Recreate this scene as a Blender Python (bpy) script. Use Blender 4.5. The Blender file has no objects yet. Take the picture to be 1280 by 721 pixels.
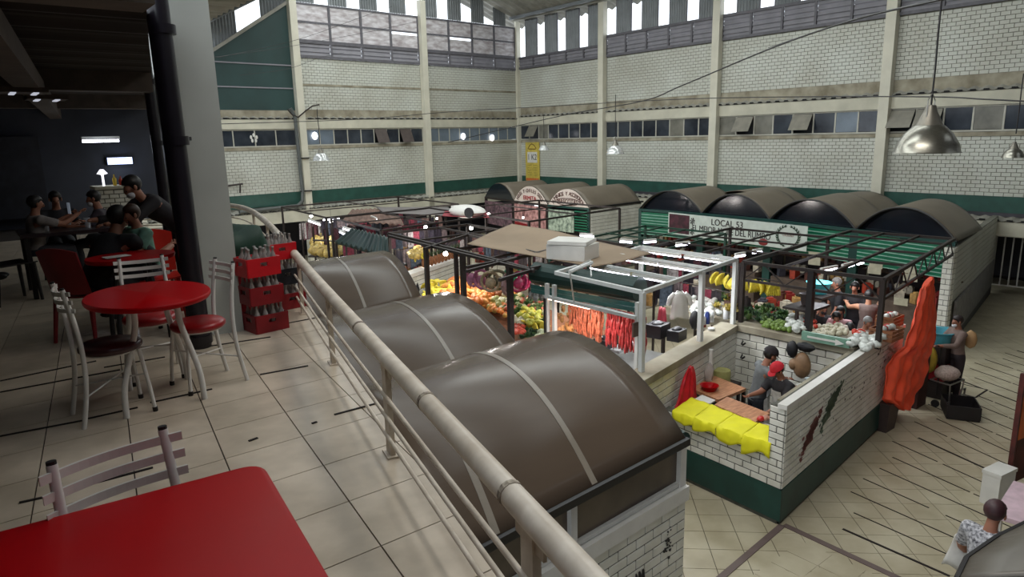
import bpy, math, random
from mathutils import Vector, Matrix
random.seed(7)
C = bpy.context.scene.collection
SC = bpy.context.scene
# ---------------------------------------------------------------- camera
FPX = 867.15
CR = Vector((0.78255981, -0.62215992, -0.02274146))      # camera right in world
CD = Vector((-0.14985008, -0.15277747, -0.97683366))     # camera down
CF = Vector((0.60427237, 0.76783858, -0.21278822))       # camera forward
EYE = Vector((0, 0, 5.0))
cd = bpy.data.cameras.new('camera'); cam = bpy.data.objects.new('camera', cd); C.objects.link(cam)
cd.sensor_width = 36; cd.lens = 36 * FPX / 1280; cd.clip_start = 0.05; cd.clip_end = 300
mm = Matrix((( CR.x, -CD.x, -CF.x, EYE.x), (CR.y, -CD.y, -CF.y, EYE.y), (CR.z, -CD.z, -CF.z, EYE.z), (0, 0, 0, 1)))
cam.matrix_world = mm; SC.camera = cam
# ---------------------------------------------------------------- world: even overcast sky
wd = bpy.data.worlds.new('overcast_sky'); SC.world = wd; wd.use_nodes = True
bg = wd.node_tree.nodes['Background']; bg.inputs[0].default_value = (0.86, 0.93, 1.0, 1); bg.inputs[1].default_value = 2.2
SC.view_settings.view_transform = 'Standard'; SC.view_settings.look = 'None'
SC.view_settings.gamma = 1; SC.view_settings.use_curve_mapping = False
SC.view_settings.exposure = 0.0
SKY_E = 1.0
def area(name, loc, rot, sx, sy, e, col=(1, 1, 1)):
    l = bpy.data.lights.new(name, 'AREA'); l.shape = 'RECTANGLE'; l.size = sx; l.size_y = sy; l.energy = e; l.color = col
    o = bpy.data.objects.new(name, l); o.location = loc; o.rotation_euler = rot; C.objects.link(o); return o
# area lamps added for unseen skylights, lying in openings left in the roof
DAY = (0.95, 1.0, 0.97)
sl = math.atan2(3.25, 9.0); sr = math.atan2(8.1, 12.4)
area('added_skylight_lamp', (18.0, 17.5, 12.88), (0, sl, 0), 1.0, 20, 700, DAY)
area('added_skylight_lamp', (11.6, 16, 11.7), (0, -sr, 0), 1.0, 22, 740, DAY)
area('added_skylight_lamp', (7.0, 15, 8.7), (0, -sr, 0), 0.8, 20, 330, DAY)
area('added_skylight_lamp', (4.6, 3.4, 8.4), (0, -.5, 0), 1.0, 4.5, 215, (1, 0.95, 0.88))  # added lamp, brightens the near balcony floor and big pillar

# ---------------------------------------------------------------- points from picture rays (authoring helpers)
def ray(x, y):
    return CR * ((x - 640) / FPX) + CD * ((y - 360.5) / FPX) + CF
def W(x, y, z):
    r = ray(x, y); return EYE + r * ((z - 5.0) / r.z)
def OY(x, y, Y):
    r = ray(x, y); return EYE + r * (Y / r.y)
def OX(x, y, X):
    r = ray(x, y); return EYE + r * (X / r.x)
def sr_(c): return c / 12.92 if c <= 0.04045 else ((c + 0.055) / 1.055) ** 2.4
def rgb(*c): return tuple(sr_(v / 255) for v in c) + (1,)
# ---------------------------------------------------------------- materials
_m = {}
def M(name, col, rough=0.6, metal=0.0, var=0.12, scale=6.0, bump=0.0, spec=0.5, emit=0, alpha=1, col2=None, stretch=None, trans=0, bscale=None):
    if name in _m: return _m[name]
    m = bpy.data.materials.new(name); m.use_nodes = True; nt = m.node_tree; b = nt.nodes['Principled BSDF']
    c = rgb(*col)
    b.inputs['Roughness'].default_value = rough; b.inputs['Metallic'].default_value = metal
    b.inputs['Specular IOR Level'].default_value = spec
    geo = nt.nodes.new('ShaderNodeNewGeometry'); n = nt.nodes.new('ShaderNodeTexNoise'); n.inputs['Scale'].default_value = scale
    n.inputs['Detail'].default_value = 4
    if stretch:
        mp = nt.nodes.new('ShaderNodeMapping'); mp.inputs['Scale'].default_value = stretch
        nt.links.new(geo.outputs['Position'], mp.inputs['Vector']); nt.links.new(mp.outputs[0], n.inputs['Vector'])
    else: nt.links.new(geo.outputs['Position'], n.inputs['Vector'])
    r = nt.nodes.new('ShaderNodeValToRGB'); e = r.color_ramp.elements
    e[0].position = 0.32; e[1].position = 0.68
    c2 = rgb(*col2) if col2 else tuple(max(0, v * (1 - 2 * var)) for v in c[:3]) + (1,)
    e[0].color = c2; e[1].color = tuple(min(1, v * (1 + var * 0.5)) for v in c[:3]) + (1,)
    nt.links.new(n.outputs['Fac'], r.inputs[0]); nt.links.new(r.outputs[0], b.inputs['Base Color'])
    if bump:
        bp = nt.nodes.new('ShaderNodeBump'); bp.inputs['Strength'].default_value = bump; bp.inputs['Distance'].default_value = 0.02
        n2 = n
        if bscale:
            n2 = nt.nodes.new('ShaderNodeTexNoise'); n2.inputs['Scale'].default_value = bscale; nt.links.new(geo.outputs['Position'], n2.inputs['Vector'])
        nt.links.new(n2.outputs['Fac'], bp.inputs['Height']); nt.links.new(bp.outputs[0], b.inputs['Normal'])
    if emit:
        b.inputs['Emission Color'].default_value = c; b.inputs['Emission Strength'].default_value = emit
    if alpha < 1: b.inputs['Alpha'].default_value = alpha
    if trans: b.inputs['Transmission Weight'].default_value = trans
    _m[name] = m; return m
# ---------------------------------------------------------------- mesh builder
class MB:
    def __init__(s): s.v = []; s.f = []
    def add(s, vs, fs):
        k = len(s.v); s.v += [tuple(v) for v in vs]; s.f += [tuple(i + k for i in f) for f in fs]; return s
    def hexa(s, b, t):      # b, t: 4 bottom, 4 top points, both counterclockwise from above
        return s.add(list(b) + list(t), [(3, 2, 1, 0), (4, 5, 6, 7), (0, 1, 5, 4), (1, 2, 6, 5), (2, 3, 7, 6), (3, 0, 4, 7)])
    def box(s, c, d, rz=0.0, tilt=0.0):
        ca, sa = math.cos(rz), math.sin(rz); ct, st = math.cos(tilt), math.sin(tilt); o = []
        for z in (-.5, .5):
            for x, y in ((-.5, -.5), (.5, -.5), (.5, .5), (-.5, .5)):
                X, Y, Z = x * d[0], y * d[1], z * d[2]
                X, Z = X * ct + Z * st, -X * st + Z * ct
                o.append((c[0] + X * ca - Y * sa, c[1] + X * sa + Y * ca, c[2] + Z))
        return s.hexa(o[:4], o[4:])
    def bar(s, p, q, w=0.04, h=0.04):   # square bar between two points
        p = Vector(p); q = Vector(q); d = (q - p).normalized(); up = Vector((0, 0, 1))
        if abs(d.z) > 0.95: up = Vector((0, 1, 0))
        a = d.cross(up).normalized() * w / 2; b = a.cross(d).normalized() * h / 2
        o = [p - a - b, p + a - b, p + a + b, p - a + b, q - a - b, q + a - b, q + a + b, q - a + b]
        return s.add(o, [(0, 1, 2, 3), (7, 6, 5, 4), (0, 4, 5, 1), (1, 5, 6, 2), (2, 6, 7, 3), (3, 7, 4, 0)])
    def tube(s, pts, r=0.02, n=8, caps=True):
        P = [Vector(p) for p in pts]; R = r if isinstance(r, (list, tuple)) else [r] * len(P); k0 = len(s.v); prev = None
        for i, p in enumerate(P):
            d = (P[min(i + 1, len(P) - 1)] - P[max(i - 1, 0)])
            d = d.normalized() if d.length > 1e-9 else Vector((0, 0, 1))
            if prev is None:
                a = d.cross(Vector((0, 0, 1)) if abs(d.z) < 0.9 else Vector((1, 0, 0))).normalized()
            else: a = (prev - d * prev.dot(d)).normalized()
            prev = a; b = d.cross(a)
            for j in range(n):
                t = 2 * math.pi * j / n; s.v.append(tuple(p + (a * math.cos(t) + b * math.sin(t)) * R[i]))
        for i in range(len(P) - 1):
            for j in range(n):
                j2 = (j + 1) % n; s.f.append((k0 + i * n + j, k0 + i * n + j2, k0 + (i + 1) * n + j2, k0 + (i + 1) * n + j))
        if caps:
            s.f.append(tuple(k0 + j for j in reversed(range(n)))); s.f.append(tuple(k0 + (len(P) - 1) * n + j for j in range(n)))
        return s
    def loft(s, rings, n=14, pw=1.0):   # rings: (centre, rx, ry, matrix)
        k0 = len(s.v)
        for c, rx, ry, m in rings:
            for j in range(n):
                t = 2 * math.pi * j / n; a, b = math.cos(t), math.sin(t)
                s.v.append(tuple(Vector(c) + m @ Vector((rx * math.copysign(abs(a) ** pw, a), ry * math.copysign(abs(b) ** pw, b), 0))))
        for i in range(len(rings) - 1):
            for j in range(n):
                j2 = (j + 1) % n; s.f.append((k0 + i * n + j, k0 + i * n + j2, k0 + (i + 1) * n + j2, k0 + (i + 1) * n + j))
        s.f.append(tuple(k0 + j for j in reversed(range(n)))); s.f.append(tuple(k0 + (len(rings) - 1) * n + j for j in range(n)))
        return s
    def lathe(s, prof, c=(0, 0, 0), n=20, sx=1, sy=1):
        k0 = len(s.v)
        for r, z in prof:
            for j in range(n):
                t = 2 * math.pi * j / n; s.v.append((c[0] + r * sx * math.cos(t), c[1] + r * sy * math.sin(t), c[2] + z))
        for i in range(len(prof) - 1):
            for j in range(n):
                j2 = (j + 1) % n; s.f.append((k0 + i * n + j, k0 + i * n + j2, k0 + (i + 1) * n + j2, k0 + (i + 1) * n + j))
        if prof[0][0] > 1e-4: s.f.append(tuple(k0 + j for j in reversed(range(n))))
        if prof[-1][0] > 1e-4: s.f.append(tuple(k0 + (len(prof) - 1) * n + j for j in range(n)))
        return s
    def ell(s, c, r, n=10, m=6, jit=0, rot=None):
        k0 = len(s.v); rot = rot or Matrix.Identity(3); c = Vector(c)
        for i in range(m + 1):
            ph = math.pi * i / m
            for j in range(n):
                t = 2 * math.pi * j / n; q = 1 + random.uniform(-jit, jit)
                s.v.append(tuple(c + rot @ Vector((r[0] * math.sin(ph) * math.cos(t) * q, r[1] * math.sin(ph) * math.sin(t) * q, -r[2] * math.cos(ph) * q))))
        for i in range(m):
            for j in range(n):
                j2 = (j + 1) % n; s.f.append((k0 + i * n + j, k0 + i * n + j2, k0 + (i + 1) * n + j2, k0 + (i + 1) * n + j))
        return s
    def prism(s, poly, z0, z1):
        n = len(poly)
        return s.add([(p[0], p[1], z0) for p in poly] + [(p[0], p[1], z1) for p in poly],
                     [tuple(reversed(range(n))), tuple(range(n, 2 * n))] + [(i, (i + 1) % n, n + (i + 1) % n, n + i) for i in range(n)])
    def grid(s, fn, nu, nv, th=None):   # sheet; th gives it thickness along fn's own normal direction (a vector)
        k0 = len(s.v)
        pts = [[Vector(fn(i / nu, j / nv)) for j in range(nv + 1)] for i in range(nu + 1)]
        for r in pts:
            for p in r: s.v.append(tuple(p))
        q = lambda i, j: k0 + i * (nv + 1) + j
        for i in range(nu):
            for j in range(nv): s.f.append((q(i, j), q(i + 1, j), q(i + 1, j + 1), q(i, j + 1)))
        if th is not None:
            k1 = len(s.v); t = Vector(th)
            for r in pts:
                for p in r: s.v.append(tuple(p + t))
            w = lambda i, j: k1 + i * (nv + 1) + j
            for i in range(nu):
                for j in range(nv): s.f.append((w(i, j), w(i, j + 1), w(i + 1, j + 1), w(i + 1, j)))
            for i in range(nu):
                s.f.append((q(i, 0), w(i, 0), w(i + 1, 0), q(i + 1, 0))); s.f.append((q(i, nv), q(i + 1, nv), w(i + 1, nv), w(i, nv)))
            for j in range(nv):
                s.f.append((q(0, j), q(0, j + 1), w(0, j + 1), w(0, j))); s.f.append((q(nu, j), w(nu, j), w(nu, j + 1), q(nu, j + 1)))
        return s
    def build(s, name, mat, parent=None, smooth=False, label=None, cat=None, group=None, kind=None, origin=None, solid=0):
        o0 = Vector((0, 0, 0))
        if parent is not None:
            q = parent
            while q is not None: o0 += Vector(q.location); q = q.parent
        if origin is not None: o0 = Vector(origin)
        me = bpy.data.meshes.new(name); me.from_pydata([(v[0] - o0.x, v[1] - o0.y, v[2] - o0.z) for v in s.v], [], s.f); me.update()
        if smooth:
            me.polygons.foreach_set('use_smooth', [True] * len(me.polygons))
        me.materials.append(mat)
        o = bpy.data.objects.new(name, me); C.objects.link(o)
        if parent is not None: o.parent = parent
        if origin is not None and parent is None: o.location = origin
        if smooth:
            try:
                me.set_sharp_from_angle(angle=math.radians(50))
            except Exception: pass
        if solid:
            md = o.modifiers.new('solid', 'SOLIDIFY'); md.thickness = solid; md.offset = 0
        if label: o['label'] = label
        if cat: o['category'] = cat
        if group: o['group'] = group
        if kind: o['kind'] = kind
        return o
def thing(name, label, cat, loc=(0, 0, 0), group=None, kind=None):
    o = bpy.data.objects.new(name, None); C.objects.link(o); o.location = loc; o.empty_display_size = .1
    o['label'] = label; o['category'] = cat
    if group: o['group'] = group
    if kind: o['kind'] = kind
    return o
def struct(name, mb, mat, **k): return mb.build(name, mat, kind='structure', **k)
def sroot(name):
    o = bpy.data.objects.new(name, None); C.objects.link(o); o['kind'] = 'structure'; return o
def dup(root, loc=None, rz=None, label=None, group=None, scale=None, parent=None):
    r = root.copy(); C.objects.link(r)
    if loc is not None: r.location = loc
    if rz is not None: r.rotation_euler = (0, 0, rz)
    if scale is not None: r.scale = (scale,) * 3 if not isinstance(scale, (tuple, list)) else scale
    if label: r['label'] = label
    if group: r['group'] = group
    if parent is not None: r.parent = parent
    for ch in list(root.children):
        c = ch.copy(); C.objects.link(c); c.parent = r
        for g in ch.children:
            d = g.copy(); C.objects.link(d); d.parent = c
    return r
def inst(name, me, loc, rot=(0, 0, 0), parent=None, label=None, cat=None, group=None, scale=None):
    o = bpy.data.objects.new(name, me); C.objects.link(o); o.location = loc; o.rotation_euler = rot
    if scale is not None: o.scale = scale if isinstance(scale, (tuple, list)) else (scale,) * 3
    if parent is not None: o.parent = parent
    if label: o['label'] = label
    if cat: o['category'] = cat
    if group: o['group'] = group
    return o
def mesh_of(mb, name, mat, smooth=False):
    me = bpy.data.meshes.new(name); me.from_pydata(mb.v, [], mb.f); me.update(); me.materials.append(mat)
    if smooth: me.polygons.foreach_set('use_smooth', [True] * len(me.polygons))
    return me
def text(s, pos, xd, yd, size, mat, parent, name='lettering', align='CENTER', label=None, width=None):
    cu = bpy.data.curves.new(name, 'FONT'); cu.body = s; cu.size = size; cu.align_x = align; cu.align_y = 'CENTER'; cu.extrude = 0.004
    cu.materials.append(mat)
    o = bpy.data.objects.new(name, cu); C.objects.link(o)
    x = Vector(xd).normalized(); y = Vector(yd).normalized(); z = x.cross(y)
    p = Vector(pos)
    q = parent
    while q is not None: p = p - Vector(q.location); q = q.parent
    sx = 1.0
    bpy.context.view_layer.update()
    if width:
        w = o.dimensions.x
        if w > 1e-4: sx = width / w
    o.matrix_local = Matrix(((x.x * sx, y.x, z.x, p.x), (x.y * sx, y.y, z.y, p.y), (x.z * sx, y.z, z.z, p.z), (0, 0, 0, 1)))
    if parent is not None: o.parent = parent
    if label: o['label'] = label
    dg = bpy.context.evaluated_depsgraph_get(); me = bpy.data.meshes.new_from_object(o.evaluated_get(dg)); mx = o.matrix_local.copy(); nm_ = o.name; par = o.parent
    bpy.data.objects.remove(o); o = bpy.data.objects.new(name, me); C.objects.link(o); o.matrix_local = mx; o.parent = par
    if label: o['label'] = label
    return o
# ---------------------------------------------------------------- brickwork
_bm = {}
def brick_mesh(w, h, d, mat):
    k = (round(w, 2), round(h, 3), round(d, 3), mat.name)
    if k not in _bm:
        mb = MB(); x, z = w / 2, h / 2; e = 0.006
        mb.add([(-x, 0, -z), (x, 0, -z), (x, 0, z), (-x, 0, z), (-x + e, -d, -z + e), (x - e, -d, -z + e), (x - e, -d, z - e), (-x + e, -d, z - e)],
               [(0, 1, 5, 4), (1, 2, 6, 5), (2, 3, 7, 6), (3, 0, 4, 7), (4, 5, 6, 7)])
        _bm[k] = mesh_of(mb, 'brick', mat)
    return _bm[k]
def brickface(parent, p0, p1, z0, z1, bw, bh, mat, d=0.012, joint=0.012, limit=0, near=None, holes=()):
    """bricks standing proud of the face from p0 to p1 (xy); the face looks to the right of p0->p1. The `limit` nearest ones are separate parts."""
    p0 = Vector((p0[0], p0[1], 0)); p1 = Vector((p1[0], p1[1], 0)); L = (p1 - p0).length; t = (p1 - p0) / L; ang = math.atan2(t.y, t.x)
    rows = max(1, round((z1 - z0) / bh)); h = (z1 - z0) / rows; cells = []
    for r in range(rows):
        x = -bw / 2 if r % 2 else 0.0
        while x < L - 0.02:
            a = max(0, x); b = min(L, x + bw); x += bw
            if b - a < 0.04: continue
            zc = z0 + (r + .5) * h; xc = (a + b) / 2
            if any(hx0 < xc < hx1 and hz0 < zc < hz1 for hx0, hx1, hz0, hz1 in holes): continue
            cells.append((xc, zc, b - a))
    nr = near if near is not None else EYE
    cells.sort(key=lambda c: ((p0 + t * c[0]) + Vector((0, 0, c[1])) - nr).length)
    q0 = Vector((0, 0, 0)); q = parent
    while q is not None: q0 += Vector(q.location); q = q.parent
    nm = Vector((t.y, -t.x, 0)); rest = MB()
    for i, (xc, zc, w) in enumerate(cells):
        c = p0 + t * xc + Vector((0, 0, zc))
        if i < limit:
            o = bpy.data.objects.new('brick', brick_mesh(w - joint, h - joint, d, mat)); C.objects.link(o); o.parent = parent
            o.location = c - q0; o.rotation_euler = (0, 0, ang)
        else:
            x, z = (w - joint) / 2, (h - joint) / 2; k = len(rest.v)
            for dx, dz in ((-x, -z), (x, -z), (x, z), (-x, z)): rest.v.append(tuple(c + t * dx + Vector((0, 0, dz))))
            for dx, dz in ((-x, -z), (x, -z), (x, z), (-x, z)): rest.v.append(tuple(c + t * dx * .97 + Vector((0, 0, dz * .95)) + nm * d))
            rest.f += [(k, k + 1, k + 5, k + 4), (k + 1, k + 2, k + 6, k + 5), (k + 2, k + 3, k + 7, k + 6), (k + 3, k, k + 4, k + 7), (k + 4, k + 5, k + 6, k + 7)]
    if rest.v: rest.build('brick_courses', mat, parent, kind='stuff')
def wallbox(mb, p0, p1, z0, z1, th):   # slab whose front face is p0-p1, thickness to the left of p0->p1
    t = (Vector(p1[:2]) - Vector(p0[:2])).normalized(); n = Vector((-t.y, t.x)) * th
    a, b = Vector(p0[:2]), Vector(p1[:2]); c, d = b + n, a + n
    return mb.hexa([(a.x, a.y, z0), (b.x, b.y, z0), (c.x, c.y, z0), (d.x, d.y, z0)], [(a.x, a.y, z1), (b.x, b.y, z1), (c.x, c.y, z1), (d.x, d.y, z1)])
# ================================================================ MATERIALS
m_brick = M('glazed_white_brick', (226, 225, 217), rough=0.4, var=0.05, scale=3.0, col2=(204, 202, 190))
m_brickfar = M('hall_white_brick', (194, 196, 187), rough=0.55, var=0.05, scale=0.7, col2=(178, 177, 165))
m_mortar = M('dark_mortar', (92, 92, 84), rough=0.9, var=0.2, scale=8)
m_mortar2 = M('grey_mortar', (122, 121, 110), rough=0.9, var=0.2, scale=4)
m_green = M('green_painted_brick', (36, 78, 68), rough=0.5, var=0.15, scale=2.5)
m_dgreen = M('dark_green_paint', (22, 66, 60), rough=0.45, var=0.15, scale=3)
m_gtin = M('dark_green_sheet', (35, 62, 60), rough=0.6, var=0.12, scale=1.2)
m_conc = M('painted_concrete', (196, 192, 174), rough=0.7, var=0.1, scale=1.5)
m_conc2 = M('weathered_plaster', (158, 152, 134), rough=0.85, var=0.18, scale=2.0, col2=(118, 110, 92))
m_col = M('cream_column_paint', (205, 201, 184), rough=0.55, var=0.05, scale=2)
m_pillar = M('grey_white_pillar_paint', (178, 180, 172), rough=0.5, var=0.05, scale=2)
m_tile = M('cream_floor_tile', (206, 192, 172), rough=0.28, var=0.07, scale=3.5, col2=(176, 163, 143))
m_tilem = M('market_floor_tile', (186, 178, 154), rough=0.35, var=0.08, scale=2.0, col2=(164, 154, 128))
m_grout = M('dark_grout', (58, 48, 42), rough=0.9, var=0.2, scale=10)
m_black = M('black_metal', (22, 20, 22), rough=0.5, var=0.1)
m_frame = M('dark_brown_steel', (52, 44, 42), rough=0.5, metal=0.3, var=0.15, scale=6)
m_white = M('white_paint', (216, 214, 208), rough=0.4, var=0.04)
m_roof = M('brown_polycarbonate_sheet', (82, 70, 59), rough=0.22, var=0.06, scale=0.8, stretch=(1, 4, 4), spec=0.16)
m_roof2 = M('dusty_brown_roof_sheet', (104, 94, 80), rough=0.42, var=0.1, scale=1.2)
m_seam = M('roof_seam_strip', (120, 112, 100), rough=0.3, var=0.08)
m_corr = M('grey_fibre_cement', (150, 148, 138), rough=0.8, var=0.15, scale=2)
m_corr2 = M('galvanised_sheet', (120, 124, 126), rough=0.5, metal=0.3, var=0.1, scale=2)
m_louv = M('dusty_louvre_sheet', (132, 130, 136), rough=0.6, var=0.08, scale=2.5)
m_lframe = M('dark_louvre_frame', (98, 96, 102), rough=0.6)
m_glassd = M('dark_window_glass', (28, 32, 40), rough=0.12, var=0.3, scale=1.3, col2=(60, 66, 74))
m_glassb = M('frosted_blue_glass', (110, 122, 134), rough=0.3, var=0.15, scale=1.5)
m_panep = M('dirty_translucent_pane', (214, 211, 214), rough=0.6, var=0.12, scale=2.6, stretch=(1, 1, 3), col2=(160, 150, 152))
m_alu = M('aluminium', (176, 176, 172), rough=0.3, metal=0.85, var=0.06)
m_alud = M('pale_window_frame', (180, 178, 166), rough=0.5, var=0.06)
m_dark = M('near_black', (12, 12, 15), rough=0.8)
m_red = M('red_plastic', (166, 0, 8), spec=0.15, rough=0.42, var=0.04, scale=2)
m_redd = M('dark_red_plastic', (132, 14, 24), rough=0.45, var=0.12, scale=5)
m_steelw = M('white_enamelled_steel', (218, 216, 210), rough=0.35, var=0.05)
m_wood = M('light_chopping_board', (196, 142, 104), rough=0.5, var=0.14, scale=3, stretch=(2, 14, 2), col2=(160, 104, 70))
m_crate = M('wooden_crate_slats', (150, 96, 62), rough=0.7, var=0.18, scale=8)
m_yellow = M('bright_yellow_cloth', (232, 226, 22), rough=0.7, var=0.05, scale=4)
m_shut = M('green_shutter_steel', (16, 104, 76), rough=0.35, var=0.08, scale=3, metal=0.1)
m_shutd = M('dark_green_rolled_shutter', (34, 58, 54), rough=0.3, var=0.15, scale=3, metal=0.2)
m_tube = M('lit_fluorescent_tube', (238, 238, 255), emit=9)
m_bulb = M('lit_bulb', (255, 250, 245), emit=30)
m_orange = M('orange_tarpaulin', (252, 92, 56), rough=0.55, var=0.1, scale=4)
m_skin = M('brown_skin', (150, 100, 78), rough=0.55, var=0.05)
m_hair = M('black_hair', (18, 15, 15), rough=0.5, var=0.1)

# ================================================================ MARKET FLOOR
fl = sroot('floor')
MB().box((12, 12, -0.05), (34, 44, 0.08)).build('floor_bed', m_grout, fl, kind='structure')
TU = Vector((math.cos(math.radians(47)), math.sin(math.radians(47)), 0)); TV = Vector((math.cos(math.radians(-43)), math.sin(math.radians(-43)), 0))
ts = 0.40; cells = []
for i in range(-20, 100):
    for j in range(-85, 60):
        c = Vector((6.84, 5.12, 0)) + TU * ts * i + TV * ts * j
        if not (3.0 < c.x < 27 and -3 < c.y < 30): continue
        cells.append(c)
cells.sort(key=lambda c: (c - Vector((7.5, 3.5, 0))).length)
h = ts / 2 - 0.004; tm = MB()
tm.hexa([TU * -h + TV * -h + Vector((0, 0, -.02)), TV * h + TU * -h + Vector((0, 0, -.02)), TU * h + TV * h + Vector((0, 0, -.02)), TU * h + TV * -h + Vector((0, 0, -.02))],
        [TU * -h + TV * -h, TV * h + TU * -h, TU * h + TV * h, TU * h + TV * -h])
tme = mesh_of(tm, 'tile', m_tilem); rest = MB()
for i, c in enumerate(cells):
    if i < 290: inst('tile', tme, (c.x, c.y, 0.0), parent=fl)
    else:
        rest.add([(v[0] + c.x, v[1] + c.y, v[2] + .0) for v in tm.v], tm.f)
# border strip of straight tiles by the stall corner
for i in range(4):
    for j in range(16):
        x0, y0 = 6.22 + i * .345, 3.92 - j * .40
        rest.box((x0 + .16, y0 - .2, -.008), (.33, .385, .024))
rest.build('far_tiles', m_tilem, fl, kind='stuff')
m_slot = M('black_floor_slot', (34, 26, 24), rough=0.9)
m_strip = M('brown_border_strip', (104, 88, 84), rough=0.6, var=0.08)
MB().bar((7.75, 4.25, .005), (7.62, -1.0, .005), .085, .01).bar((7.72, 4.26, .005), (5.4, 4.05, .005), .085, .01).build('border_strip', m_strip, fl)
sm = MB(); rnd = random.Random(3)
for k in range(24):
    xs = 8.2 + k * .44; y = 3.9 + min(1.2, k * .10) + rnd.uniform(-.3, .2); hx = min(.42, 0.03 + .045 * k)
    while y > -1.5:
        L = rnd.uniform(.6, 1.8)
        d = Vector((math.sin(hx), math.cos(hx), 0)); p = Vector((xs, 2.8, 0.004)) + d * (y - 2.8)
        q = p - d * L; sm.bar(p, q, 0.016 if k % 7 else .035, 0.006); y -= L + (rnd.uniform(.02, .1) if k > 3 else rnd.uniform(.2, .9))
sm.build('floor_slots', m_slot, fl, kind='stuff')
hp = W(1205, 487, 0); mh = thing('manhole_cover', 'square tiled inspection cover set in the market floor beside the trolley', 'manhole cover', (hp.x, hp.y, 0))
mb = MB()
for a, b in (((-.3, -.3), (.3, -.3)), ((.3, -.3), (.3, .3)), ((.3, .3), (-.3, .3)), ((-.3, .3), (-.3, -.3))):
    mb.bar((hp.x + a[0], hp.y + a[1], .006), (hp.x + b[0], hp.y + b[1], .006), .025, .008)
mb.build('cover_frame', m_slot, mh); MB().box((hp.x, hp.y, .002), (.56, .56, .012)).build('cover_plate', m_tilem, mh); MB().box((hp.x, hp.y, .01), (.12, .03, .008)).build('lifting_slot', m_slot, mh)

# ================================================================ RIGHT HALL WALL (X = 24)
CX, CY = 24.0, 29.58
LA = math.radians(4.12); LT = Vector((-math.cos(LA), -math.sin(LA), 0)); LN = Vector((math.sin(LA), -math.cos(LA), 0))
def LP(s, z, out=0.0): return Vector((CX, CY, 0)) + LT * s + LN * out + Vector((0, 0, z))
wr = sroot('wall_right')
mb = MB()
for z0, z1 in ((2.3, 4.9), (5.62, 9.0)): wallbox(mb, (CX, CY), (CX, -4), z0, z1, .25)
mb.build('wall_core', m_mortar2, wr)
mb = MB(); wallbox(mb, (CX - .02, CY), (CX - .02, -4), 2.3, 2.97, .05); mb.build('green_band', m_green, wr, label='dark green painted band')
cols_r = [23.25, 17.1, 10.6, 4.0]
brickface(wr, (CX, CY), (CX, -3.5), 2.97, 4.72, .25, .118, m_brickfar, limit=150, near=Vector((20, 6, 4)))
brickface(wr, (CX, CY), (CX, -3.5), 6.5, 8.42, .25, .118, m_brickfar, limit=149, near=Vector((20, 6, 8)))
mb = MB(); wallbox(mb, (CX - .05, CY), (CX - .05, -4), 4.72, 4.84, .1); mb.build('sill', m_conc2, wr)
mb = MB(); wallbox(mb, (CX - .02, CY), (CX - .02, -4), 6.1, 6.5, .1); mb.build('plaster_band', m_conc2, wr)
mb = MB(); wallbox(mb, (CX - .1, CY), (CX - .1, -4), 5.62, 6.02, .2); mb.build('upper_beam', m_conc, wr)
mb = MB(); wallbox(mb, (CX - .3, CY), (CX - .3, -4), 1.85, 2.27, .3); mb.build('lower_beam', m_conc, wr)
def corr_sheet(p0, t, L, n, z_out, z_in, depth, off, pitch=.35, amp=.03, th=.012):
    """corrugated awning strip: runs L along t from p0, its outer lip at z_out, waves across the run"""
    mb = MB(); k = max(8, int(L / pitch * 6))
    f = lambda u, v: Vector(p0) + t * (u * L) + n * (off + (1 - v) * depth) + Vector((0, 0, z_out + (z_in - z_out) * v + amp * math.sin(2 * math.pi * u * L / pitch)))
    return mb.grid(f, k, 1, th=(0, 0, -th))
tY = Vector((0, -1, 0)); nX = Vector((-1, 0, 0))
corr_sheet((CX, CY, 0), tY, 33, nX, 6.07, 6.16, .14, 0.0).build('upper_eave_sheet', m_corr, wr)
corr_sheet((CX, CY, 0), tY, 33, nX, 2.32, 2.42, .34, 0.0).build('lower_eave_sheet', m_corr, wr)
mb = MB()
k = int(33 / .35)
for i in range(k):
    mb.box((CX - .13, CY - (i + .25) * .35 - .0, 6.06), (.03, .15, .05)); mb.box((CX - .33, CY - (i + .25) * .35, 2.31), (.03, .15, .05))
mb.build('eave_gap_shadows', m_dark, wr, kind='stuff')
# louvre band and clerestory
segs = [(CY, cols_r[0])] + list(zip(cols_r, cols_r[1:] + [-4]))
wn = 0
def louvre(parent, P, s0, s1, z0, z1, n):
    """P(s, z, out) -> point; n panels of horizontal louvre slats in a dark frame"""
    fr = MB(); sl_ = MB(); w = (s1 - s0) / n
    for i in range(n + 1): fr.bar(P(s0 + w * i, z0, .05), P(s0 + w * i, z1, .05), .07, .08)
    fr.bar(P(s0, z0, .05), P(s1, z0, .05), .08, .1); fr.bar(P(s0, z1, .05), P(s1, z1, .05), .08, .1)
    fr.build('louvre_frame', m_lframe, parent)
    for i in range(n):
        m_ = MB(); r = max(3, int((z1 - z0) / .16))
        for j in range(r):
            z = z0 + (j + .5) * (z1 - z0) / r; a = P(s0 + w * i + .05, z, .0); b = P(s0 + w * (i + 1) - .05, z, .0)
            a2 = P(s0 + w * i + .05, z - .09, .06); b2 = P(s0 + w * (i + 1) - .05, z - .09, .06); up = Vector((0, 0, (z1 - z0) / r * .6))
            m_.add([a2, b2, b + up, a + up], [(0, 1, 2, 3)])
        m_.build('louvre_panel', m_louv, parent, solid=.006)
RP = lambda s, z, out=0.0: Vector((CX - out, CY - s, z))
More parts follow.
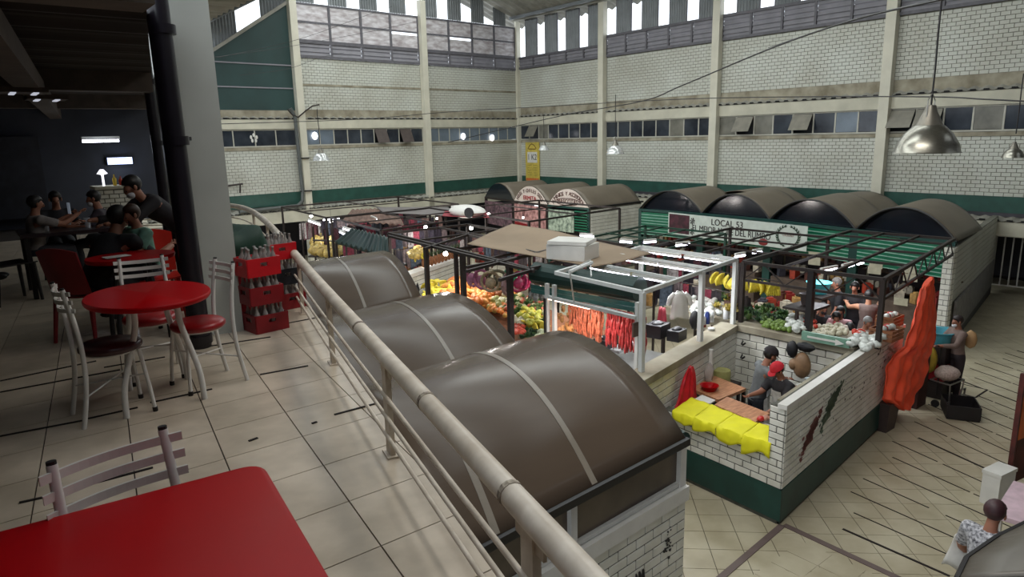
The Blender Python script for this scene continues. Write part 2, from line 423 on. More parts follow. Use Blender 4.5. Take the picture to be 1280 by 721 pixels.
for i, (ya, yb) in enumerate(segs):
    wn += 1; w = sroot('window_%d' % wn)
    sa, sb = CY - ya + .12, CY - yb - .12; z1 = 9.35 if i else 9.0
    louvre(w, RP, sa, sb, 8.5, z1, 5 if sb - sa > 5 else 4)
    # clerestory: bright openings between galvanised sheets
    n = 4; pitch = (sb - sa) / n; ow = .62
    for j in range(n):
        m_ = MB(); q0 = sa + j * pitch + ow; q1 = sa + (j + 1) * pitch
        if j == 0 and i == 0: pass
        kk = int((q1 - q0) / .12) * 2
        m_.grid(lambda u, v: RP(q0 + u * (q1 - q0), z1 + v * (11.0 - z1), .03 + .02 * math.sin(u * kk * math.pi)), kk * 2, 1)
        m_.build('cladding_sheet', m_corr2, w, solid=.006)
        fm = MB(); fm.bar(RP(q0, z1, .03), RP(q0, 10.9, .03), .04, .05).bar(RP(sa + j * pitch, z1, .03), RP(sa + j * pitch, 10.9, .03), .04, .05); fm.build('window_frame', m_lframe, w)
    # windows strip, z 4.86-5.6
    m_ = MB(); n2 = 8; pw = (sb - sa) / n2
    m_.bar(RP(sa, 4.88, .0), RP(sb, 4.88, .0), .06, .05).bar(RP(sa, 5.6, .0), RP(sb, 5.6, .0), .06, .05)
    for j in range(n2 + 1): m_.bar(RP(sa + pw * j, 4.88, .0), RP(sa + pw * j, 5.6, .0), .045, .05)
    m_.build('window_frame', m_alud, w)
    for j in range(n2):
        r = random.random(); opened = (i, j) in ((2, 1), (2, 4), (3, 0), (3, 1), (0, 1))
        g = MB(); a = sa + pw * j + .03; b = sa + pw * (j + 1) - .03
        if opened:
            o = .38; g.hexa([RP(a, 5.02, o), RP(a, 5.02, o - .02), RP(b, 5.02, o - .02), RP(b, 5.02, o)][::-1], [RP(a, 5.56, .06), RP(a, 5.56, .04), RP(b, 5.56, .04), RP(b, 5.56, .06)][::-1])
            g.build('open_pane', M('dusty_hinged_pane', (128, 124, 112), rough=.5, var=.1, scale=4), w)
        else:
            g.hexa([RP(a, 4.92, .01), RP(a, 4.92, -.01), RP(b, 4.92, -.01), RP(b, 4.92, .01)][::-1], [RP(a, 5.57, .01), RP(a, 5.57, -.01), RP(b, 5.57, -.01), RP(b, 5.57, .01)][::-1])
            g.build('pane', [m_glassd, m_glassd, M('grey_curtained_pane', (120, 118, 108), rough=.3, var=.2, scale=2), m_glassb][int(r * 3.6) % 4], w)
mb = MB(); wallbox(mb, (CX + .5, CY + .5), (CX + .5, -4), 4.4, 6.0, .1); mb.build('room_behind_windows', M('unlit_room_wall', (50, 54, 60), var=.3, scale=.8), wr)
def column(name, x, y, z0, z1, w=.3, d=.26, mat=None):
    return struct(name, MB().box((x, y, (z0 + z1) / 2), (d, w, z1 - z0)), mat or m_col)
tn = 0
for y in [29.45] + cols_r:
    tn += 1; column('trim_%d' % tn, CX - (.17 if y != 29.45 else .08), y, 0, 11.2, w=.32 if y != 29.45 else .16)

# ================================================================ LEFT (END) HALL WALL
wl = sroot('wall_left')
def lbox(s0, s1, z0, z1, o0, o1, mb=None):
    mb = mb or MB(); return mb.hexa([LP(s0, z0, o0), LP(s1, z0, o0), LP(s1, z0, o1), LP(s0, z0, o1)][::1], [LP(s0, z1, o0), LP(s1, z1, o0), LP(s1, z1, o1), LP(s0, z1, o1)])
cols_l = [6.15, 12.5, 19.0]
lbox(0, 30, 2.3, 4.86, -.25, 0).build('wall_core', m_mortar2, wl); lbox(0, 30, 5.6, 6.3, -.25, 0).build('wall_core', m_mortar2, wl)
lbox(0, 12.5, 6.3, 8.4, -.25, 0).build('wall_core', m_mortar2, wl)
lbox(0, 30, 2.45, 2.97, 0, .03).build('green_band', m_green, wl, label='dark green painted band')
lbox(0, 30, 4.72, 4.84, 0, .05).build('sill', m_conc2, wl); lbox(0, 30, 5.55, 5.92, 0, .1).build('upper_beam', m_conc, wl)
lbox(0, 12.5, 6.0, 6.32, 0, .03).build('plaster_band', m_conc2, wl); lbox(12.5, 30, 6.0, 6.28, 0, .03).build('plaster_band', m_conc2, wl)
lbox(0, 12.5, 7.28, 7.36, 0, .035).build('string_course', m_conc2, wl)
lbox(0, 30, 1.75, 2.22, 0, .3).build('lower_beam', m_conc, wl)
A = LP(17.5, 0); B = LP(0.05, 0)
brickface(wl, A, B, 2.97, 4.72, .25, .118, m_brickfar, limit=0)
A2 = LP(12.4, 0)
brickface(wl, A2, B, 6.32, 7.28, .25, .118, m_brickfar, limit=0); brickface(wl, A2, B, 7.36, 8.38, .25, .118, m_brickfar, limit=0)
corr_sheet((CX, CY, 0), LT, 24, LN, 5.97, 6.04, .12, 0).build('upper_eave_sheet', m_corr, wl)
corr_sheet((CX, CY, 0), LT, 24, LN, 2.27, 2.37, .32, 0).build('lower_eave_sheet', m_corr, wl)
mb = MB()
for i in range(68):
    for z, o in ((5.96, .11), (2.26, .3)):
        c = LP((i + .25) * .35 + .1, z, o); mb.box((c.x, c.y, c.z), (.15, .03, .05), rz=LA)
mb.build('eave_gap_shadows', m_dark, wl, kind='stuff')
# green sheet gable part under the sloping roof
def zroof(x): return 14.1 - (x - 15) * .361 if x > 15 else max(8.6, 14.1 - (15 - x) * .653)
g = MB(); s0, s1 = 12.6, 22.0
zt = lambda s: min(10.6, 10.52 - (s - 12.55) * .645)
g.add([LP(s0, 6.28, .02), LP(s1, 6.28, .02), LP(s1, max(6.3, zt(s1)), .02), LP(19.0, zt(19.0), .02), LP(s0, zt(s0), .02)], [(0, 1, 2, 3, 4)]); g.build('green_gable_sheet', m_gtin, wl, solid=.02)
MB().bar(LP(12.6, 7.15, .05), LP(18.4, 7.15, .05), .03, .05).bar(LP(12.6, 8.05, .05), LP(16.6, 8.05, .05), .03, .05).build('sheet_joint', m_louv, wl)
g = MB(); a0, a1 = LP(12.55, zt(12.55), .06), LP(18.8, zt(18.8), .06); g.bar(a0, a1, .12, .12); g.build('gable_rail', m_corr, wl)
# bright sloping clerestory above the gable rail: openings at s 13.6-14.7 and 15.7-16.2
for q0, q1 in ((12.6, 13.75), (14.75, 15.72), (16.15, 17.3), (17.9, 19.5)):
    m_ = MB(); kk = max(4, int((q1 - q0) / .12) * 2)
    m_.grid(lambda u, v: LP(q0 + u * (q1 - q0), zt(q0 + u * (q1 - q0)) + v * 1.45, .02 + .02 * math.sin(u * kk * math.pi)), kk * 2, 1); m_.build('cladding_sheet', m_corr2, wl, solid=.006)
LPf = lambda s, z, out=0.0: LP(s, z, out)
for i, (sa, sb, npn) in enumerate(((.2, 5.98, 4), (6.3, 12.3, 4))):
    wn += 1; w = sroot('window_%d' % wn)
    louvre(w, LPf, sa, sb, 8.45, 9.02, npn)
    fr = MB(); pw = (sb - sa) / npn; zb, zm, zt2 = 9.08, 9.8, 10.5
    for j in range(npn + 1): fr.bar(LP(sa + pw * j, zb, .04), LP(sa + pw * j, zt2, .04), .09, .08)
    for z in (zb, zm, zt2): fr.bar(LP(sa, z, .04), LP(sb, z, .04), .07, .07)
    fr.build('window_frame', m_lframe, w)
    for j in range(npn):
        for z0, z1 in ((zb, zm), (zm, zt2)):
            g = MB(); a, b = sa + pw * j + .05, sa + pw * (j + 1) - .05; gap = .1 if (i, j) in ((0, 2), (1, 0)) and z0 == zb else 0
            top = z1 - .04 - gap
            g.hexa([LP(a, z0 + .04, .01), LP(a, z0 + .04, .03), LP(b, z0 + .04, .03), LP(b, z0 + .04, .01)], [LP(a, top, .01), LP(a, top, .03), LP(b, top, .03), LP(b, top, .01)])
            g.build('pane', m_panep, w)
    n = 4; pitch = (sb - sa) / n; ow = .62
    for j in range(n):
        q0 = sa + j * pitch + ow; q1 = sa + (j + 1) * pitch; kk = max(4, int((q1 - q0) / .12) * 2)
        m_ = MB(); m_.grid(lambda u, v: LP(q0 + u * (q1 - q0), 10.55 + v * 2.2, .03 + .02 * math.sin(u * kk * math.pi)), kk * 2, 1); m_.build('cladding_sheet', m_corr2, w, solid=.006)
for (sa, sb) in ((.2, 5.98), (6.3, 12.3), (12.7, 18.8)):
    wn += 1; w = sroot('window_%d' % wn); n2 = 9 if sb < 12.5 else 7; pw = (sb - sa) / n2; m_ = MB()
    m_.bar(LP(sa, 4.87), LP(sb, 4.87), .05, .05).bar(LP(sa, 5.52), LP(sb, 5.52), .05, .05)
    for j in range(n2 + 1): m_.bar(LP(sa + pw * j, 4.87), LP(sa + pw * j, 5.52), .04, .05)
    m_.build('window_frame', m_alud, w)
    for j in range(n2):
        a, b = sa + pw * j + .03, sa + pw * (j + 1) - .03; g = MB()
        op = sa > 6 and sa < 7 and j in (1, 3)
        if op:
            g.hexa([LP(a, 4.9, .3), LP(a, 4.9, .32), LP(b, 4.9, .32), LP(b, 4.9, .3)], [LP(a, 5.5, .03), LP(a, 5.5, .05), LP(b, 5.5, .05), LP(b, 5.5, .03)]); g.build('open_pane', M('brown_hinged_pane', (82, 72, 68), rough=.4), w)
        else:
            g.hexa([LP(a, 4.9, -.01), LP(a, 4.9, .01), LP(b, 4.9, .01), LP(b, 4.9, -.01)], [LP(a, 5.5, -.01), LP(a, 5.5, .01), LP(b, 5.5, .01), LP(b, 5.5, -.01)])
            g.build('pane', m_glassb if (sa < 6 or j > 6) and sa < 12.5 else m_glassd, w)
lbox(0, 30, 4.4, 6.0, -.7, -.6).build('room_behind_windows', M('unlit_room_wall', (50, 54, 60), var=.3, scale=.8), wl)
for s in cols_l:
    tn += 1; c = LP(s, 0, .17); mb = MB().box((c.x, c.y, 5.6), (.30, .26, 11.2), rz=LA); struct('trim_%d' % tn, mb, m_col)
# steel downpipe clamped to the left column
c = LP(12.86, 0, .3); t = thing('downpipe', 'dark grey downpipe running down beside the left wall column', 'pipe', (c.x, c.y, 2.2))
P_ = lambda s, z: LP(s, z, .34)
MB().tube([P_(13.0, 6.35), P_(12.83, 6.0), P_(12.78, 3.0), P_(12.82, 2.6), P_(13.05, 2.42), P_(15.5, 2.36)], .075, 10).build('pipe', M('grey_pipe', (86, 90, 88), rough=.5), t, smooth=True)
for z in (3.0, 4.35, 1.6): MB().box(P_(12.62, z), (.5, .1, .05), rz=LA).build('clamp', m_black, t)
# ---- spaces under the beams: dark back walls
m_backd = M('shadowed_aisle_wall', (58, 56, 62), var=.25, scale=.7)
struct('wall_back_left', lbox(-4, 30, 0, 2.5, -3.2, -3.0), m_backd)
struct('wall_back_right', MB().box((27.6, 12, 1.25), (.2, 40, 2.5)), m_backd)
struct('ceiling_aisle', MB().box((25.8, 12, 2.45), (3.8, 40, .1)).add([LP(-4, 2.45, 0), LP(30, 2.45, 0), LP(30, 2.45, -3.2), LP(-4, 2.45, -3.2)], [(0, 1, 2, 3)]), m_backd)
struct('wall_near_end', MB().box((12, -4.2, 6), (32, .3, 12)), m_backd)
# ================================================================ ROOF
rf = sroot('ceiling')
def roofstrip(x0, x1, y0=-4, y1=31):
    z0, z1 = zroof(x0), zroof(x1); n = int((y1 - y0) / .3)*4; mb = MB()
    mb.grid(lambda u, v: (x0 + (x1 - x0) * v, y0 + (y1 - y0) * u, z0 + (z1 - z0) * v + .05 * math.sin(2 * math.pi * u * (y1 - y0) / .5)), n, 1)
    return mb
for a, b in ((24.6, 18.5), (17.5, 15.0), (15.0, 12.1), (11.1, 7.4), (6.6, 4.9), (4.3, 2.2)): roofstrip(a, b).build('roof_sheet', m_corr, rf, solid=.02)
roofstrip(18.5, 17.5, -4, 5).build('roof_sheet', m_corr, rf, solid=.02); roofstrip(12.1, 11.1, -4, 5).build('roof_sheet', m_corr, rf, solid=.02)
roofstrip(7.4, 6.6, -4, 5).build('roof_sheet', m_corr, rf, solid=.02); roofstrip(4.9, 4.3, 5.3, 31).build('roof_sheet', m_corr, rf, solid=.02)
mb = MB()
for i in range(8): x = 23.4 - i * 2.6; mb.bar((x, -4, zroof(x) - .15), (x, 29.4, zroof(x) - .15), .08, .14)
mb.build('purlin', m_corr2, rf, kind='stuff')
MB().bar((23.7, -4, 10.95), (23.7, 29.4, 10.95), .2, .3).build('eave_beam', m_corr, rf)
# ================================================================ BALCONY
bal = sroot('floor_balcony')
RAIL = [(.75, -.4), (1.14, 1.16), (2.15, 5.14), (3.15, 8.92), (3.54, 10.49), (3.9, 12.2), (3.98, 13.3), (3.75, 14.5), (3.1, 15.5), (2.2, 16.1)]
def xedge(y):
    for a, b in zip(RAIL[:6], RAIL[1:7]):
        if y <= b[1] or b is RAIL[6]: return a[0] + (b[0] - a[0]) * (y - a[1]) / (b[1] - a[1]) + .13
poly = [(xedge(y), y) for y in (-2, 1.16, 5.14, 8.92, 10.49, 12.2, 13.3)] + [(3.85, 14.6), (3.2, 15.65), (2.2, 16.3), (2.0, 19), (-8, 19), (-8, -2)]
MB().prism(poly, 3.0, 3.285).build('slab', m_conc, bal)
BU = Vector((.139, .990, 0)) * .445; BV = Vector((1, 0, 0)) * .445; B0 = Vector((1.38, 3.79, 3.292)); tl = []
def cliptile(c):
    q = [c - BU * .5 - BV * .5, c - BU * .5 + BV * .5, c + BU * .5 + BV * .5, c + BU * .5 - BV * .5]
    k = .006; ctr = c; q = [ctr + (p - ctr) * (1 - k * 2.6) for p in q]
    def cl(p): e = xedge(p.y) - .01; return Vector((min(p.x, e), p.y, p.z))
    return [cl(p) for p in q]
for i in range(-14, 32):
    for j in range(-20, 8):
        c = B0 + BU * (i + .5) + BV * (j + .5)
        if c.x - .3 > xedge(c.y) or c.x < -6.5 or c.y < -1.8 or c.y > 16: continue
        tl.append(c)
tl.sort(key=lambda c: (c - Vector((.9, 3.2, 3.3))).length)
rest = MB(); full = None
for n, c in enumerate(tl):
    q = cliptile(c)
    if q[1].x - q[0].x < .03 and q[2].x - q[3].x < .03: continue
    isfull = abs((q[1] - q[0]).length - .445 * .984) < .003 and abs((q[2] - q[3]).length - .445 * .984) < .003
    if n < 285:
        if isfull:
            if full is None:
                full = mesh_of(MB().hexa([p - c - Vector((0, 0, .01)) for p in q], [p - c + Vector((0, 0, .008)) for p in q]), 'tile', m_tile)
            inst('tile', full, c, parent=bal)
        else:
            inst('tile', mesh_of(MB().hexa([p - c - Vector((0, 0, .01)) for p in q], [p - c + Vector((0, 0, .008)) for p in q]), 'tile', m_tile), c, parent=bal)
    else: rest.hexa([p - Vector((0, 0, .01)) for p in q], [p + Vector((0, 0, .008)) for p in q])
rest.build('far_tiles', m_tile, bal, kind='stuff')
MB().prism([(p[0], p[1]) for p in poly], 3.284, 3.290).build('grout_bed', m_grout, bal)
# dark slots worn in the joints, running across the balcony
sm = MB()
for a, b in (((130, 459), (206, 446)), ((325, 468), (385, 457)), ((418, 518), (474, 503)), ((0, 545), (105, 525)), ((110, 523), (172, 509)), ((188, 503), (265, 486)), ((24, 628), (79, 616)), ((120, 603), (191, 584)), ((0, 476), (120, 451)), ((245, 435), (338, 421)), ((358, 404), (400, 396)), ((0, 490), (150, 462)), ((311, 551), (322, 547)), ((390, 529), (396, 527))):
    p, q = W(*a, 3.304), W(*b, 3.304); sm.bar(p, q, .016, .006)
sm.build('floor_slots', m_slot, bal, kind='stuff')
# ---- railing
rl = thing('railing', 'cream painted pipe railing along the balcony edge with three thin rods below', 'railing', (1.65, 3.23, 3.3))
def spl(pts, n=6):
    o = []; P = [Vector(p) for p in pts]
    for i in range(len(P) - 1):
        a, b, c, d = P[max(i - 1, 0)], P[i], P[i + 1], P[min(i + 2, len(P) - 1)]
        for k in range(n):
            t = k / n; o.append(.5 * ((2 * b) + (c - a) * t + (2 * a - 5 * b + 4 * c - d) * t * t + (3 * b - a - 3 * c + d) * t ** 3))
    o.append(P[-1]); return o
m_rail = M('cream_rail_paint', (214, 203, 186), rough=.38, var=.1, scale=7, col2=(186, 172, 152))
railz = lambda z: spl([(p[0], p[1], z) for p in RAIL], 7)
MB().tube(railz(3.87), .044, 14).build('handrail', m_rail, rl, smooth=True)
for z in (3.42, 3.535, 3.655): MB().tube([p - Vector((.02, 0, 0)) for p in railz(z)], .0115, 8).build('rod', m_rail, rl, smooth=True)
pp = railz(0); acc = 0; want = []; step = 1.79
d0 = [0]
for a, b in zip(pp, pp[1:]): d0.append(d0[-1] + (b - a).length)
def atd(d):
    for i in range(len(pp) - 1):
        if d0[i] <= d <= d0[i + 1]:
            t = (d - d0[i]) / (d0[i + 1] - d0[i]); return pp[i].lerp(pp[i + 1], t), (pp[i + 1] - pp[i]).normalized()
    return pp[-1], (pp[-1] - pp[-2]).normalized()
dpost = min(range(400), key=lambda k: abs(atd(k * .01 + 1)[0].y - 3.23)) * .01 + 1
k = -1
while dpost + k * step < d0[-1]:
    p, t = atd(dpost + k * step); an = math.atan2(t.y, t.x)
    MB().box((p.x, p.y, 3.565), (.085, .03, .54), rz=an).box((p.x, p.y, 3.305), (.13, .07, .012), rz=an).box((p.x, p.y, 3.8), (.2, .012, .07), rz=an).build('post', m_rail, rl); k += 1
for d in (dpost - .75, dpost + .62, dpost - 1.65):
    p, t = atd(d); an = math.atan2(t.y, t.x); r = .0465
    MB().tube([Vector((p.x, p.y, 3.87)) - t * .012, Vector((p.x, p.y, 3.87)) + t * .012], r, 14).build('rusty_weld', M('rust_spots', (84, 66, 54), rough=.8, var=.4, scale=40, col2=(180, 170, 150)), rl)
# ---- pillars and pipes
def pillar(n, x, y, w, d, z1, z0=3.3): return struct('trim_%d' % n, MB().box((x, y, (z0 + z1) / 2), (w, d, z1 - z0), rz=math.radians(-8)), m_pillar)
pillar(21, 1.745, 6.64, .34, .34, 10.0); pillar(22, 2.66, 11.45, .34, .36, 7.0)
m_pipe = M('black_drain_pipe', (24, 20, 28), rough=.3, var=.1)
for (x, y, r, lb) in ((1.44, 6.17, .085, 'thick black drainpipe in front of the big near pillar'), (2.36, 11.2, .07, 'black drainpipe beside the second, farther pillar')):
    t = thing('drainpipe', lb, 'pipe', (x, y, 3.3)); MB().tube([(x, y, 3.3), (x - .02, y, 6.5)], r, 14).build('pipe', m_pipe, t, smooth=True)
    for z in (3.34, 5.0, 5.85): MB().tube([(x, y, z), (x, y, z + .07)], r * 1.16, 14).build('collar', m_pipe, t, smooth=True)
    MB().box((x + .08, y + .1, 5.05), (.2, .05, .03), rz=.9).build('bracket', m_black, t)
# ---- ceiling over the balcony
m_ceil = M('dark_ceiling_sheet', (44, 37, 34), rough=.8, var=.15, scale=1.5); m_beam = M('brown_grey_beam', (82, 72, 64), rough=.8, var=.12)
mb = MB(); mb.grid(lambda u, v: (-8 + (8.95 + .21 * ((-3 + 22.5 * u) - 4.3)) * v, -3 + 22.5 * u, 6.0 + .02 * math.sin(u * 22.5 / .2 * 2 * math.pi)), 480, 1)
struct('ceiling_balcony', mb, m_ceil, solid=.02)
bm_ = sroot('ceiling_beams')
for y, xr in ((4.3, .95), (10.9, 2.3), (15.8, 3.3)): MB().box(((xr - 8) / 2, y, 5.86), (xr + 8, .3, .28)).build('cross_beam', m_beam, bm_)
p = W(36, 103, 5.72); q = W(91, 169, 5.72); MB().bar(p - (q - p) * 1.5, q + (q - p) * 2, .22, .2).build('long_beam', m_beam, bm_)
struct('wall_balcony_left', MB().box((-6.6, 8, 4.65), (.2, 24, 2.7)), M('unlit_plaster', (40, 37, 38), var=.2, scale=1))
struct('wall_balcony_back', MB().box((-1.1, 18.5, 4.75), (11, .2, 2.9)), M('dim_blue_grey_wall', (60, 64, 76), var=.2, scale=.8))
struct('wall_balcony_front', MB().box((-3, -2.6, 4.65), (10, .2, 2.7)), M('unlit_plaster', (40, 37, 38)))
for (x, y, on, lb) in ((35, 151, 0.6, 'dim louvred ceiling light, nearest of the pair at the far left'), (65, 168, .5, 'second dim louvred ceiling light from the left edge')):
    p = OY(x, y, 9.2 if x == 35 else 10.4); p.z = max(p.z, 5.6); t = thing('ceiling_light', lb, 'light', p); MB().box(p, (.42, .42, .05)).build('housing', m_beam, t)
    for k in (-.1, .1): MB().box((p.x + k, p.y, p.z - .03), (.05, .36, .012)).build('tube', M('dim_tube', (220, 225, 240), emit=on), t)
p = OY(126, 176, 15.2); t = thing('tube_light', 'bright short fluorescent light over the far bar', 'light', p)
MB().box((p.x, p.y, p.z + .05), (.62, .12, .06)).build('housing', m_white, t); MB().tube([(p.x - .3, p.y, p.z), (p.x + .3, p.y, p.z)], .026, 8).build('tube', m_tube, t)
p = OY(150, 201, 18.3); t = thing('light_box', 'small lit white sign box on the far kitchen wall', 'sign', p)
MB().box((p.x, p.y + .06, p.z), (.55, .08, .2)).build('housing', m_dark, t); MB().box((p.x, p.y, p.z), (.5, .05, .15)).build('lit_face', M('lit_sign', (190, 205, 255), emit=3), t)
for p, e in ((OY(126, 182, 15.2), 4), (OY(150, 206, 18.2), 2.5)):
    l = bpy.data.lights.new('kitchen_glow', 'POINT'); l.energy = e; l.color = (.75, .85, 1); l.shadow_soft_size = .15; o = bpy.data.objects.new('kitchen_glow', l); o.location = p + Vector((0, -.25, -.1)); C.objects.link(o)
# far bar with white tiled front
p = W(127, 262, 3.9) + Vector((.3, 0, 0)); t = thing('bar_counter', 'white tiled bar counter with grey top far down the balcony', 'counter', (p.x, p.y, 3.3))
MB().box((p.x, p.y + .25, 3.78), (.62, .5, .96)).build('body', m_mortar2, t); MB().box((p.x, p.y + .25, 4.28), (.72, .6, .05)).build('worktop', m_conc, t)
brickface(t, (p.x - .31, p.y), (p.x + .31, p.y), 3.32, 4.24, .16, .08, m_brick, limit=0)
bp = p
for i, (dx, h, c_, nm, lb) in enumerate(((-.18, .2, (230, 230, 240), 'white_lamp', 'small white lit lamp on the far bar'), (.0, .2, (222, 190, 60), 'sauce_bottle', 'yellow sauce bottle on the far bar'), (.1, .16, (190, 60, 40), 'sauce_bottle', 'red sauce bottle on the far bar'), (.2, .14, (220, 220, 210), 'napkin_holder', 'pale napkin holder at the right end of the far bar'))):
    mb = MB().lathe([(.03, 0), (.035, h * .6), (.012, h * .8), (.012, h)], (bp.x + dx, bp.y + .2, 4.305), 10) if i else MB().lathe([(.02, 0), (.02, .2), (.09, .22), (.03, .3)], (bp.x + dx, bp.y + .2, 4.305), 12)
    mb.build(nm, M('bar_item%d' % i, c_, emit=(1.5 if i == 0 else 0)), label=lb, cat='lamp' if i == 0 else 'bottle' if i < 3 else 'holder', origin=(bp.x + dx, bp.y + .2, 4.305), smooth=True)
p = W(65, 235, 4.5); MB().box((p.x - .2, 18.2, 4.4), (1.5, .3, 1.7)).build('shutter', M('slatted_dark_shutter', (40, 42, 52), rough=.5, var=.2), label='dark roller shutter on the far balcony wall', cat='shutter', origin=(p.x - .2, 18.2, 3.6))

# ---- chairs with curved slat backs
m_seat = M('dark_maroon_seat', (62, 24, 26), rough=.35, var=.1); m_seatr = M('red_seat_pad', (150, 16, 22), rough=.35, var=.08)
def make_chair(label, seatmat, loc=(0, 0, 0), rz=0):
    t = thing('bistro_chair', label, 'chair')
    MB().lathe([(.02, .425), (.17, .425), (.185, .44), (.185, .46), (.165, .478), (.0, .482)], (0.02, 0, 0), 26).build('seat', seatmat, t, smooth=True)
    for s in (-1, 1):
        MB().tube(spl([(-.22, .165 * s, 0), (-.175, .16 * s, .25), (-.165, .155 * s, .46), (-.18, .15 * s, .66), (-.215, .145 * s, .875)]), .0145, 10).build('rear_leg', m_steelw, t, smooth=True)
        MB().tube([(-.215, .145 * s, .873), (-.216, .145 * s, .885)], .013, 10).build('plug', m_black, t)
        MB().tube(spl([(.19, .165 * s, 0), (.175, .15 * s, .2), (.15, .13 * s, .43)]), .0125, 10).build('front_leg', m_steelw, t, smooth=True)
        MB().tube([(.19, .165 * s, 0), (.189, .165 * s, .03)], .016, 10).build('foot_cap', m_black, t)
    MB().tube([(-.19, .16, .19), (.17, -.15, .26)], .006, 6).tube([(-.19, -.16, .19), (.17, .15, .26)], .006, 6).build('cross_brace', m_steelw, t)
    MB().tube([(.15 * math.cos(a) + .02, .15 * math.sin(a), .42) for a in [k * math.pi / 8 for k in range(17)]], .009, 6).build('seat_ring', m_steelw, t)
    for z, bx in ((.850, -.222), (.798, -.215), (.746, -.207)):
        mb = MB(); mb.grid(lambda u, v: (bx + .03 - .055 * math.sin(math.pi * u) + .0, -.185 + .37 * u, z - .013 + .026 * v - .012 * math.sin(math.pi * u)), 14, 1, th=(.008, 0, 0)); mb.build('slat', m_steelw, t, smooth=False)
    t.location = loc; t.rotation_euler = (0, 0, rz); return t
ch = make_chair('white slat-back chair tucked behind the near red square table', m_seat, (.27, 1.93, 3.3), math.radians(-79))
def chair(label, x, y, rz, seat=None):
    c = dup(ch, (x, y, 3.3), rz, label)
    if seat:
        for k in c.children:
            if k.name.startswith('seat') and not k.name.startswith('seat_ring'): k.data = k.data.copy(); k.data.materials[0] = seat
    return c
# ---- tables
def table_legs(t, pts, zt, mat, r=.02):
    for (x, y), (bx, by) in pts:
        MB().tube(spl([(x, y, 3.3), (x + (bx - x) * .15, y + (by - y) * .15, 3.52), (bx, by, 3.85), (bx, by, zt)]), r, 10).build('leg', mat, t, smooth=True)
tc = Vector((.88, 5.0, 3.3)); t = thing('round_table', 'oval red bistro table with bowed white legs and three slat chairs', 'table', tc)
mb = MB().lathe([(0, .715), (.98, .715), (1.0, .73), (1.0, .742), (.985, .75), (0, .75)], tc, 40, .375, .46); mb.build('tabletop', m_red, t, smooth=True)
table_legs(t, [((tc.x - .25, tc.y - .18), (tc.x - .12, tc.y - .1)), ((tc.x + .23, tc.y - .16), (tc.x + .15, tc.y - .1)), ((tc.x - .13, tc.y + .38), (tc.x - .1, tc.y + .2)), ((tc.x + .25, tc.y + .36), (tc.x + .14, tc.y + .2))], 4.02, m_steelw, .019)
MB().tube([(tc.x - .12, tc.y - .1, 3.98), (tc.x + .15, tc.y - .1, 3.98), (tc.x + .14, tc.y + .2, 3.98), (tc.x - .1, tc.y + .2, 3.98), (tc.x - .12, tc.y - .1, 3.98)], .012, 8).build('leg_ring', m_steelw, t)
chair('white slat chair with dark seat left of the oval red table', .60, 4.98, math.radians(4))
chair('white slat chair with dark red seat right of the oval red table', 1.22, 5.16, math.radians(188), m_seatr)
chair('white slat chair with red seat behind the oval red table', .98, 5.62, math.radians(262), m_seatr)
# near square table
t = thing('square_table', 'large bright red plastic table in the near left corner', 'table', (.15, 1.6, 3.3))
P0 = Vector((.605, 2.03)); e1 = Vector((-.9, .075)); e2 = Vector((-.115, -.95))
def rr(P0, e1, e2, r=.07, n=6, ins=0.0):
    cs = [P0, P0 + e1, P0 + e1 + e2, P0 + e2]; ctr = (cs[0] + cs[2]) / 2; o = []
    for i in range(4):
        c = cs[i]; a = (cs[i - 1] - c).normalized(); b = (cs[(i + 1) % 4] - c).normalized()
        for k in range(n + 1):
            u = k / n; o.append(c + a * r * (1 - u) ** 2 + b * r * u ** 2)
    return [ctr + (p - ctr) * (1 - ins) for p in o]
for nm, z0, z1, i0, i1 in (('tabletop', 4.02, 4.046, 0, 0), ('rim', 3.985, 4.03, .006, .0)):
    a, b = rr(P0, e1, e2, ins=.02 if nm == 'rim' else 0), rr(P0, e1, e2, ins=.0)
    n = len(a); mb = MB()
    mb.add([(p.x, p.y, z0) for p in a] + [(p.x, p.y, z1 - .004) for p in b] + [(p.x, p.y, z1) for p in rr(P0, e1, e2, ins=.008)],
           [(i, (i + 1) % n, n + (i + 1) % n, n + i) for i in range(n)] + [(n + i, n + (i + 1) % n, 2 * n + (i + 1) % n, 2 * n + i) for i in range(n)] + [tuple(range(2 * n, 3 * n)), tuple(reversed(range(n)))])
    mb.build(nm, m_red, t, smooth=True)
for a, b in ((.1, .1), (.9, .1), (.9, .9), (.1, .9)):
    p = P0 + e1 * a + e2 * b; MB().tube([(p.x, p.y, 3.3), (p.x, p.y, 4.0)], [.018, .028], 10).build('leg', m_red, t, smooth=True)
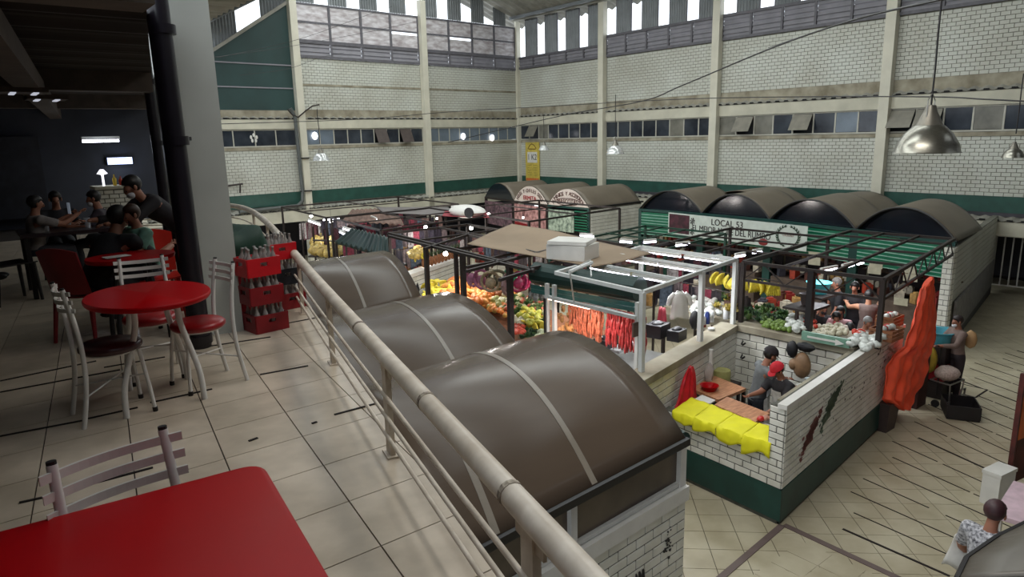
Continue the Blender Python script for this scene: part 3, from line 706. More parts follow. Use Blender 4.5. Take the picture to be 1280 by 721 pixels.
# farther red table and plastic chairs
tc = Vector((1.12, 6.9, 3.3)); t = thing('oval_table', 'dark oval red table beyond the chairs where diners sit', 'table', tc)
MB().lathe([(0, .715), (.98, .715), (1.0, .735), (1.0, .75), (0, .755)], tc, 32, .36, .3).build('tabletop', m_red, t, smooth=True)
table_legs(t, [((tc.x + a * .2, tc.y + b * .2), (tc.x + a * .12, tc.y + b * .12)) for a in (-1, 1) for b in (-1, 1)], 4.02, m_black, .02)
MB().box((tc.x - .12, tc.y - .05, 4.062), (.2, .13, .004), rz=.2).build('menu_sheet', m_white, label='flat white menu sheet lying on the farther oval red table', cat='paper', origin=(tc.x - .12, tc.y - .05, 4.06))
def plastic_chair(label, x, y, rz, mat, z=3.3):
    t = thing('plastic_chair', label, 'chair')
    MB().grid(lambda u, v: (-.2 + .42 * u, -.2 + .4 * v, .44 - .02 * math.sin(math.pi * v) + .01 * u), 5, 6, th=(0, 0, -.015)).build('seat', mat, t, smooth=True)
    MB().grid(lambda u, v: (-.2 - .1 * u - .05 * math.cos(math.pi * (v - .5)), -.2 + .4 * v, .45 + .42 * u - .04 * (2 * v - 1) ** 2 * u), 6, 8, th=(.015, 0, 0)).build('backrest', mat, t, smooth=True)
    for a in (-1, 1):
        for b in (-1, 1): MB().tube([(a * .22 - .02, b * .21, 0), (a * .18, b * .18, .44)], [.016, .024], 6).build('leg', mat, t)
    t.location = (x, y, z); t.rotation_euler = (0, 0, rz); return t
m_rpl = M('red_orange_plastic', (205, 40, 28), rough=.4, var=.08)
plastic_chair('dark red plastic chair at the left of the seated diner in black', .80, 7.2, math.radians(40), m_redd)
plastic_chair('orange red plastic chair of the diner in light green', 1.42, 7.5, math.radians(262), m_rpl)
plastic_chair('black plastic chair on the left side of the far dining table', .32, 9.6, math.radians(20), m_black)
plastic_chair('black plastic chair on the right side of the far dining table', 1.45, 9.9, math.radians(190), m_black)
t = thing('dining_table', 'dark table with glasses where the far diners sit', 'table', (.95, 9.9, 3.3))
MB().box((.95, 9.9, 4.03), (.95, .8, .04)).build('tabletop', M('dark_tabletop', (44, 36, 40), rough=.3), t)
for a in (-1, 1):
    for b in (-1, 1): MB().box((.95 + a * .42, 9.9 + b * .34, 3.66), (.05, .05, .72)).build('leg', m_black, t)
for k, (dx, dy) in enumerate(((-.2, -.1), (.05, .12), (.22, -.15), (.3, .1))):
    MB().lathe([(.028, 0), (.034, .12)], (.95 + dx, 9.9 + dy, 4.05), 10).build('drinking_glass', M('pale_glass', (200, 205, 215), rough=.1, alpha=.6), label='drinking glass on the far dark dining table', cat='glass', group='glasses on the far dining table', origin=(.95 + dx, 9.9 + dy, 4.05), smooth=True)
plastic_chair('black chair standing by the waiter, beside the second pillar', 1.7, 8.6, math.radians(200), m_black)

# ---- bottle crates
m_bot = M('clear_bottle_glass', (170, 165, 160), rough=.12, var=.1, alpha=.75, spec=.8)
botme = mesh_of(MB().lathe([(.026, 0), (.029, .01), (.029, .12), (.026, .15), (.012, .19), (.011, .225), (.0135, .226), (.0135, .238), (.0, .24)], (0, 0, 0), 12), 'glass_bottle', m_bot, True)
def crate(label, x, y, z, rz, mat, grp, lean=0, nb=(4, 3)):
    t = thing('bottle_crate', label, 'crate'); w, d, h = .31, .27, .165
    MB().box((0, 0, .008), (w, d, .016)).build('base', mat, t)
    for s in (-1, 1):
        mb = MB().box((0, s * d / 2, .045), (w, .014, .09)).box((0, s * d / 2, h - .02), (w, .016, .04)).box((-w / 2 + .06, s * d / 2, .11), (.12, .014, .05)).box((w / 2 - .06, s * d / 2, .11), (.12, .014, .05)); mb.build('long_side', mat, t)
        mb = MB().box((s * w / 2, 0, .045), (.014, d, .09)).box((s * w / 2, 0, h - .015), (.016, d, .03)).box((s * w / 2, -d / 2 + .04, .11), (.014, .08, .06)).box((s * w / 2, d / 2 - .04, .11), (.014, .08, .06)); mb.build('short_side', mat, t)
    mb = MB()
    for k in range(1, nb[0]): mb.box((-w / 2 + w * k / nb[0], 0, .05), (.005, d, .08))
    for k in range(1, nb[1]): mb.box((0, -d / 2 + d * k / nb[1], .05), (w, .005, .08))
    mb.build('divider', mat, t)
    t.location = (x, y, z); t.rotation_euler = (0, 0, rz); ca, sa = math.cos(rz), math.sin(rz)
    for i in range(nb[0]):
        for j in range(nb[1]):
            a = -w / 2 + w * (i + .5) / nb[0]; b = -d / 2 + d * (j + .5) / nb[1]
            inst('glass_bottle', botme, (x + a * ca - b * sa, y + a * sa + b * ca, z + .017), (random.uniform(-.03, .03) + lean * .1, lean * random.uniform(-.12, .16), 0), label='empty clear glass bottle ' + grp, cat='bottle', group='empty bottles ' + grp)
m_redb = M('bright_red_crate', (196, 18, 30), rough=.4, var=.08)
p = W(335, 417, 3.3); x, y = p.x + .05, p.y + .18
crate('dark red bottle crate, lowest of the stack beside the big pillar', x, y, 3.302, .12, m_redd, 'in the lowest crate beside the pillar')
crate('dark red bottle crate, middle of the stack beside the big pillar', x - .02, y, 3.302 + .262, .09, m_redd, 'in the middle crate beside the pillar')
crate('bright red bottle crate on top of the stack beside the big pillar', x - .03, y, 3.302 + .524, .14, m_redb, 'in the top crate beside the pillar', lean=1)
p = W(365, 388, 3.3); x, y = p.x + .02, p.y + .2
crate('dark red bottle crate at the bottom of the stack by the railing', x, y, 3.302, .15, m_redd, 'in the bottom crate by the railing')
crate('black bottle crate in the middle of the stack by the railing', x - .02, y, 3.564, .12, M('black_plastic_crate', (28, 30, 36), rough=.5), 'in the black crate by the railing')
crate('red bottle crate on top of the stack by the railing', x - .05, y + .02, 3.826, .12, m_redb, 'in the top crate by the railing')
crate('dark red crate half hidden between pillar and bottle stack', 2.0, 7.05, 3.302, 0, m_redd, 'in the half hidden crate behind the pillar')
crate('dark red crate stacked on the half hidden crate behind the pillar', 2.0, 7.05, 3.564, 0, m_redd, 'in the second half hidden crate behind the pillar')
# green tarpaulin over a stack behind the crates
c = W(309, 322, 3.95); t = thing('covered_cart', 'cart under a dark green tarpaulin behind the bottle crates', 'cart', (c.x, c.y, 3.3))
random.seed(11); c = c + Vector((.0, .35, 0))
MB().grid(lambda u, v: (c.x - .25 + .5 * u, c.y - .3 + .6 * v, 4.2 - .3 * max(0, abs(u - .5) - .38) * 5 - .4 * max(0, abs(v - .5) - .4) * 6 + .03 * math.sin(u * 9 + v * 5)), 16, 12).build('tarpaulin', M('dark_green_tarpaulin', (30, 62, 48), rough=.6, var=.15, scale=4), t, smooth=True, solid=.01)
MB().box((c.x, c.y, 3.76), (.42, .5, .75)).build('cart_body', m_redd, t)
for a in (-1, 1): MB().lathe([(.0, -.03), (.06, -.03), (.06, .03), (0, .03)], (c.x + a * .15, c.y, 3.36), 12).build('wheel', m_black, t)
# ================================================================ PEOPLE
def rotx(v, a): c, s = math.cos(a), math.sin(a); return Vector((v[0], v[1] * c - v[2] * s, v[1] * s + v[2] * c))
def skinobj(name, mat, chains, parent, sub=1):
    """chains: list of [(pos, rx, ry)...]; chains whose first point equals an earlier point are joined to it. Skin surface."""
    vs, es, rs, idx, roots = [], [], [], {}, []
    for ch in chains:
        prev = None
        for k, (p, rx, ry) in enumerate(ch):
            key = tuple(round(c, 4) for c in p)
            if key in idx: i = idx[key]
            else:
                i = len(vs); vs.append(tuple(p)); rs.append((rx, ry)); idx[key] = i
                if k == 0: roots.append(i)
            if prev is not None and prev != i: es.append((prev, i))
            prev = i
    me = bpy.data.meshes.new(name); me.from_pydata(vs, es, []); me.update(); me.materials.append(mat)
    o = bpy.data.objects.new(name, me); C.objects.link(o); o.parent = parent
    sk = o.modifiers.new('skin', 'SKIN'); sk.use_smooth_shade = True; sk.branch_smoothing = .6
    L = me.skin_vertices[0].data
    for i, r in enumerate(rs): L[i].radius = r; L[i].use_root = i in roots
    sb = o.modifiers.new('sub', 'SUBSURF'); sb.levels = sub; sb.render_levels = sub
    return o
CLO = {}
def cloth(c, rough=.8): 
    k = 'cloth_%d_%d_%d' % c
    if c == (141, 142, 146): return M('speckled_blouse', (186, 186, 190), rough=.8, var=.4, scale=38, col2=(60, 60, 68))
    return M(k, c, rough=rough, var=.12, scale=14)
def person(label, x, y, z, rz, H=1.62, lean=8, head=10, aL=(20, 12, 30), aR=(20, 12, 30), lL=(0, 0), lR=(0, 0), shirt=(90, 90, 95), pants=(40, 42, 50), hair=(20, 17, 17),
           sleeve='short', skirt=None, apron=None, cap=None, seat=None, hairlen=0, mask=None, skin=None, fem=False, turn=0, collar=None):
    """faces local +y. arms: (forward swing, out, elbow bend) in degrees; legs: (hip flex, knee bend)."""
    t = thing('person', label, 'person'); k = H / 1.70; R = math.radians
    sk = M('skin_%d' % (skin[0] if skin else 0), skin, rough=.55, var=.05) if skin else m_skin
    hipw, shw = (.095 if fem else .09) * k, (.17 if fem else .195) * k
    legs = []
    for s, (hf, kb) in ((-1, lL), (1, lR)):
        hp_ = Vector((s * hipw, 0, 0)); kn = hp_ + rotx((0, 0, -.42 * k), R(hf)) ; an = kn + rotx((0, 0, -.40 * k), R(hf - kb)); legs.append((hp_, kn, an))
    low = min(l[2].z for l in legs) - .075 * k
    hz = -low if seat is None else seat + .10 * k
    up = lambda v: Vector(v) + Vector((0, 0, hz))
    sp = lambda h, f=0: up(rotx((0, f, h * k), R(-lean)))
    pel = up((0, 0, 0)); wa = sp(.17); chs = sp(.33); nb = sp(.49); nk = sp(.535)
    hr = R(-(lean * .4 + head)); tr = Matrix.Rotation(R(turn), 3, 'Z')
    hd = lambda x_, y_, z_: nk + tr @ rotx((x_ * k, y_ * k, z_ * k), hr)
    body = [[(pel, .12 * k, .10 * k), (wa, .11 * k, .085 * k), (chs, .135 * k, .10 * k), (nb, .085 * k, .065 * k), (nk, .056 * k, .058 * k), (hd(0, .01, .06), .062 * k, .075 * k), (hd(0, .012, .135), .074 * k, .09 * k), (hd(0, -.002, .205), .055 * k, .068 * k)]]
    body.append([(hd(0, .012, .135), .074 * k, .09 * k), (hd(0, .115, .10), .014 * k, .018 * k)])   # nose
    arms = []
    for s, (sw, out, el) in ((-1, aL), (1, aR)):
        sh = sp(.45) + Vector((s * shw, 0, 0))
        d1 = rotx((math.sin(R(out)) * s, 0, -math.cos(R(out))), R(sw - lean * 0)); el_ = sh + d1 * .28 * k
        inw = -s * .25 if el > 45 else 0
        d2 = rotx(Vector((math.sin(R(out)) * s * .3 + inw, 0, -1)).normalized(), R(sw + el)); wr_ = el_ + d2 * .25 * k; hn = wr_ + d2 * .075 * k
        arms.append((sh, el_, wr_, hn, d2))
        body.append([(chs, .14 * k, .10 * k), (sh, .066 * k, .066 * k), (el_, .050 * k, .052 * k), (wr_, .034 * k, .030 * k), (hn, .036 * k, .018 * k)])
        lat = d2.cross(Vector((0, 1, .2))).normalized() if abs(d2.y) < .9 else Vector((1, 0, 0)); bend = d2.cross(lat)
        for f, (off, ln) in enumerate(((-.030, .062), (-.010, .074), (.010, .070), (.030, .054))):
            b0 = hn + lat * off * k + d2 * .012 * k
            body.append([(b0, .0095 * k, .0095 * k), (b0 + d2 * ln * .55 * k, .0085 * k, .0085 * k), (b0 + (d2 * ln * .9 - bend * .022 * s) * k, .007 * k, .007 * k)])
        tb = wr_ + d2 * .02 * k; body.append([(tb + lat * .001, .011 * k, .011 * k), (tb + (lat * .035 * -s + d2 * .035) * k, .010 * k, .010 * k), (tb + (lat * .045 * -s + d2 * .065) * k, .008 * k, .008 * k)])
    for (hp_, kn, an), s in zip(legs, (-1, 1)):
        body.append([(pel, .125 * k, .10 * k), (up(hp_), .085 * k, .09 * k), (up(kn), .052 * k, .056 * k), (up(an), .036 * k, .038 * k)])
    bo = skinobj('body', sk, body, t)
    lm_ = Matrix.Rotation(R(-lean), 3, 'X'); I3 = Matrix.Identity(3)
    def remeshed(name, mb, mat, vox=.017):
        me = mesh_of(mb, name, mat, True); o = inst(name, me, (0, 0, 0), parent=t)
        md = o.modifiers.new('remesh', 'REMESH'); md.mode = 'VOXEL'; md.voxel_size = vox; md.use_smooth_shade = True
        sm_ = o.modifiers.new('smooth', 'SMOOTH'); sm_.factor = .6; sm_.iterations = 4; return o
    mb = MB(); wf_ = (.118 if fem else .135) * k
    mb.loft([(sp(-.06), .155 * k, .125 * k, lm_), (sp(.04), .150 * k, .122 * k, lm_), (sp(.16), wf_ + .014, .108 * k, lm_), (sp(.30, .01), .158 * k, .13 * k, lm_), (sp(.40, .005), .172 * k, .125 * k, lm_), (sp(.465), .150 * k, .095 * k, lm_), (sp(.50, .005), .082 * k, .072 * k, lm_)], 16)
    for (sh, el_, wr_, hn, d2), s in zip(arms, (-1, 1)):
        ins = sh.lerp(chs + Vector((0, 0, .1 * k)), .4)
        if sleeve == 'none': mb.tube([ins, sh], [.07 * k, .062 * k], 10); continue
        if sleeve == 'long': mb.tube([ins, sh, sh.lerp(el_, .5), el_, el_.lerp(wr_, .9)], [.07 * k, .075 * k, .064 * k, .058 * k, .046 * k], 10)
        else: mb.tube([ins, sh, sh.lerp(el_, .4), sh.lerp(el_, .8)], [.07 * k, .075 * k, .068 * k, .066 * k], 10)
    remeshed('shirt', mb, cloth(shirt))
    if skirt:
        kn = (legs[0][1] + legs[1][1]) / 2; drop = up(kn) - Vector((0, 0, .1))
        mb = MB(); n = 18; pr = [(wa, .14, .11), (pel, .17, .14), (pel.lerp(drop, .5), .2, .17), (drop - Vector((0, 0, .18 * k)), .23, .2)]
        for i, (p, a, b) in enumerate(pr):
            for j in range(n):
                th = 2 * math.pi * j / n; w_ = 1 + .05 * math.sin(th * 6) * (i / 3); mb.v.append((p.x + a * k * w_ * math.cos(th), p.y + b * k * w_ * math.sin(th), p.z))
        for i in range(3):
            for j in range(n): mb.f.append((i * n + j, i * n + (j + 1) % n, (i + 1) * n + (j + 1) % n, (i + 1) * n + j))
        me = mesh_of(mb, 'skirt', cloth(skirt), True); inst('skirt', me, (0, 0, 0), parent=t)
    else:
        mb = MB(); mb.loft([(sp(.06), .142 * k, .115 * k, lm_), (pel, .158 * k, .128 * k, I3), (up((0, 0, -.07 * k)), .165 * k, .125 * k, I3)], 16)
        for (hp_, kn, an), s in zip(legs, (-1, 1)):
            mb.tube([up(hp_), up(hp_.lerp(kn, .15)), up(hp_.lerp(kn, .5)), up(kn), up(kn.lerp(an, .4)), up(kn.lerp(an, .97))], [.092 * k, .098 * k, .09 * k, .072 * k, .068 * k, .058 * k], 12)
        remeshed('trousers', mb, cloth(pants))
    for (hp_, kn, an) in legs:
        a = up(an); mb = MB(); mb.ell((a.x, a.y + .055 * k, max(a.z - .04 * k, .035 * k)), (.045 * k, .125 * k, .045 * k), 10, 6); inst('shoe', mesh_of(mb, 'shoe', M('dark_shoe', (30, 28, 30), rough=.5), True), (0, 0, 0), parent=t)
    # hair: a cap over the skull, longer at the back
    hm = MB(); rot = (tr @ Matrix.Rotation(hr, 3, 'X'))
    hc = hd(0, -.012, .155); n, m_ = 14, 8; k0 = len(hm.v)
    for i in range(m_ + 1):
        ph = math.pi * i / m_ * .98
        for j in range(n):
            th = 2 * math.pi * j / n; bx, by, bz = math.sin(ph) * math.cos(th), math.sin(ph) * math.sin(th), math.cos(ph)
            if by > .25 and bz < .35: by *= .55; bx *= .8; 
            if bz < -.45 and by < .3: bz -= hairlen * (1 if by < 0 else .4)
            hm.v.append(tuple(hc + rot @ Vector((bx * .088 * k, by * .102 * k, bz * .098 * k))))
    for i in range(m_):
        for j in range(n): hm.f.append((k0 + i * n + j, k0 + (i + 1) * n + j, k0 + (i + 1) * n + (j + 1) % n, k0 + i * n + (j + 1) % n))
    inst('hair', mesh_of(hm, 'hair', M('hair_%d_%d' % (hair[0], hair[2]), hair, rough=.5, var=.15, scale=30), True), (0, 0, 0), parent=t)
    for s in (-1, 1): inst('eye', mesh_of(MB().ell(hd(s * .03, .09, .125), (.011 * k, .006 * k, .006 * k), 6, 4), 'eye', m_dark, True), (0, 0, 0), parent=bo)
    for s in (-1, 1): inst('ear', mesh_of(MB().ell(hd(s * .080, .005, .12), (.01 * k, .02 * k, .03 * k), 8, 5), 'ear', sk, True), (0, 0, 0), parent=bo)
    if mask: inst('face_mask', mesh_of(MB().ell(hd(0, .07, .065), (.055 * k, .045 * k, .042 * k), 12, 6), 'face_mask', cloth(mask), True), (0, 0, 0), parent=t)
    else: inst('mouth', mesh_of(MB().ell(hd(0, .088, .06), (.022 * k, .008 * k, .006 * k), 8, 4), 'mouth', M('lips', (120, 60, 56)), True), (0, 0, 0), parent=bo)
    if cap:
        cm = MB(); k0 = 0; 
        for i in range(5):
            ph = math.pi / 2 * i / 4.0
            for j in range(16): th = 2 * math.pi * j / 16; cm.v.append(tuple(hc + rot @ Vector((math.sin(ph) * math.cos(th) * .1 * k, math.sin(ph) * math.sin(th) * .114 * k, (math.cos(ph) * .105 + .012) * k))))
        for i in range(4):
            for j in range(16): cm.f.append((i * 16 + j, (i + 1) * 16 + j, (i + 1) * 16 + (j + 1) % 16, i * 16 + (j + 1) % 16))
        co_ = inst('cap', mesh_of(cm, 'cap', cloth(cap), True), (0, 0, 0), parent=t)
        cm = MB().grid(lambda u, v: hc + rot @ Vector(((u - .5) * .15 * k, (.09 + .085 * v * (1 - (2 * u - 1) ** 2 * .5)) * k, (.012 - .02 * v) * k)), 8, 3, th=(0, 0, -.004)); inst('cap_brim', mesh_of(cm, 'cap_brim', cloth(cap), True), (0, 0, 0), parent=co_)
    if apron:
        am = MB(); f = lambda u, v: (lambda p, a, b, th: (p.x + a * math.sin(th), p.y + b * math.cos(th), p.z))(
            (chs.lerp(pel, v / .45) if v < .45 else pel.lerp(pel + Vector((0, .03, -.52 * k)), (v - .45) / .55)), (.178 if v > .3 else .17) * k + .016, (.142 + .02 * v) * k + .02, (u - .5) * (1.3 if v < .35 else 2.9))
        am.grid(f, 12, 12); o = inst('apron', mesh_of(am, 'apron', cloth(apron), True), (0, 0, 0), parent=t)
        st = MB()
        for s in (-1, 1): st.tube([sp(.38, .10) + Vector((s * .08 * k, 0, 0)), sp(.5, .03) + Vector((s * .06 * k, 0, 0)), sp(.52, -.06)], .008, 5)
        inst('apron_strap', mesh_of(st, 'apron_strap', cloth(apron)), (0, 0, 0), parent=o)
    if collar: inst('collar', mesh_of(MB().lathe([(.06, -.02), (.066, .0), (.055, .03)], sp(.515), 12), 'collar', cloth(collar), True), (0, 0, 0), parent=t)
    t.location = (x, y, z); t.rotation_euler = (0, 0, rz); return t
def face_to(x, y, tx, ty): return math.atan2(-(tx - x), ty - y)
# --- balcony people
person('waiter in black bending over to serve by the second pillar', 1.84, 8.1, 3.3, math.radians(100), 1.62, lean=48, head=12, aL=(55, 10, 30), aR=(50, 10, 40), shirt=(26, 22, 28), pants=(22, 20, 26), sleeve='long', mask=(200, 200, 205))
person('diner in a black shirt seated with back turned at the farther red table', .84, 7.2, 3.3, math.radians(-50), 1.8, lean=38, head=10, aL=(45, 14, 60), aR=(45, 14, 60), lL=(88, 88), lR=(88, 88), seat=.36, shirt=(28, 30, 34), sleeve='short')
person('diner in a light green top seated on the orange chair', 1.36, 7.45, 3.3, math.radians(110), 1.4, lean=10, head=14, aL=(35, 12, 55), aR=(35, 12, 50), lL=(88, 88), lR=(88, 88), seat=.45, shirt=(112, 158, 140), sleeve='short', hair=(64, 44, 34), fem=True)
person('far diner in a pale shirt holding up a phone', .62, 9.75, 3.3, math.radians(-80), 1.4, lean=6, head=8, aL=(60, 8, 60), aR=(70, 8, 50), lL=(88, 88), lR=(88, 88), seat=.45, shirt=(128, 122, 120), sleeve='short')
p = Vector((1.0, 9.72, 4.3)); MB().box(p, (.012, .07, .13), rz=.2).build('mobile_phone', M('phone_back', (150, 160, 175), emit=.25), label='pale lit phone held up by the far diner', cat='phone', origin=p)
person('far diner in dark clothes across the dark table', 1.42, 10.05, 3.3, math.radians(80), 1.42, lean=10, head=12, aL=(40, 10, 60), aR=(40, 10, 60), lL=(88, 88), lR=(88, 88), seat=.45, shirt=(60, 52, 62), sleeve='short', mask=(220, 220, 225))
person('far diner in black at the back of the dark table', .95, 10.6, 3.3, math.radians(180), 1.4, lean=8, head=12, aL=(40, 10, 60), aR=(40, 10, 60), lL=(88, 88), lR=(88, 88), seat=.45, shirt=(32, 32, 40))
plastic_chair('black chair at the back of the dark dining table', .95, 10.62, math.radians(270), m_black)
person('faint diner in grey seated near the dark left wall', -.2, 11.0, 3.3, math.radians(-100), 1.6, lean=12, head=12, lL=(88, 88), lR=(88, 88), seat=.45, shirt=(58, 54, 58))
plastic_chair('black chair of the faint diner near the dark left wall', -.2, 11.0, math.radians(-10), m_black)
# ================================================================ NEAR KIOSKS WITH VAULTED ROOFS
def D(px, py, d): return EYE + ray(px, py).normalized() * d
def V2(v): return Vector((v[0], v[1], 0))
def vault(t, F0, F1, back, zE, rise, mat, th=.02, nv=22, bow=.55):
    """back: function of v (0..1) -> xy end point; an arched sheet from F0 to F1"""
    def f(u, v):
        a = V2(F0).lerp(V2(F1), v); b = V2(back(v)); p = a.lerp(b, u); s = 2 * v - 1
        return Vector((p.x, p.y, zE + rise * (1 - abs(s) ** 2.15)))
    mb = MB().grid(f, 10, nv); return mb.build('roof_sheet', mat, t, smooth=True, solid=th), f
fr0, fr1, fr2, fr3 = (5.09, 3.85), (5.72, 7.12), (6.25, 10.55), (6.75, 13.9)
m_brownglass = M('dirty_brown_panel', (98, 84, 70), rough=.25, var=.25, scale=1.2, col2=(70, 58, 50))
kl = ['nearest brown vaulted kiosk roof, below the railing', 'middle of the three brown vaulted kiosk roofs below the railing', 'farthest of the three brown vaulted kiosk roofs below the railing']
for i, (F0, F1, rise) in enumerate(((fr0, fr1, .58), (fr1, fr2, .42), (fr2, fr3, .68))):
    t = thing('vaulted_kiosk', kl[i], 'kiosk', (F0[0] - 1, F0[1] + 1, 0))
    bk = lambda v, F0=F0, F1=F1: (lambda y: (max(xedge(y) + .18, 1.9), y))(F0[1] + (F1[1] - F0[1]) * v - .2)
    o, f = vault(t, F0, F1, bk, 2.15, rise, m_roof)
    def strip(u0, w, out=.016):
        return MB().grid(lambda a, b: Vector(f(u0 + w * a, b)) + Vector((0, 0, out)), 1, 22, th=(0, 0, -.012))
    us = (.42, .78) if i == 0 else (.38,) if i == 1 else (.46,)
    for u0 in us: strip(u0, .022).build('seam_strip', m_seam, t, smooth=True)
    fm = MB(); pts = [Vector(f(0, b / 22)) + Vector((.0, 0, -.01)) for b in range(23)]; fm.tube(pts, .018, 8); fm.build('arch_edge', m_black, t, smooth=True)
    a, b = V2(F0), V2(bk(0))
    MB().bar(a + Vector((.03, -.02, 2.12)), b + Vector((0, -.02, 2.12)), .05, .07).build('gutter', m_black, t)
    # infill under the arch
    n = 22; mb = MB(); vs = [Vector(f(0.02, k / n)) for k in range(n + 1)]
    mb.add([(v.x - .05, v.y, 2.15) for v in vs] + [(v.x - .05, v.y, v.z - .01) for v in vs], [(k, k + 1, n + 2 + k, n + 1 + k) for k in range(n)]); mb.build('arch_infill', M('black_gloss_infill', (20, 26, 34), rough=.12, var=.1), t, solid=.01)
    # body: walls
    pa, pb = V2(F0) + Vector((.10, .05, 0)), V2(bk(0)) + Vector((.0, .05, 0))
    if i == 0:
        mb = MB(); wallbox(mb, pb, pa, 0, 1.5, .12); mb.build('side_wall', m_mortar, t)
        brickface(t, pb, pa, .0, 1.45, .26, .1, m_brick, limit=150, d=.01, near=Vector((5, 4, 1.5)))
        q = (pa - pb).normalized(); mb = MB(); wallbox(mb, pb - Vector((0, .03, 0)), pa + q * .03 - Vector((0, .03, 0)), 1.45, 1.6, .18); mb.build('ledge', m_white, t)
        # white metal frame with brown panel
        mb = MB()
        for w_ in (0.0, .5, 1.0):
            c = pa.lerp(pb, w_); mb.bar(c + Vector((-.04, .04, 1.6)), c + Vector((-.04, .04, 2.1)), .07, .07)
        mb.bar(pa + Vector((0, .04, 2.06)), pb + Vector((0, .04, 2.06)), .06, .05).bar(pa + Vector((0, .04, 1.63)), pb + Vector((0, .04, 1.63)), .04, .04)
        mb.build('window_frame', m_white, t)
        for w_ in (0, .5):
            a_, b_ = pa.lerp(pb, w_ + .02), pa.lerp(pb, w_ + .49); mb = MB(); wallbox(mb, b_ + Vector((0, .06, 0)), a_ + Vector((0, .06, 0)), 1.64, 2.04, .01); mb.build('dirty_panel', m_brownglass, t)
        a, b = V2(F0) + Vector((.10, .05, 0)), V2(F1) + Vector((.10, -.02, 0)); mb = MB(); wallbox(mb, a, b, 0, 1.05, .12); mb.build('front_wall', m_mortar, t)
        brickface(t, a + Vector((.0, 0, 0)), b, .05, 1.0, .26, .1, m_brick, limit=0)
        MB().bar(a + Vector((-.02, .05, 1.0)), a + Vector((-.02, .05, 2.1)), .08, .08).build('corner_post', m_white, t)
        # rolled shutter under the arch, its dark end showing
        MB().tube([a + Vector((-.02, .02, 2.08)), b + Vector((-.02, 0, 2.08))], .085, 14).build('rolled_shutter', m_shutd, t, smooth=True)
        # painted marks on the bricks
        q = (pb - pa).normalized(); nn = Vector((-q.y, q.x, 0)); nn = nn if nn.y < 0 else -nn
        def wp(d, z): return pa + q * d + nn * .016 + Vector((0, 0, z))
        random.seed(4); mb = MB()
        for k in range(26): d, z = .28 + random.gauss(0, .035), 1.1 + random.gauss(0, .09); w_ = random.uniform(.01, .03); mb.add([wp(d, z), wp(d + w_, z + .01), wp(d + w_, z + w_ * 1.3), wp(d - .01, z + w_)], [(0, 1, 2, 3)])
        mb.build('dark_paint_mark', M('dark_mural_paint', (40, 38, 44)), t, solid=.003)
        mb = MB()
        for k in range(16): d = .66 + .018 * k / 2; z = .93 + .02 * math.sin(k * 2.1); mb.add([wp(d - .05, z - .3), wp(d - .02, z - .3), wp(d + .02 * math.cos(k), z + .06), wp(d, z + .06)], [(0, 1, 2, 3)])
        mb.build('plume_mural', M('dark_mural_paint', (40, 38, 44)), t, solid=.003)
        mb = MB()
        for k in range(14): mb.tube([wp(.98 + .11 * math.cos(a_ + k) * (1 - k * .03), .86 + .10 * math.sin(a_ * (1 + .04 * k))) + nn * .004 for a_ in [j * .55 for j in range(12)]], .004, 4)
        mb.build('green_scribble_mural', M('teal_mural_paint', (20, 92, 84)), t)
    else:
        mb = MB(); wallbox(mb, pb, pa, 0, 2.1, .12); mb.build('side_wall', m_mortar2, t)
        a, b = V2(F0) + Vector((-.05, .05, 0)), V2(F1) + Vector((-.05, -.02, 0)); mb = MB(); wallbox(mb, a, b, 0, 1.05, .12); mb.build('front_wall', m_mortar, t)
        MB().tube([a + Vector((-.02, .02, 2.08)), b + Vector((-.02, 0, 2.08))], .085, 14).build('rolled_shutter', m_shutd, t, smooth=True)

# ================================================================ STALL A (butchers)
A0 = Vector((7.70, 4.30, 0)); tA = Vector((math.cos(math.radians(7.6)), math.sin(math.radians(7.6)), 0)); A1 = A0 + tA * 4.95
sa = thing('butcher_stall', 'white tiled butchers\' stall with dark green base at the aisle corner', 'stall', A0)
wb = MB(); wallbox(wb, A0 + tA * .035, A1, 0, 1.62, .16); wb.build('long_wall', m_mortar, sa)
gb = MB(); wallbox(gb, A0 + Vector((-.02, -.022, 0)), A1 + Vector((0, -.022, 0)), 0.06, .5, .03); gb.build('green_base', m_dgreen, sa, label='dark green painted base')
gb = MB(); wallbox(gb, A0 + Vector((.02, .012, 0)), A1, 0, .07, .03); gb.build('base_kick', m_black, sa)
brickface(sa, A0, A1, .5, 1.6, .25, .092, m_brick, limit=150, d=.012, near=Vector((7.5, 4, 1.5)))
cp = MB(); q = A0 - Vector((.03, .03, 0)); wallbox(cp, q, A1 + Vector((0, -.03, 0)), 1.60, 1.66, .12); cp.build('coping', m_white, sa)
cp = MB(); wallbox(cp, A0 + Vector((.25, .1, 0)), A1 + Vector((0, .1, 0)), 1.5, 1.6, .16); cp.build('inner_ledge', m_conc2, sa)
Fa, Fb = Vector((7.80, 7.0, 0)), Vector((7.70, 4.30, 0))
wb = MB(); wallbox(wb, Fa, Vector((7.70, 4.335, 0)), 0, .98, .16); wb.build('front_wall', m_mortar, sa)
gb = MB(); wallbox(gb, Fa + Vector((-.022, 0, 0)), Fb + Vector((-.022, -.02, 0)), 0.06, .5, .03); gb.build('green_base', m_dgreen, sa, label='dark green painted base')
brickface(sa, Fa, Fb, .5, .98, .25, .096, m_brick, limit=60, d=.012)
Fc = Fb + (Fa - Fb).normalized() * .22
wb = MB(); wallbox(wb, Fc, Vector((7.70, 4.335, 0)), .98, 1.61, .16); wb.build('corner_pier', m_mortar, sa); brickface(sa, Fc, Fb, .98, 1.6, .22, .092, m_brick, limit=12, d=.012)
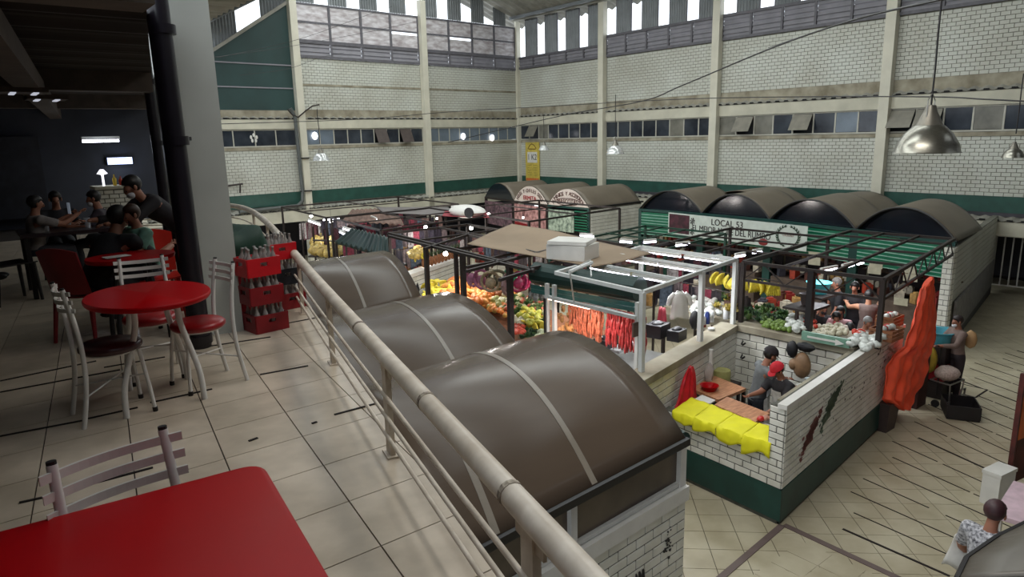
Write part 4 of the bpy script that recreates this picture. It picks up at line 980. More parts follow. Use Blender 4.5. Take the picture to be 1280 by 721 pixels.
# back wall (facing the camera) and left wall
Bk0, Bk1 = Vector((10.55, 6.93, 0)), Vector((10.64, 4.85, 0)); Lf0 = Vector((7.05, 6.12, 0))
wb = MB(); wallbox(wb, Bk0, Bk1, 0, 1.56, .15); wb.build('back_wall', m_mortar, sa); brickface(sa, Bk0, Bk1, .1, 1.52, .27, .125, m_brick, limit=80, d=.012)
cp = MB(); wallbox(cp, Bk0 + Vector((-.06, 0, 0)), Bk1 + Vector((-.06, 0, 0)), 1.54, 1.65, .34); cp.build('back_ledge', m_conc2, sa)
wb = MB(); wallbox(wb, Lf0, Bk0, 0, 1.56, .15); wb.build('left_wall', m_mortar, sa); brickface(sa, Lf0, Bk0, .1, 1.52, .27, .115, m_brick, limit=100, d=.012, near=Vector((8, 6, 1.5)))
cp = MB(); wallbox(cp, Lf0 + Vector((0, -.05, 0)), Bk0 + Vector((0, -.05, 0)), 1.54, 1.65, .34); cp.build('left_ledge', m_conc2, sa)
MB().box((9.2, 5.62, .05), (2.6, 1.5, .1), rz=.1).build('stall_floor', M('dark_wet_floor', (60, 58, 56), rough=.4), sa)
# mural flakes on the long wall
def wl_(d, z, out=.018): return A0 + tA * d + Vector((tA.y, -tA.x, 0)) * out + Vector((0, 0, z))
random.seed(8)
for nm, c_, (d0_, z0_), (d1_, z1_) in (('red_bird_mural', (122, 62, 60), (.5, .72), (1.2, 1.22)), ('green_bird_mural', (84, 104, 84), (1.15, .9), (1.95, 1.42))):
    mb = MB()
    for k in range(60):
        f_ = random.random(); w_ = .03 + .09 * math.sin(math.pi * f_); d = d0_ + (d1_ - d0_) * f_ + random.gauss(0, .03); z = z0_ + (z1_ - z0_) * f_ + random.gauss(0, .05 * (1 - f_) + .02)
        mb.add([wl_(d, z), wl_(d + w_, z + .02), wl_(d + w_ * .8, z + w_ * .9), wl_(d - .02, z + w_ * .6)], [(0, 1, 2, 3)])
    mb.build(nm, M(nm + '_paint', c_, var=.2, scale=20), sa, solid=.002, label=nm.replace('_', ' ') + ' painted on the bricks')
mb = MB()
for k in range(60): d, z = random.uniform(1.2, 4.6), random.uniform(.75, 1.5); w_ = random.uniform(.01, .045); mb.add([wl_(d, z), wl_(d + w_, z), wl_(d + w_, z + w_ * .7), wl_(d, z + w_)], [(0, 1, 2, 3)])
mb.build('chipped_spots', M('chip_grey', (84, 76, 70)), sa, solid=.002)
# counter
ct = MB()
q5 = lambda x, y: (820 + x / 4.506, 440 + y / 4.506)
def slab(name, corners, z, th, mat, parent=None, **k):
    P = [W(*q5(*c), z) for c in corners]
    if (P[1] - P[0]).cross(P[2] - P[1]).z < 0: P = P[::-1]
    return MB().hexa([p - Vector((0, 0, th)) for p in P], P).build(name, mat, parent, **k)
slab('worktop', ((95, 335), (205, 255), (735, 440), (720, 520)), 1.04, .05, m_white, sa)
slab('chopping_board', ((330, 295), (400, 250), (642, 345), (560, 392)), 1.09, .04, m_wood, label='long worn wooden board beside the yellow cloths', cat='board', origin=W(*q5(480, 320), 1.05))
tb = W(*q5(350, 205), 1.0); t = thing('chopping_table', 'wooden table top with the red basin inside the butchers\' stall', 'table', (tb.x, tb.y, .1))
slab('tabletop', ((190, 200), (330, 133), (507, 203), (350, 268)), 1.0, .05, m_wood, t)
for c in ((205, 200), (330, 140), (495, 203), (350, 258)): p = W(*q5(*c), .96); MB().bar((p.x, p.y, .1), (p.x, p.y, .96), .05, .05).build('leg', m_frame, t)
slab('plastic_board', ((218, 262), (260, 240), (335, 270), (300, 290)), 1.075, .02, m_white, label='small white plastic board between red basin and yellow cloths', cat='board', origin=W(*q5(270, 265), 1.05))
# yellow cloths
fr_ = [(93, 330), (212, 372), (342, 418), (490, 470), (650, 515)]; bk_ = [(200, 257), (312, 298), (442, 350), (580, 402), (700, 430)]
yl = ['yellow cloth farthest left on the butchers\' counter', 'yellow cloth second from the left, rumpled, on the butchers\' counter', 'yellow cloth third from the left on the butchers\' counter', 'yellow cloth fourth from the left, hanging lowest at its corner', 'small yellow cloth at the right end beside the white pier']
ends = [(fr_[i], fr_[i + 1], bk_[i], bk_[i + 1]) for i in range(4)] + [((655, 500), (718, 512), (672, 440), (728, 440))]
for i, (a, b, c, d) in enumerate(ends):
    pa, pb, pc, pd = [W(*q5(*v), 1.065 + .006 * i) for v in (a, b, c, d)]; drop = (.12, .14, .16, .2, .14)[i]; random.seed(i); ph = random.random() * 6
    def f(u, v):
        fl_ = min(1, v / .72); p = pc.lerp(pd, u).lerp(pa.lerp(pb, u), fl_); w_ = .008 * math.sin(u * 9 + ph + v * 5) + .006 * math.sin(v * 13 + ph * 2)
        if v > .72: h_ = (v - .72) / .28; p = p + Vector((-.02 - .012 * math.sin(u * 14 + ph), 0, -drop * h_ * (1 + .25 * math.sin(u * 5 + ph))))
        return p + Vector((0, 0, abs(w_) if v < .72 else 0))
    MB().grid(f, 12, 14).build('yellow_cloth', m_yellow, smooth=True, solid=.006, label=yl[i], cat='cloth', group='yellow cloths on the butchers\' counter', origin=pa)
p = W(*q5(590, 385), 1.08)
for k, (dx, dy) in enumerate(((0, 0), (.07, -.03), (.13, -.1), (.2, -.13), (.26, -.2))):
    MB().ell((p.x + dx, p.y + dy, 1.11), (.07, .05, .035), 12, 8, .08).build('meat_piece', M('raw_meat' if k == 0 else 'pale_meat', (196, 40, 36) if k == 0 else (206, 150, 128), rough=.35, var=.2, scale=30), smooth=True, label='bright red piece of meat on the counter' if k == 0 else 'pale pink cut of meat by the white pier', cat='meat', group=None if k == 0 else 'pale cuts of meat by the pier', origin=(p.x + dx, p.y + dy, 1.08))
p = W(*q5(300, 205), 1.03); MB().lathe([(.10, 0), (.14, .08), (.15, .085), (.135, .08), (.09, .01), (0, .008)], (p.x, p.y, 1.002), 22).build('red_basin', m_red, smooth=True, label='round red plastic basin on the chopping table', cat='basin', origin=(p.x, p.y, 1.0))
# red bag hanging on the left wall
p = W(868, 440, 1.5); p.y = min(p.y, 6.12 + (p.x - 7.05) * .2314 - .1); p = Vector((8.35, 6.30, 1.5)); t = thing('plastic_bag', 'large red plastic bag hanging on the left tiled wall', 'bag', (p.x, p.y - .08, 1.0))
def f(u, v):
    w_ = .04 + .28 * v ** .8; a = (u - .5) * 2
    return Vector((p.x - .02 + a * w_ * (1 + .1 * math.sin(v * 7)) - .1 * v, p.y - .06 - .12 * v * (1 - a * a) + .015 * math.sin(a * 11 + v * 3), 1.52 - .62 * v + .03 * math.sin(a * 7)))
MB().grid(f, 18, 12).build('bag_sheet', M('red_film', (196, 30, 42), rough=.3, var=.12, scale=8, alpha=.92), t, smooth=True, solid=.006)
p2 = W(880, 460, 1.2); MB().ell((p2.x, p2.y - .1, 1.15), (.1, .07, .17), 12, 8, .12).build('clear_bag', M('clear_film', (205, 195, 190), rough=.2, alpha=.55), smooth=True, label='crumpled clear plastic bag beside the red hanging bag', cat='bag', origin=(p2.x, p2.y - .1, 1.0))
p = Vector((9.25, 6.63, 0)); MB().tube([(p.x, p.y - .1, .1), (p.x, p.y - .1, 1.54)], .035, 10).build('white_pipe', m_white, smooth=True, label='white upright pipe against the left tiled wall of the butchers', cat='pipe', origin=(p.x, p.y - .1, .1))
p = W(902, 470, .95); t = thing('sink_stand', 'dark stand with a yellow green plastic drum in the stall corner', 'stand', (p.x, p.y, .1))
MB().box((p.x, p.y, .8), (.55, .45, .05), rz=.1).build('stand_top', m_frame, t)
for a in (-1, 1):
    for b in (-1, 1): MB().bar((p.x + a * .24, p.y + b * .18, .1), (p.x + a * .24, p.y + b * .18, .8), .04, .04).build('leg', m_frame, t)
MB().lathe([(.13, 0), (.15, .03), (.15, .2), (.14, .24), (0, .24)], (p.x, p.y, .825), 18).build('plastic_drum', M('yellow_green_plastic', (176, 172, 108), rough=.5), smooth=True, label='yellow green plastic drum on the dark stand', cat='drum', origin=(p.x, p.y, .825))
# hanging sack and dark cloths on the back wall
p = OX(1003, 428, 10.35); MB().ell((10.38, p.y, 1.25), (.11, .15, .22), 16, 10, .04).ell((10.34, p.y + .12, 1.25), (.08, .08, .1), 10, 8).build('tan_sack', M('tan_leather', (150, 118, 88), rough=.5, var=.15, scale=8), smooth=True, label='tan rounded sack hanging on the stall\'s tiled back wall', cat='sack', origin=(10.34, p.y, .95))
MB().ell((10.4, p.y - .03, 1.56), (.08, .16, .08), 12, 7, .15).ell((10.33, p.y + .16, 1.5), (.06, .1, .14), 10, 7, .1).build('black_cloth', M('black_fabric', (24, 24, 28), var=.2), smooth=True, label='bundled black cloth above the tan hanging sack', cat='cloth', origin=(10.36, p.y, 1.5))
for k, (x_, y_, r_, c_, lb) in enumerate(((1003, 480, .09, (204, 204, 198), 'white metal bowl on the ledge behind the red capped butcher'), (1012, 472, .07, (190, 200, 205), 'small pale bowl beside the white metal bowl'))):
    p = W(x_, y_, 1.2); MB().lathe([(.4 * r_, 0), (r_, .08), (r_ * .96, .08), (0, .02)], (p.x, p.y, 1.11), 16).build('bowl', M('bowl%d' % k, c_, rough=.3), smooth=True, label=lb, cat='bowl', origin=(p.x, p.y, 1.11))
p = W(996, 465, 1.3); t = thing('washing_bench', 'grey bench along the inside of the long tiled wall', 'bench', (9.6, 4.95, .1))
MB().box((9.7, 4.93, 1.08), (1.7, .38, .05), rz=.13).build('bench_top', m_conc2, t); MB().box((9.7, 4.95, .6), (1.6, .3, .95), rz=.13).build('bench_body', m_conc2, t)
MB().lathe([(.05, 0), (.055, .12), (.02, .17), (.02, .2)], (p.x, 5.0, 1.108), 12).build('blue_bottle', M('pale_blue_plastic', (120, 165, 180), rough=.2, alpha=.8), smooth=True, label='pale blue bottle on the grey bench', cat='bottle', origin=(p.x, 5.0, 1.108))
for k, (dx, z_) in enumerate(((0, 1.35), (0, 1.1))): MB().tube([(10.45, 6.72 - dx, z_ + .05), (10.40, 6.72, z_), (10.36, 6.66, z_ + .01), (10.37, 6.62, z_ + .05)], .015, 6).build('meat_hook', m_black, label=('upper' if k == 0 else 'lower') + ' black hook in the stall\'s back corner', cat='hook', origin=(10.42, 6.7, z_))
# the butchers
person('butcher in grey shirt, black cap and white apron', 9.12, 5.58, .1, math.radians(-125), 1.76, lean=12, head=22, aL=(30, 10, 60), aR=(32, 10, 55), shirt=(104, 108, 110), pants=(34, 38, 46), cap=(34, 26, 30), apron=(210, 210, 206), mask=(60, 60, 64))
person('butcher in black shirt with a red cap and white apron', 9.16, 5.12, .1, math.radians(70), 1.66, lean=14, head=26, aL=(30, 6, 40), aR=(40, 6, 50), shirt=(36, 34, 38), pants=(60, 60, 66), cap=(196, 28, 44), apron=(200, 198, 192))
# ================================================================ STEEL FRAMES OVER THE STALLS
def frame(label, pts, zb, zt, mat, w=.06, posts=None, extra=(), truss=False):
    t = thing('market_gantry', label, 'frame', (pts[0][0], pts[0][1], zb)); n = len(pts)
    for i, p in enumerate(pts):
        if posts is None or i in posts: MB().bar((p[0], p[1], zb), (p[0], p[1], zt), w, w).build('post', mat, t)
    for i in range(n):
        a, b = pts[i], pts[(i + 1) % n]; MB().bar((a[0], a[1], zt), (b[0], b[1], zt), w * .8, w * .8).build('top_beam', mat, t)
        if truss and i in truss:
            MB().bar((a[0], a[1], zt - .32), (b[0], b[1], zt - .32), w * .6, w * .6).build('lower_chord', mat, t); mb = MB(); L = (Vector(b) - Vector(a)).length; k = max(2, int(L / .35))
            for j in range(k):
                u, v = Vector(a).lerp(Vector(b), j / k), Vector(a).lerp(Vector(b), (j + 1) / k); z1, z2 = (zt, zt - .32) if j % 2 else (zt - .32, zt); mb.bar((u.x, u.y, z1), (v.x, v.y, z2), .02, .02)
            mb.build('truss_web', mat, t)
    for a, b in extra: MB().bar((a[0], a[1], zt + .01), (b[0], b[1], zt + .01), w * .6, w * .6).build('cross_bar', mat, t)
    return t
m_pw = M('white_steel_post', (205, 208, 206), rough=.4, var=.05)
# white frame of the sausage stall
wf = [(7.35, 6.36), (10.5, 6.98), (10.45, 9.1), (7.45, 8.3)]
frame('white steel frame with lit tubes over the sausage stall', wf, 1.65, 2.82, m_pw, .07, posts=(0, 1, 2), extra=(((8.4, 6.57), (8.45, 8.57)), ((9.45, 6.77), (9.45, 8.83))))
p = (9.2, 6.72); MB().bar((p[0], p[1], 1.65), (p[0], p[1], 2.82), .075, .075).build('post', m_pw, bpy.data.objects['market_gantry'])
for k, (x0, y0, x1, y1) in enumerate(((10.42, 7.1, 10.4, 8.0), (10.4, 8.1, 10.38, 9.0), (9.45, 6.9, 9.45, 7.8), (9.45, 7.85, 9.45, 8.75), (8.42, 6.7, 8.43, 7.5), (8.43, 7.6, 8.44, 8.5))):
    t = thing('tube_light', ('lit white tube under the %s bar of the white frame, %s half' % (('far', 'far', 'middle', 'middle', 'near', 'near')[k], ('right', 'left')[k % 2])), 'light', (x0, y0, 2.76))
    MB().bar((x0, y0, 2.775), (x1, y1, 2.775), .06, .04).build('housing', m_white, t); MB().tube([(x0, y0, 2.745), (x1, y1, 2.745)], .018, 6).build('tube', m_tube, t)
# dark frames: pieces laid out on the bay grid
fA = [(10.86, 4.62), (15.9, 5.45), (15.7, 7.5), (10.7, 6.95)]
frame('dark steel frame over the vegetable stall behind the butchers', fA, 1.65, 2.75, m_frame, .07, posts=(0, 3), truss=(0, 3), extra=(((12.2, 4.85), (12.0, 7.15)), ((13.6, 5.1), (13.4, 7.3)), ((15.0, 5.3), (14.8, 7.45)), ((10.8, 5.4), (15.8, 6.1)), ((10.75, 6.2), (15.75, 6.8))))
MB().bar((10.78, 5.72, 1.65), (10.78, 5.72, 2.75), .1, .1).build('post', m_black, bpy.data.objects['market_gantry.001'])
fB = [(10.95, 7.2), (15.3, 7.8), (15.2, 10.3), (11.0, 9.7)]
frame('dark steel frame behind the white frame, toward the green shutters', fB, 0, 2.62, m_frame, .06, extra=(((12.4, 7.4), (12.3, 9.9)), ((13.8, 7.6), (13.6, 10.1)), ((11, 8.4), (15.2, 9.0))))
fC = [(12.3, 10.0), (15.3, 10.5), (15.2, 13.1), (12.4, 12.6)]
frame('dark green steel frame beside the tan canopy', fC, 0, 2.45, M('green_steel', (24, 62, 48), rough=.4), .06, extra=(((13.3, 10.2), (13.3, 12.8)), ((14.2, 10.4), (14.1, 13.0)), ((12.3, 11.2), (15.2, 11.7)), ((12.4, 12), (15.2, 12.5))))
fD = [(7.6, 9.15), (10.7, 9.55), (10.95, 12.2), (7.9, 11.9)]
frame('dark brown frame over the near end of the fruit stall', fD, 0.0, 2.75, m_frame, .07, posts=(2, 3), extra=(((9.1, 9.35), (9.3, 12)), ((7.75, 10.5), (10.8, 10.9))))
fE = [(7.9, 11.9), (10.3, 12.1), (10.5, 15.2), (8.2, 15.3)]
frame('dark brown frame over the papaya display of the fruit stall', fE, 0.0, 2.75, m_frame, .07, posts=(2, 3), extra=(((9.4, 12.0), (9.6, 15.2)), ((8.05, 13.6), (10.4, 13.7))))
fF = [(8.3, 15.9), (12.0, 16.4), (12.3, 20.0), (8.7, 19.8)]
frame('dark frame past the white tiled fruit wall with glowing bulbs', fF, 0, 2.75, m_frame, .06, extra=(((10.1, 16.2), (10.4, 19.9)), ((8.5, 17.9), (12.1, 18.2))))
fG = [(12.3, 14.8), (16.5, 15.3), (16.8, 19.6), (12.6, 19.5)]
frame('dark frame in front of the arched sign boards', fG, 0, 2.7, m_frame, .06, extra=(((14.4, 15.0), (14.7, 19.6)), ((12.4, 17), (16.6, 17.4))))
fH = [(8.8, 20.4), (14.0, 20.8), (14.2, 25.5), (9.2, 25.2)]
frame('far dark frame near the end wall of the hall', fH, 0, 2.7, m_frame, .06, extra=(((11.4, 20.6), (11.7, 25.4)), ((9, 22.8), (14.1, 23.1))))
# bulbs and tubes
bulbs = [(532, 284, 2.35, 'bright round bulb in the middle of the far clothes stall'), (503, 297, 2.3, 'bright round bulb left, over the pale counter'), (589, 285, 2.35, 'bright round bulb by the white hanging bag'), (557, 317, 2.3, 'bright round bulb above the pineapples'), (414, 277, 2.3, 'bright round bulb at the far left beyond the yellow goods'), (389, 270, 2.2, 'bright bulb just right of the left wall column'), (546, 273, 2.3, 'small bulb in the far rear stall'), (611, 268, 2.4, 'glowing bulb before the dark arch of the rear kiosks'), (654, 272, 2.2, 'pinkish bulb below the first arched sign')]
for x, y, z, lb in bulbs:
    p = W(x, y, z); t = thing('light_bulb', lb, 'light bulb', p); r = .055 if x not in (546, 654) else .035
    MB().ell(p, (r, r, r), 12, 8).build('globe', m_bulb, t, smooth=True); MB().tube([p + Vector((0, 0, r)), p + Vector((0, 0, r + .08))], .02, 8).tube([p + Vector((0, 0, r + .08)), (p.x, p.y, 2.75)], .005, 4).build('socket', m_black, t)
    l = bpy.data.lights.new('bulb_light', 'POINT'); l.energy = 22; l.color = (1, .93, .88); l.shadow_soft_size = .08; o = bpy.data.objects.new('bulb_light', l); o.location = p + Vector((0, 0, -.12)); C.objects.link(o)
tubes = [((386, 276), (400, 281)), ((429, 286), (443, 290)), ((425, 290), (431, 293)), ((404, 275), (424, 273)), ((464, 272), (471, 275)), ((708, 297), (720, 298)), ((725, 294.5), (742, 295.5)), ((887, 324), (902, 322)), ((919, 321), (931, 319)), ((941, 316), (952, 314.5)), ((1026, 340), (1046, 336)), ((1053, 335), (1067, 331)), ((1072, 330), (1079, 328)), ((805, 303), (820, 302)), ((775, 302), (790, 303)), ((845, 307), (862, 305))]
tn_ = ['left of the four far left tubes', 'crossing the yellow goods at the far left', 'short, below the far left tubes', 'warm coloured, at the far left', 'under the brown awning at the far left', 'left one over the green bars', 'right one over the green bars', 'left of three above the hanging bananas', 'middle of three above the hanging bananas', 'right of three above the hanging bananas', 'left of three over the vegetable seller', 'middle of three over the vegetable seller', 'right and smallest of three over the vegetable seller', 'behind the far corner of the white frame', 'beside the tan canopy\'s right edge', 'below the long kiosk banner']
for (a, b), lb in zip(tubes, tn_):
    p, q = W(*a, 2.6), W(*b, 2.6); 
    if (q - p).length > 1.3: q = p + (q - p).normalized() * 1.3
    t = thing('tube_light', 'short lit fluorescent tube ' + lb, 'light', p)
    MB().tube([p, q], .022, 6).build('tube', m_tube, t); MB().bar(p + Vector((0, 0, .05)), q + Vector((0, 0, .05)), .05, .04).build('housing', m_white, t)
for (x, y, z, e, c_) in ((9.0, 7.6, 2.7, 30, (.95, .97, 1)), (10.0, 7.9, 2.7, 25, (.95, .97, 1)), (12.5, 6.2, 2.55, 22, (.95, .95, 1)), (14.3, 6.6, 2.55, 16, (.95, .95, 1)), (12.5, 8.6, 2.5, 16, (1, .95, .95)), (9.6, 10.6, 2.5, 30, (1, .95, .9)), (9.3, 13.5, 2.5, 34, (1, .93, .85)), (7.45, 7.7, 2.26, 22, (1, .86, .78)), (14.5, 11, 2.5, 14, (1, .95, .95)), (11.0, 23, 2.2, 26, (.9, .93, 1)), (19.5, 9, 1.6, 12, (.9, .95, 1))):
    l = bpy.data.lights.new('stall_tube_light', 'AREA'); l.shape = 'RECTANGLE'; l.size = .08; l.size_y = 1.0; l.energy = e; l.color = c_; o = bpy.data.objects.new('stall_tube_light', l); o.location = (x, y, z); C.objects.link(o)

# ================================================================ SAUSAGE STALL
ms = thing('sausage_stall', 'sausage stall with white posts and dark rolled green shutter', 'stall', (7.3, 7.6, 0))
MB().box((8.6, 7.7, .5), (2.2, 1.6, 1.0), rz=.1).build('counter', m_white, ms); MB().box((8.6, 7.7, 1.02), (2.3, 1.7, .05), rz=.1).build('countertop', m_alu, ms)
a, b = W(670, 341, 2.6), W(800, 362, 2.6)
r = .2; pts = [a.lerp(b, k / 24) for k in range(25)]
t = thing('rolled_shutter', 'dark green rolled shutter drum above the sausages', 'shutter', a)
mb = MB(); n = 14; d = (b - a).normalized(); s_ = d.cross(Vector((0, 0, 1)))
for k in range(25):
    for j in range(n):
        th = 2 * math.pi * j / n; rr_ = r * (1 + .05 * (j % 2)); mb.v.append(tuple(pts[k] + (s_ * math.cos(th) + Vector((0, 0, 1)) * math.sin(th)) * rr_))
for k in range(24):
    for j in range(n): mb.f.append((k * n + j, k * n + (j + 1) % n, (k + 1) * n + (j + 1) % n, (k + 1) * n + j))
mb.f.append(tuple(range(n))); mb.f.append(tuple(24 * n + j for j in range(n)))
mb.build('drum', m_shutd, t)
for k in range(2):
    z0 = 2.37 - k * .075; MB().bar(Vector((a.x - .12, a.y, z0)), Vector((b.x - .12, b.y, z0)), .02, .07).build('slat', M('lit_tone_shutter_slat', (60, 108, 104), rough=.3, var=.1), t)  # light from below put into the slat colour, paler than the drum
# light box bar and posts
a, b = W(686, 371, 2.32), W(795, 397, 2.32)
t = thing('light_bar', 'white horizontal light bar in front of the hanging sausages', 'light bar', a)
MB().bar(a, b, .06, .05).build('bar', m_pw, t); MB().bar(a + Vector((0, 0, -.035)), a.lerp(b, .5) + Vector((0, 0, -.035)), .03, .02).build('lit_strip', M('lit_strip', (255, 225, 205), emit=4), t)
for (x, y, lb) in ((684, 372, 'white post with a tube at the left of the sausage stall'), (693, 374, 'second white post beside the left corner of the sausage stall'), (797, 398, 'white post with a grey plate at the right of the sausages')):
    p = W(x, y, 2.3); t = thing('stall_post', lb, 'post', (p.x, p.y, 0)); MB().bar((p.x, p.y, 0), (p.x, p.y, 2.55), .06, .06).build('post', m_pw, t)
    if x == 684: MB().bar((p.x - .06, p.y, 1.2), (p.x - .06, p.y, 2.3), .03, .03).build('black_tube', m_black, t)
    if x == 797: MB().box((p.x, p.y - .03, 2.15), (.28, .03, .22)).build('corner_plate', M('brown_grey_plate', (96, 80, 74)), t)
t = thing('hoop_stand', 'bent thin white frame standing above the rolled shutter', 'frame', W(693, 345, 2.75))
MB().tube([W(718, 380, 2.3), W(712, 338, 2.95), W(738, 325, 3.0), W(739, 345, 2.9)], .014, 6).tube([W(712, 340, 2.95), W(740, 328, 3.0)], .03, 6).build('hoop', m_pw, t)
# sausages
random.seed(21)
def sausage(n_, L, r, twist):
    mb = MB(); pts = []; rs = []
    for k in range(n_ * 4 + 1):
        u = k / (n_ * 4); pts.append((.012 * math.sin(u * 9 + twist), .01 * math.cos(u * 7 + twist), -u * L)); rs.append(r * (.55 if k % 4 == 0 else 1))
    return mb.tube(pts, rs, 7)
m_s1, m_s2 = M('orange_sausage', (202, 112, 82), rough=.35, var=.18, scale=25), M('red_sausage', (170, 58, 58), rough=.3, var=.2, scale=25)
sm1 = [mesh_of(sausage(5, .52 + .06 * k, .021, k), 'sausage_string', m_s1, True) for k in range(3)]; sm2 = [mesh_of(sausage(4, .55 + .05 * k, .023, k), 'sausage_string', m_s2, True) for k in range(3)]
ra, rb = W(704, 375, 2.26), W(797, 400, 2.26); off = Vector((.16, .02, 0)); MB().tube([ra + off, rb + off], .012, 6).build('hanging_rod', m_alu, ms)
for k in range(46):
    u = k / 46
    if .45 < u < .53: continue
    for row in range(2):
        p = ra.lerp(rb, u) + off + Vector((.08 * row, random.uniform(-.01, .01), -.0))
        inst('sausage_string', random.choice(sm1 if u < .5 else sm2), p, (random.uniform(-.04, .04), random.uniform(-.04, .04), random.random() * 6), label='string of %s sausages hanging in the %s' % (('orange', 'left cluster') if u < .5 else ('deep red', 'right cluster')), cat='sausages', group='orange sausage strings' if u < .5 else 'red sausage strings')
m_ch = M('golden_pork_crackling', (212, 150, 92), rough=.5, var=.25, scale=15)
for k in range(34):
    p = W(random.uniform(697, 715), random.uniform(385, 436), 1.75) if k < 24 else W(random.uniform(700, 740), random.uniform(432, 446), 1.1)
    MB().ell((0, 0, 0), (random.uniform(.03, .06), random.uniform(.03, .07), random.uniform(.04, .08)), 8, 6, .25).build('fried_pork_rind', m_ch, smooth=True, label='golden piece of fried pork rind left of the sausages', cat='pork rind', group='fried pork rinds in the sausage stall').location = p
for p_, c_, d_, lb, nm, cat in ((W(822, 412, 1.75), (34, 32, 36), (.35, .3, .22), 'black weighing machine on the tiled ledge', 'weighing_machine', 'scale'), (W(846, 418, 1.7), (30, 30, 34), (.3, .22, .18), 'dark bag lying beside the black weighing machine', 'dark_bag', 'bag'), (W(773, 436, 1.2), (150, 150, 150), (.35, .25, .05), 'steel tray of meat cuts below the red sausages', 'steel_tray', 'tray'), (W(797, 428, 1.3), (210, 210, 214), (.3, .22, .05), 'white tray at the right of the meat counter', 'white_tray', 'tray'), (W(757, 428, 1.3), (40, 36, 40), (.35, .3, .16), 'black open box at the foot of the red sausages', 'black_box', 'box')):
    MB().box(p_, d_, rz=.2).ell(p_ + Vector((0, 0, d_[2] / 2)), (d_[0] * .35, d_[1] * .35, .05), 10, 6).build(nm, M(nm + '_m', c_, rough=.4), label=lb, cat=cat, origin=p_ - Vector((0, 0, d_[2] / 2)))
# white coat hanging from the frame
p = W(850, 357, 2.6); t = thing('white_coat', 'white work coat hanging from the white frame', 'coat', p + Vector((0, 0, -.8)))
def f(u, v):
    a = (u - .5) * 2 * math.pi; w_ = .11 + .04 * v; s0 = .5 + .5 * min(1, v * 6)
    return Vector((p.x + CR.x * math.cos(a) * w_ * s0 + .05 * math.sin(a), p.y + CR.y * math.cos(a) * w_ * s0 + .05 * math.sin(a) + .012 * math.sin(a * 6) * v, p.z - .1 - .44 * v + .02 * math.sin(a * 3) * v))
MB().grid(f, 28, 10).build('coat_body', m_white, t, smooth=True, solid=.006)
for s in (-1, 1): MB().tube([p + Vector((s * CR.x * .08, s * CR.y * .08, -.13)), p + Vector((s * CR.x * .15, s * CR.y * .15, -.2)), p + Vector((s * CR.x * .18, s * CR.y * .18, -.32))], [.04, .045, .04], 8).build('sleeve', m_white, t, smooth=True)
MB().tube([p + Vector((0, 0, .12)), p + Vector((0, 0, -.08))], .006, 5).tube([p + Vector((-.1 * CR.x, -.1 * CR.y, -.14)), p + Vector((0, 0, -.08)), p + Vector((.1 * CR.x, .1 * CR.y, -.14))], .006, 5).build('hanger', m_black, t)
p = W(868, 400, 1.95); MB().ell(p, (.08, .08, .16), 10, 7, .12).build('black_sack', M('black_fabric', (24, 24, 28), var=.2), smooth=True, label='black bag hung behind the white coat', cat='bag', origin=p)
p = W(828, 395, 1.9); MB().grid(lambda u, v: p + Vector((.02 * math.sin(u * 11), (u - .5) * .2 * (.6 + .5 * v), .16 - .34 * v)), 10, 5).build('maroon_cloth', M('maroon_cloth', (120, 30, 42)), smooth=True, solid=.01, label='maroon cloth hanging left of the white coat', cat='cloth', origin=p)
# jars and cans on the ledge
for k, (x, y, r_, h, c_, lb) in enumerate(((884, 404, .045, .22, (44, 60, 120), 'blue topped container on the grey ledge'), (890, 402, .035, .2, (220, 222, 224), 'tall white container beside the blue one'), (907, 398, .05, .24, (214, 216, 218), 'white jug on the grey ledge next to the frame post'), (914, 397, .04, .26, (206, 208, 212), 'second white jug against the frame post'), (878, 405, .06, .16, (188, 186, 184), 'pale red-lidded tub on the grey ledge'), (889, 412, .06, .05, (210, 210, 208), 'flat white dish on the grey ledge'), (845, 420, .08, .1, (206, 206, 208), 'white bag standing on the grey ledge'))):
    p = W(x, y, 1.66); MB().lathe([(r_ * .9, 0), (r_, h * .1), (r_, h * .8), (r_ * .6, h * .95), (r_ * .6, h), (0, h)], (p.x, p.y, 1.652), 14).build('container', M('container%d' % k, c_, rough=.35), smooth=True, label=lb, cat='container', origin=(p.x, p.y, 1.652))
# ---- goods behind the white frame (flowers, greens)
def scatter(name, label, cat, group, mesh_list, poly, z, n, seed, scale=(1, 1), rotx_=.6, zf=None):
    random.seed(seed); xs = [q[0] for q in poly]; ys = [q[1] for q in poly]; k = 0; tries = 0
    while k < n and tries < n * 40:
        tries += 1; x, y = random.uniform(min(xs), max(xs)), random.uniform(min(ys), max(ys)); ins = False
        for i in range(len(poly)):
            a, b = poly[i], poly[i - 1]
            if (a[1] > y) != (b[1] > y) and x < (b[0] - a[0]) * (y - a[1]) / (b[1] - a[1]) + a[0]: ins = not ins
        if not ins: continue
        zz = (zf(x, y) if zf else z) + random.uniform(0, .05); s = random.uniform(*scale)
        inst(name, random.choice(mesh_list), W(x, y, zz), (random.uniform(-rotx_, rotx_), random.uniform(-rotx_, rotx_), random.random() * 6.28), label=label, cat=cat, group=group, scale=s); k += 1
def fruit(c, r, jit=0, nm='fruit', n=10, m=7): return mesh_of(MB().ell((0, 0, 0), r, n, m, jit), nm, M('%s_%d_%d_%d' % ((nm,) + c), c, rough=.45, var=.15, scale=30), True)
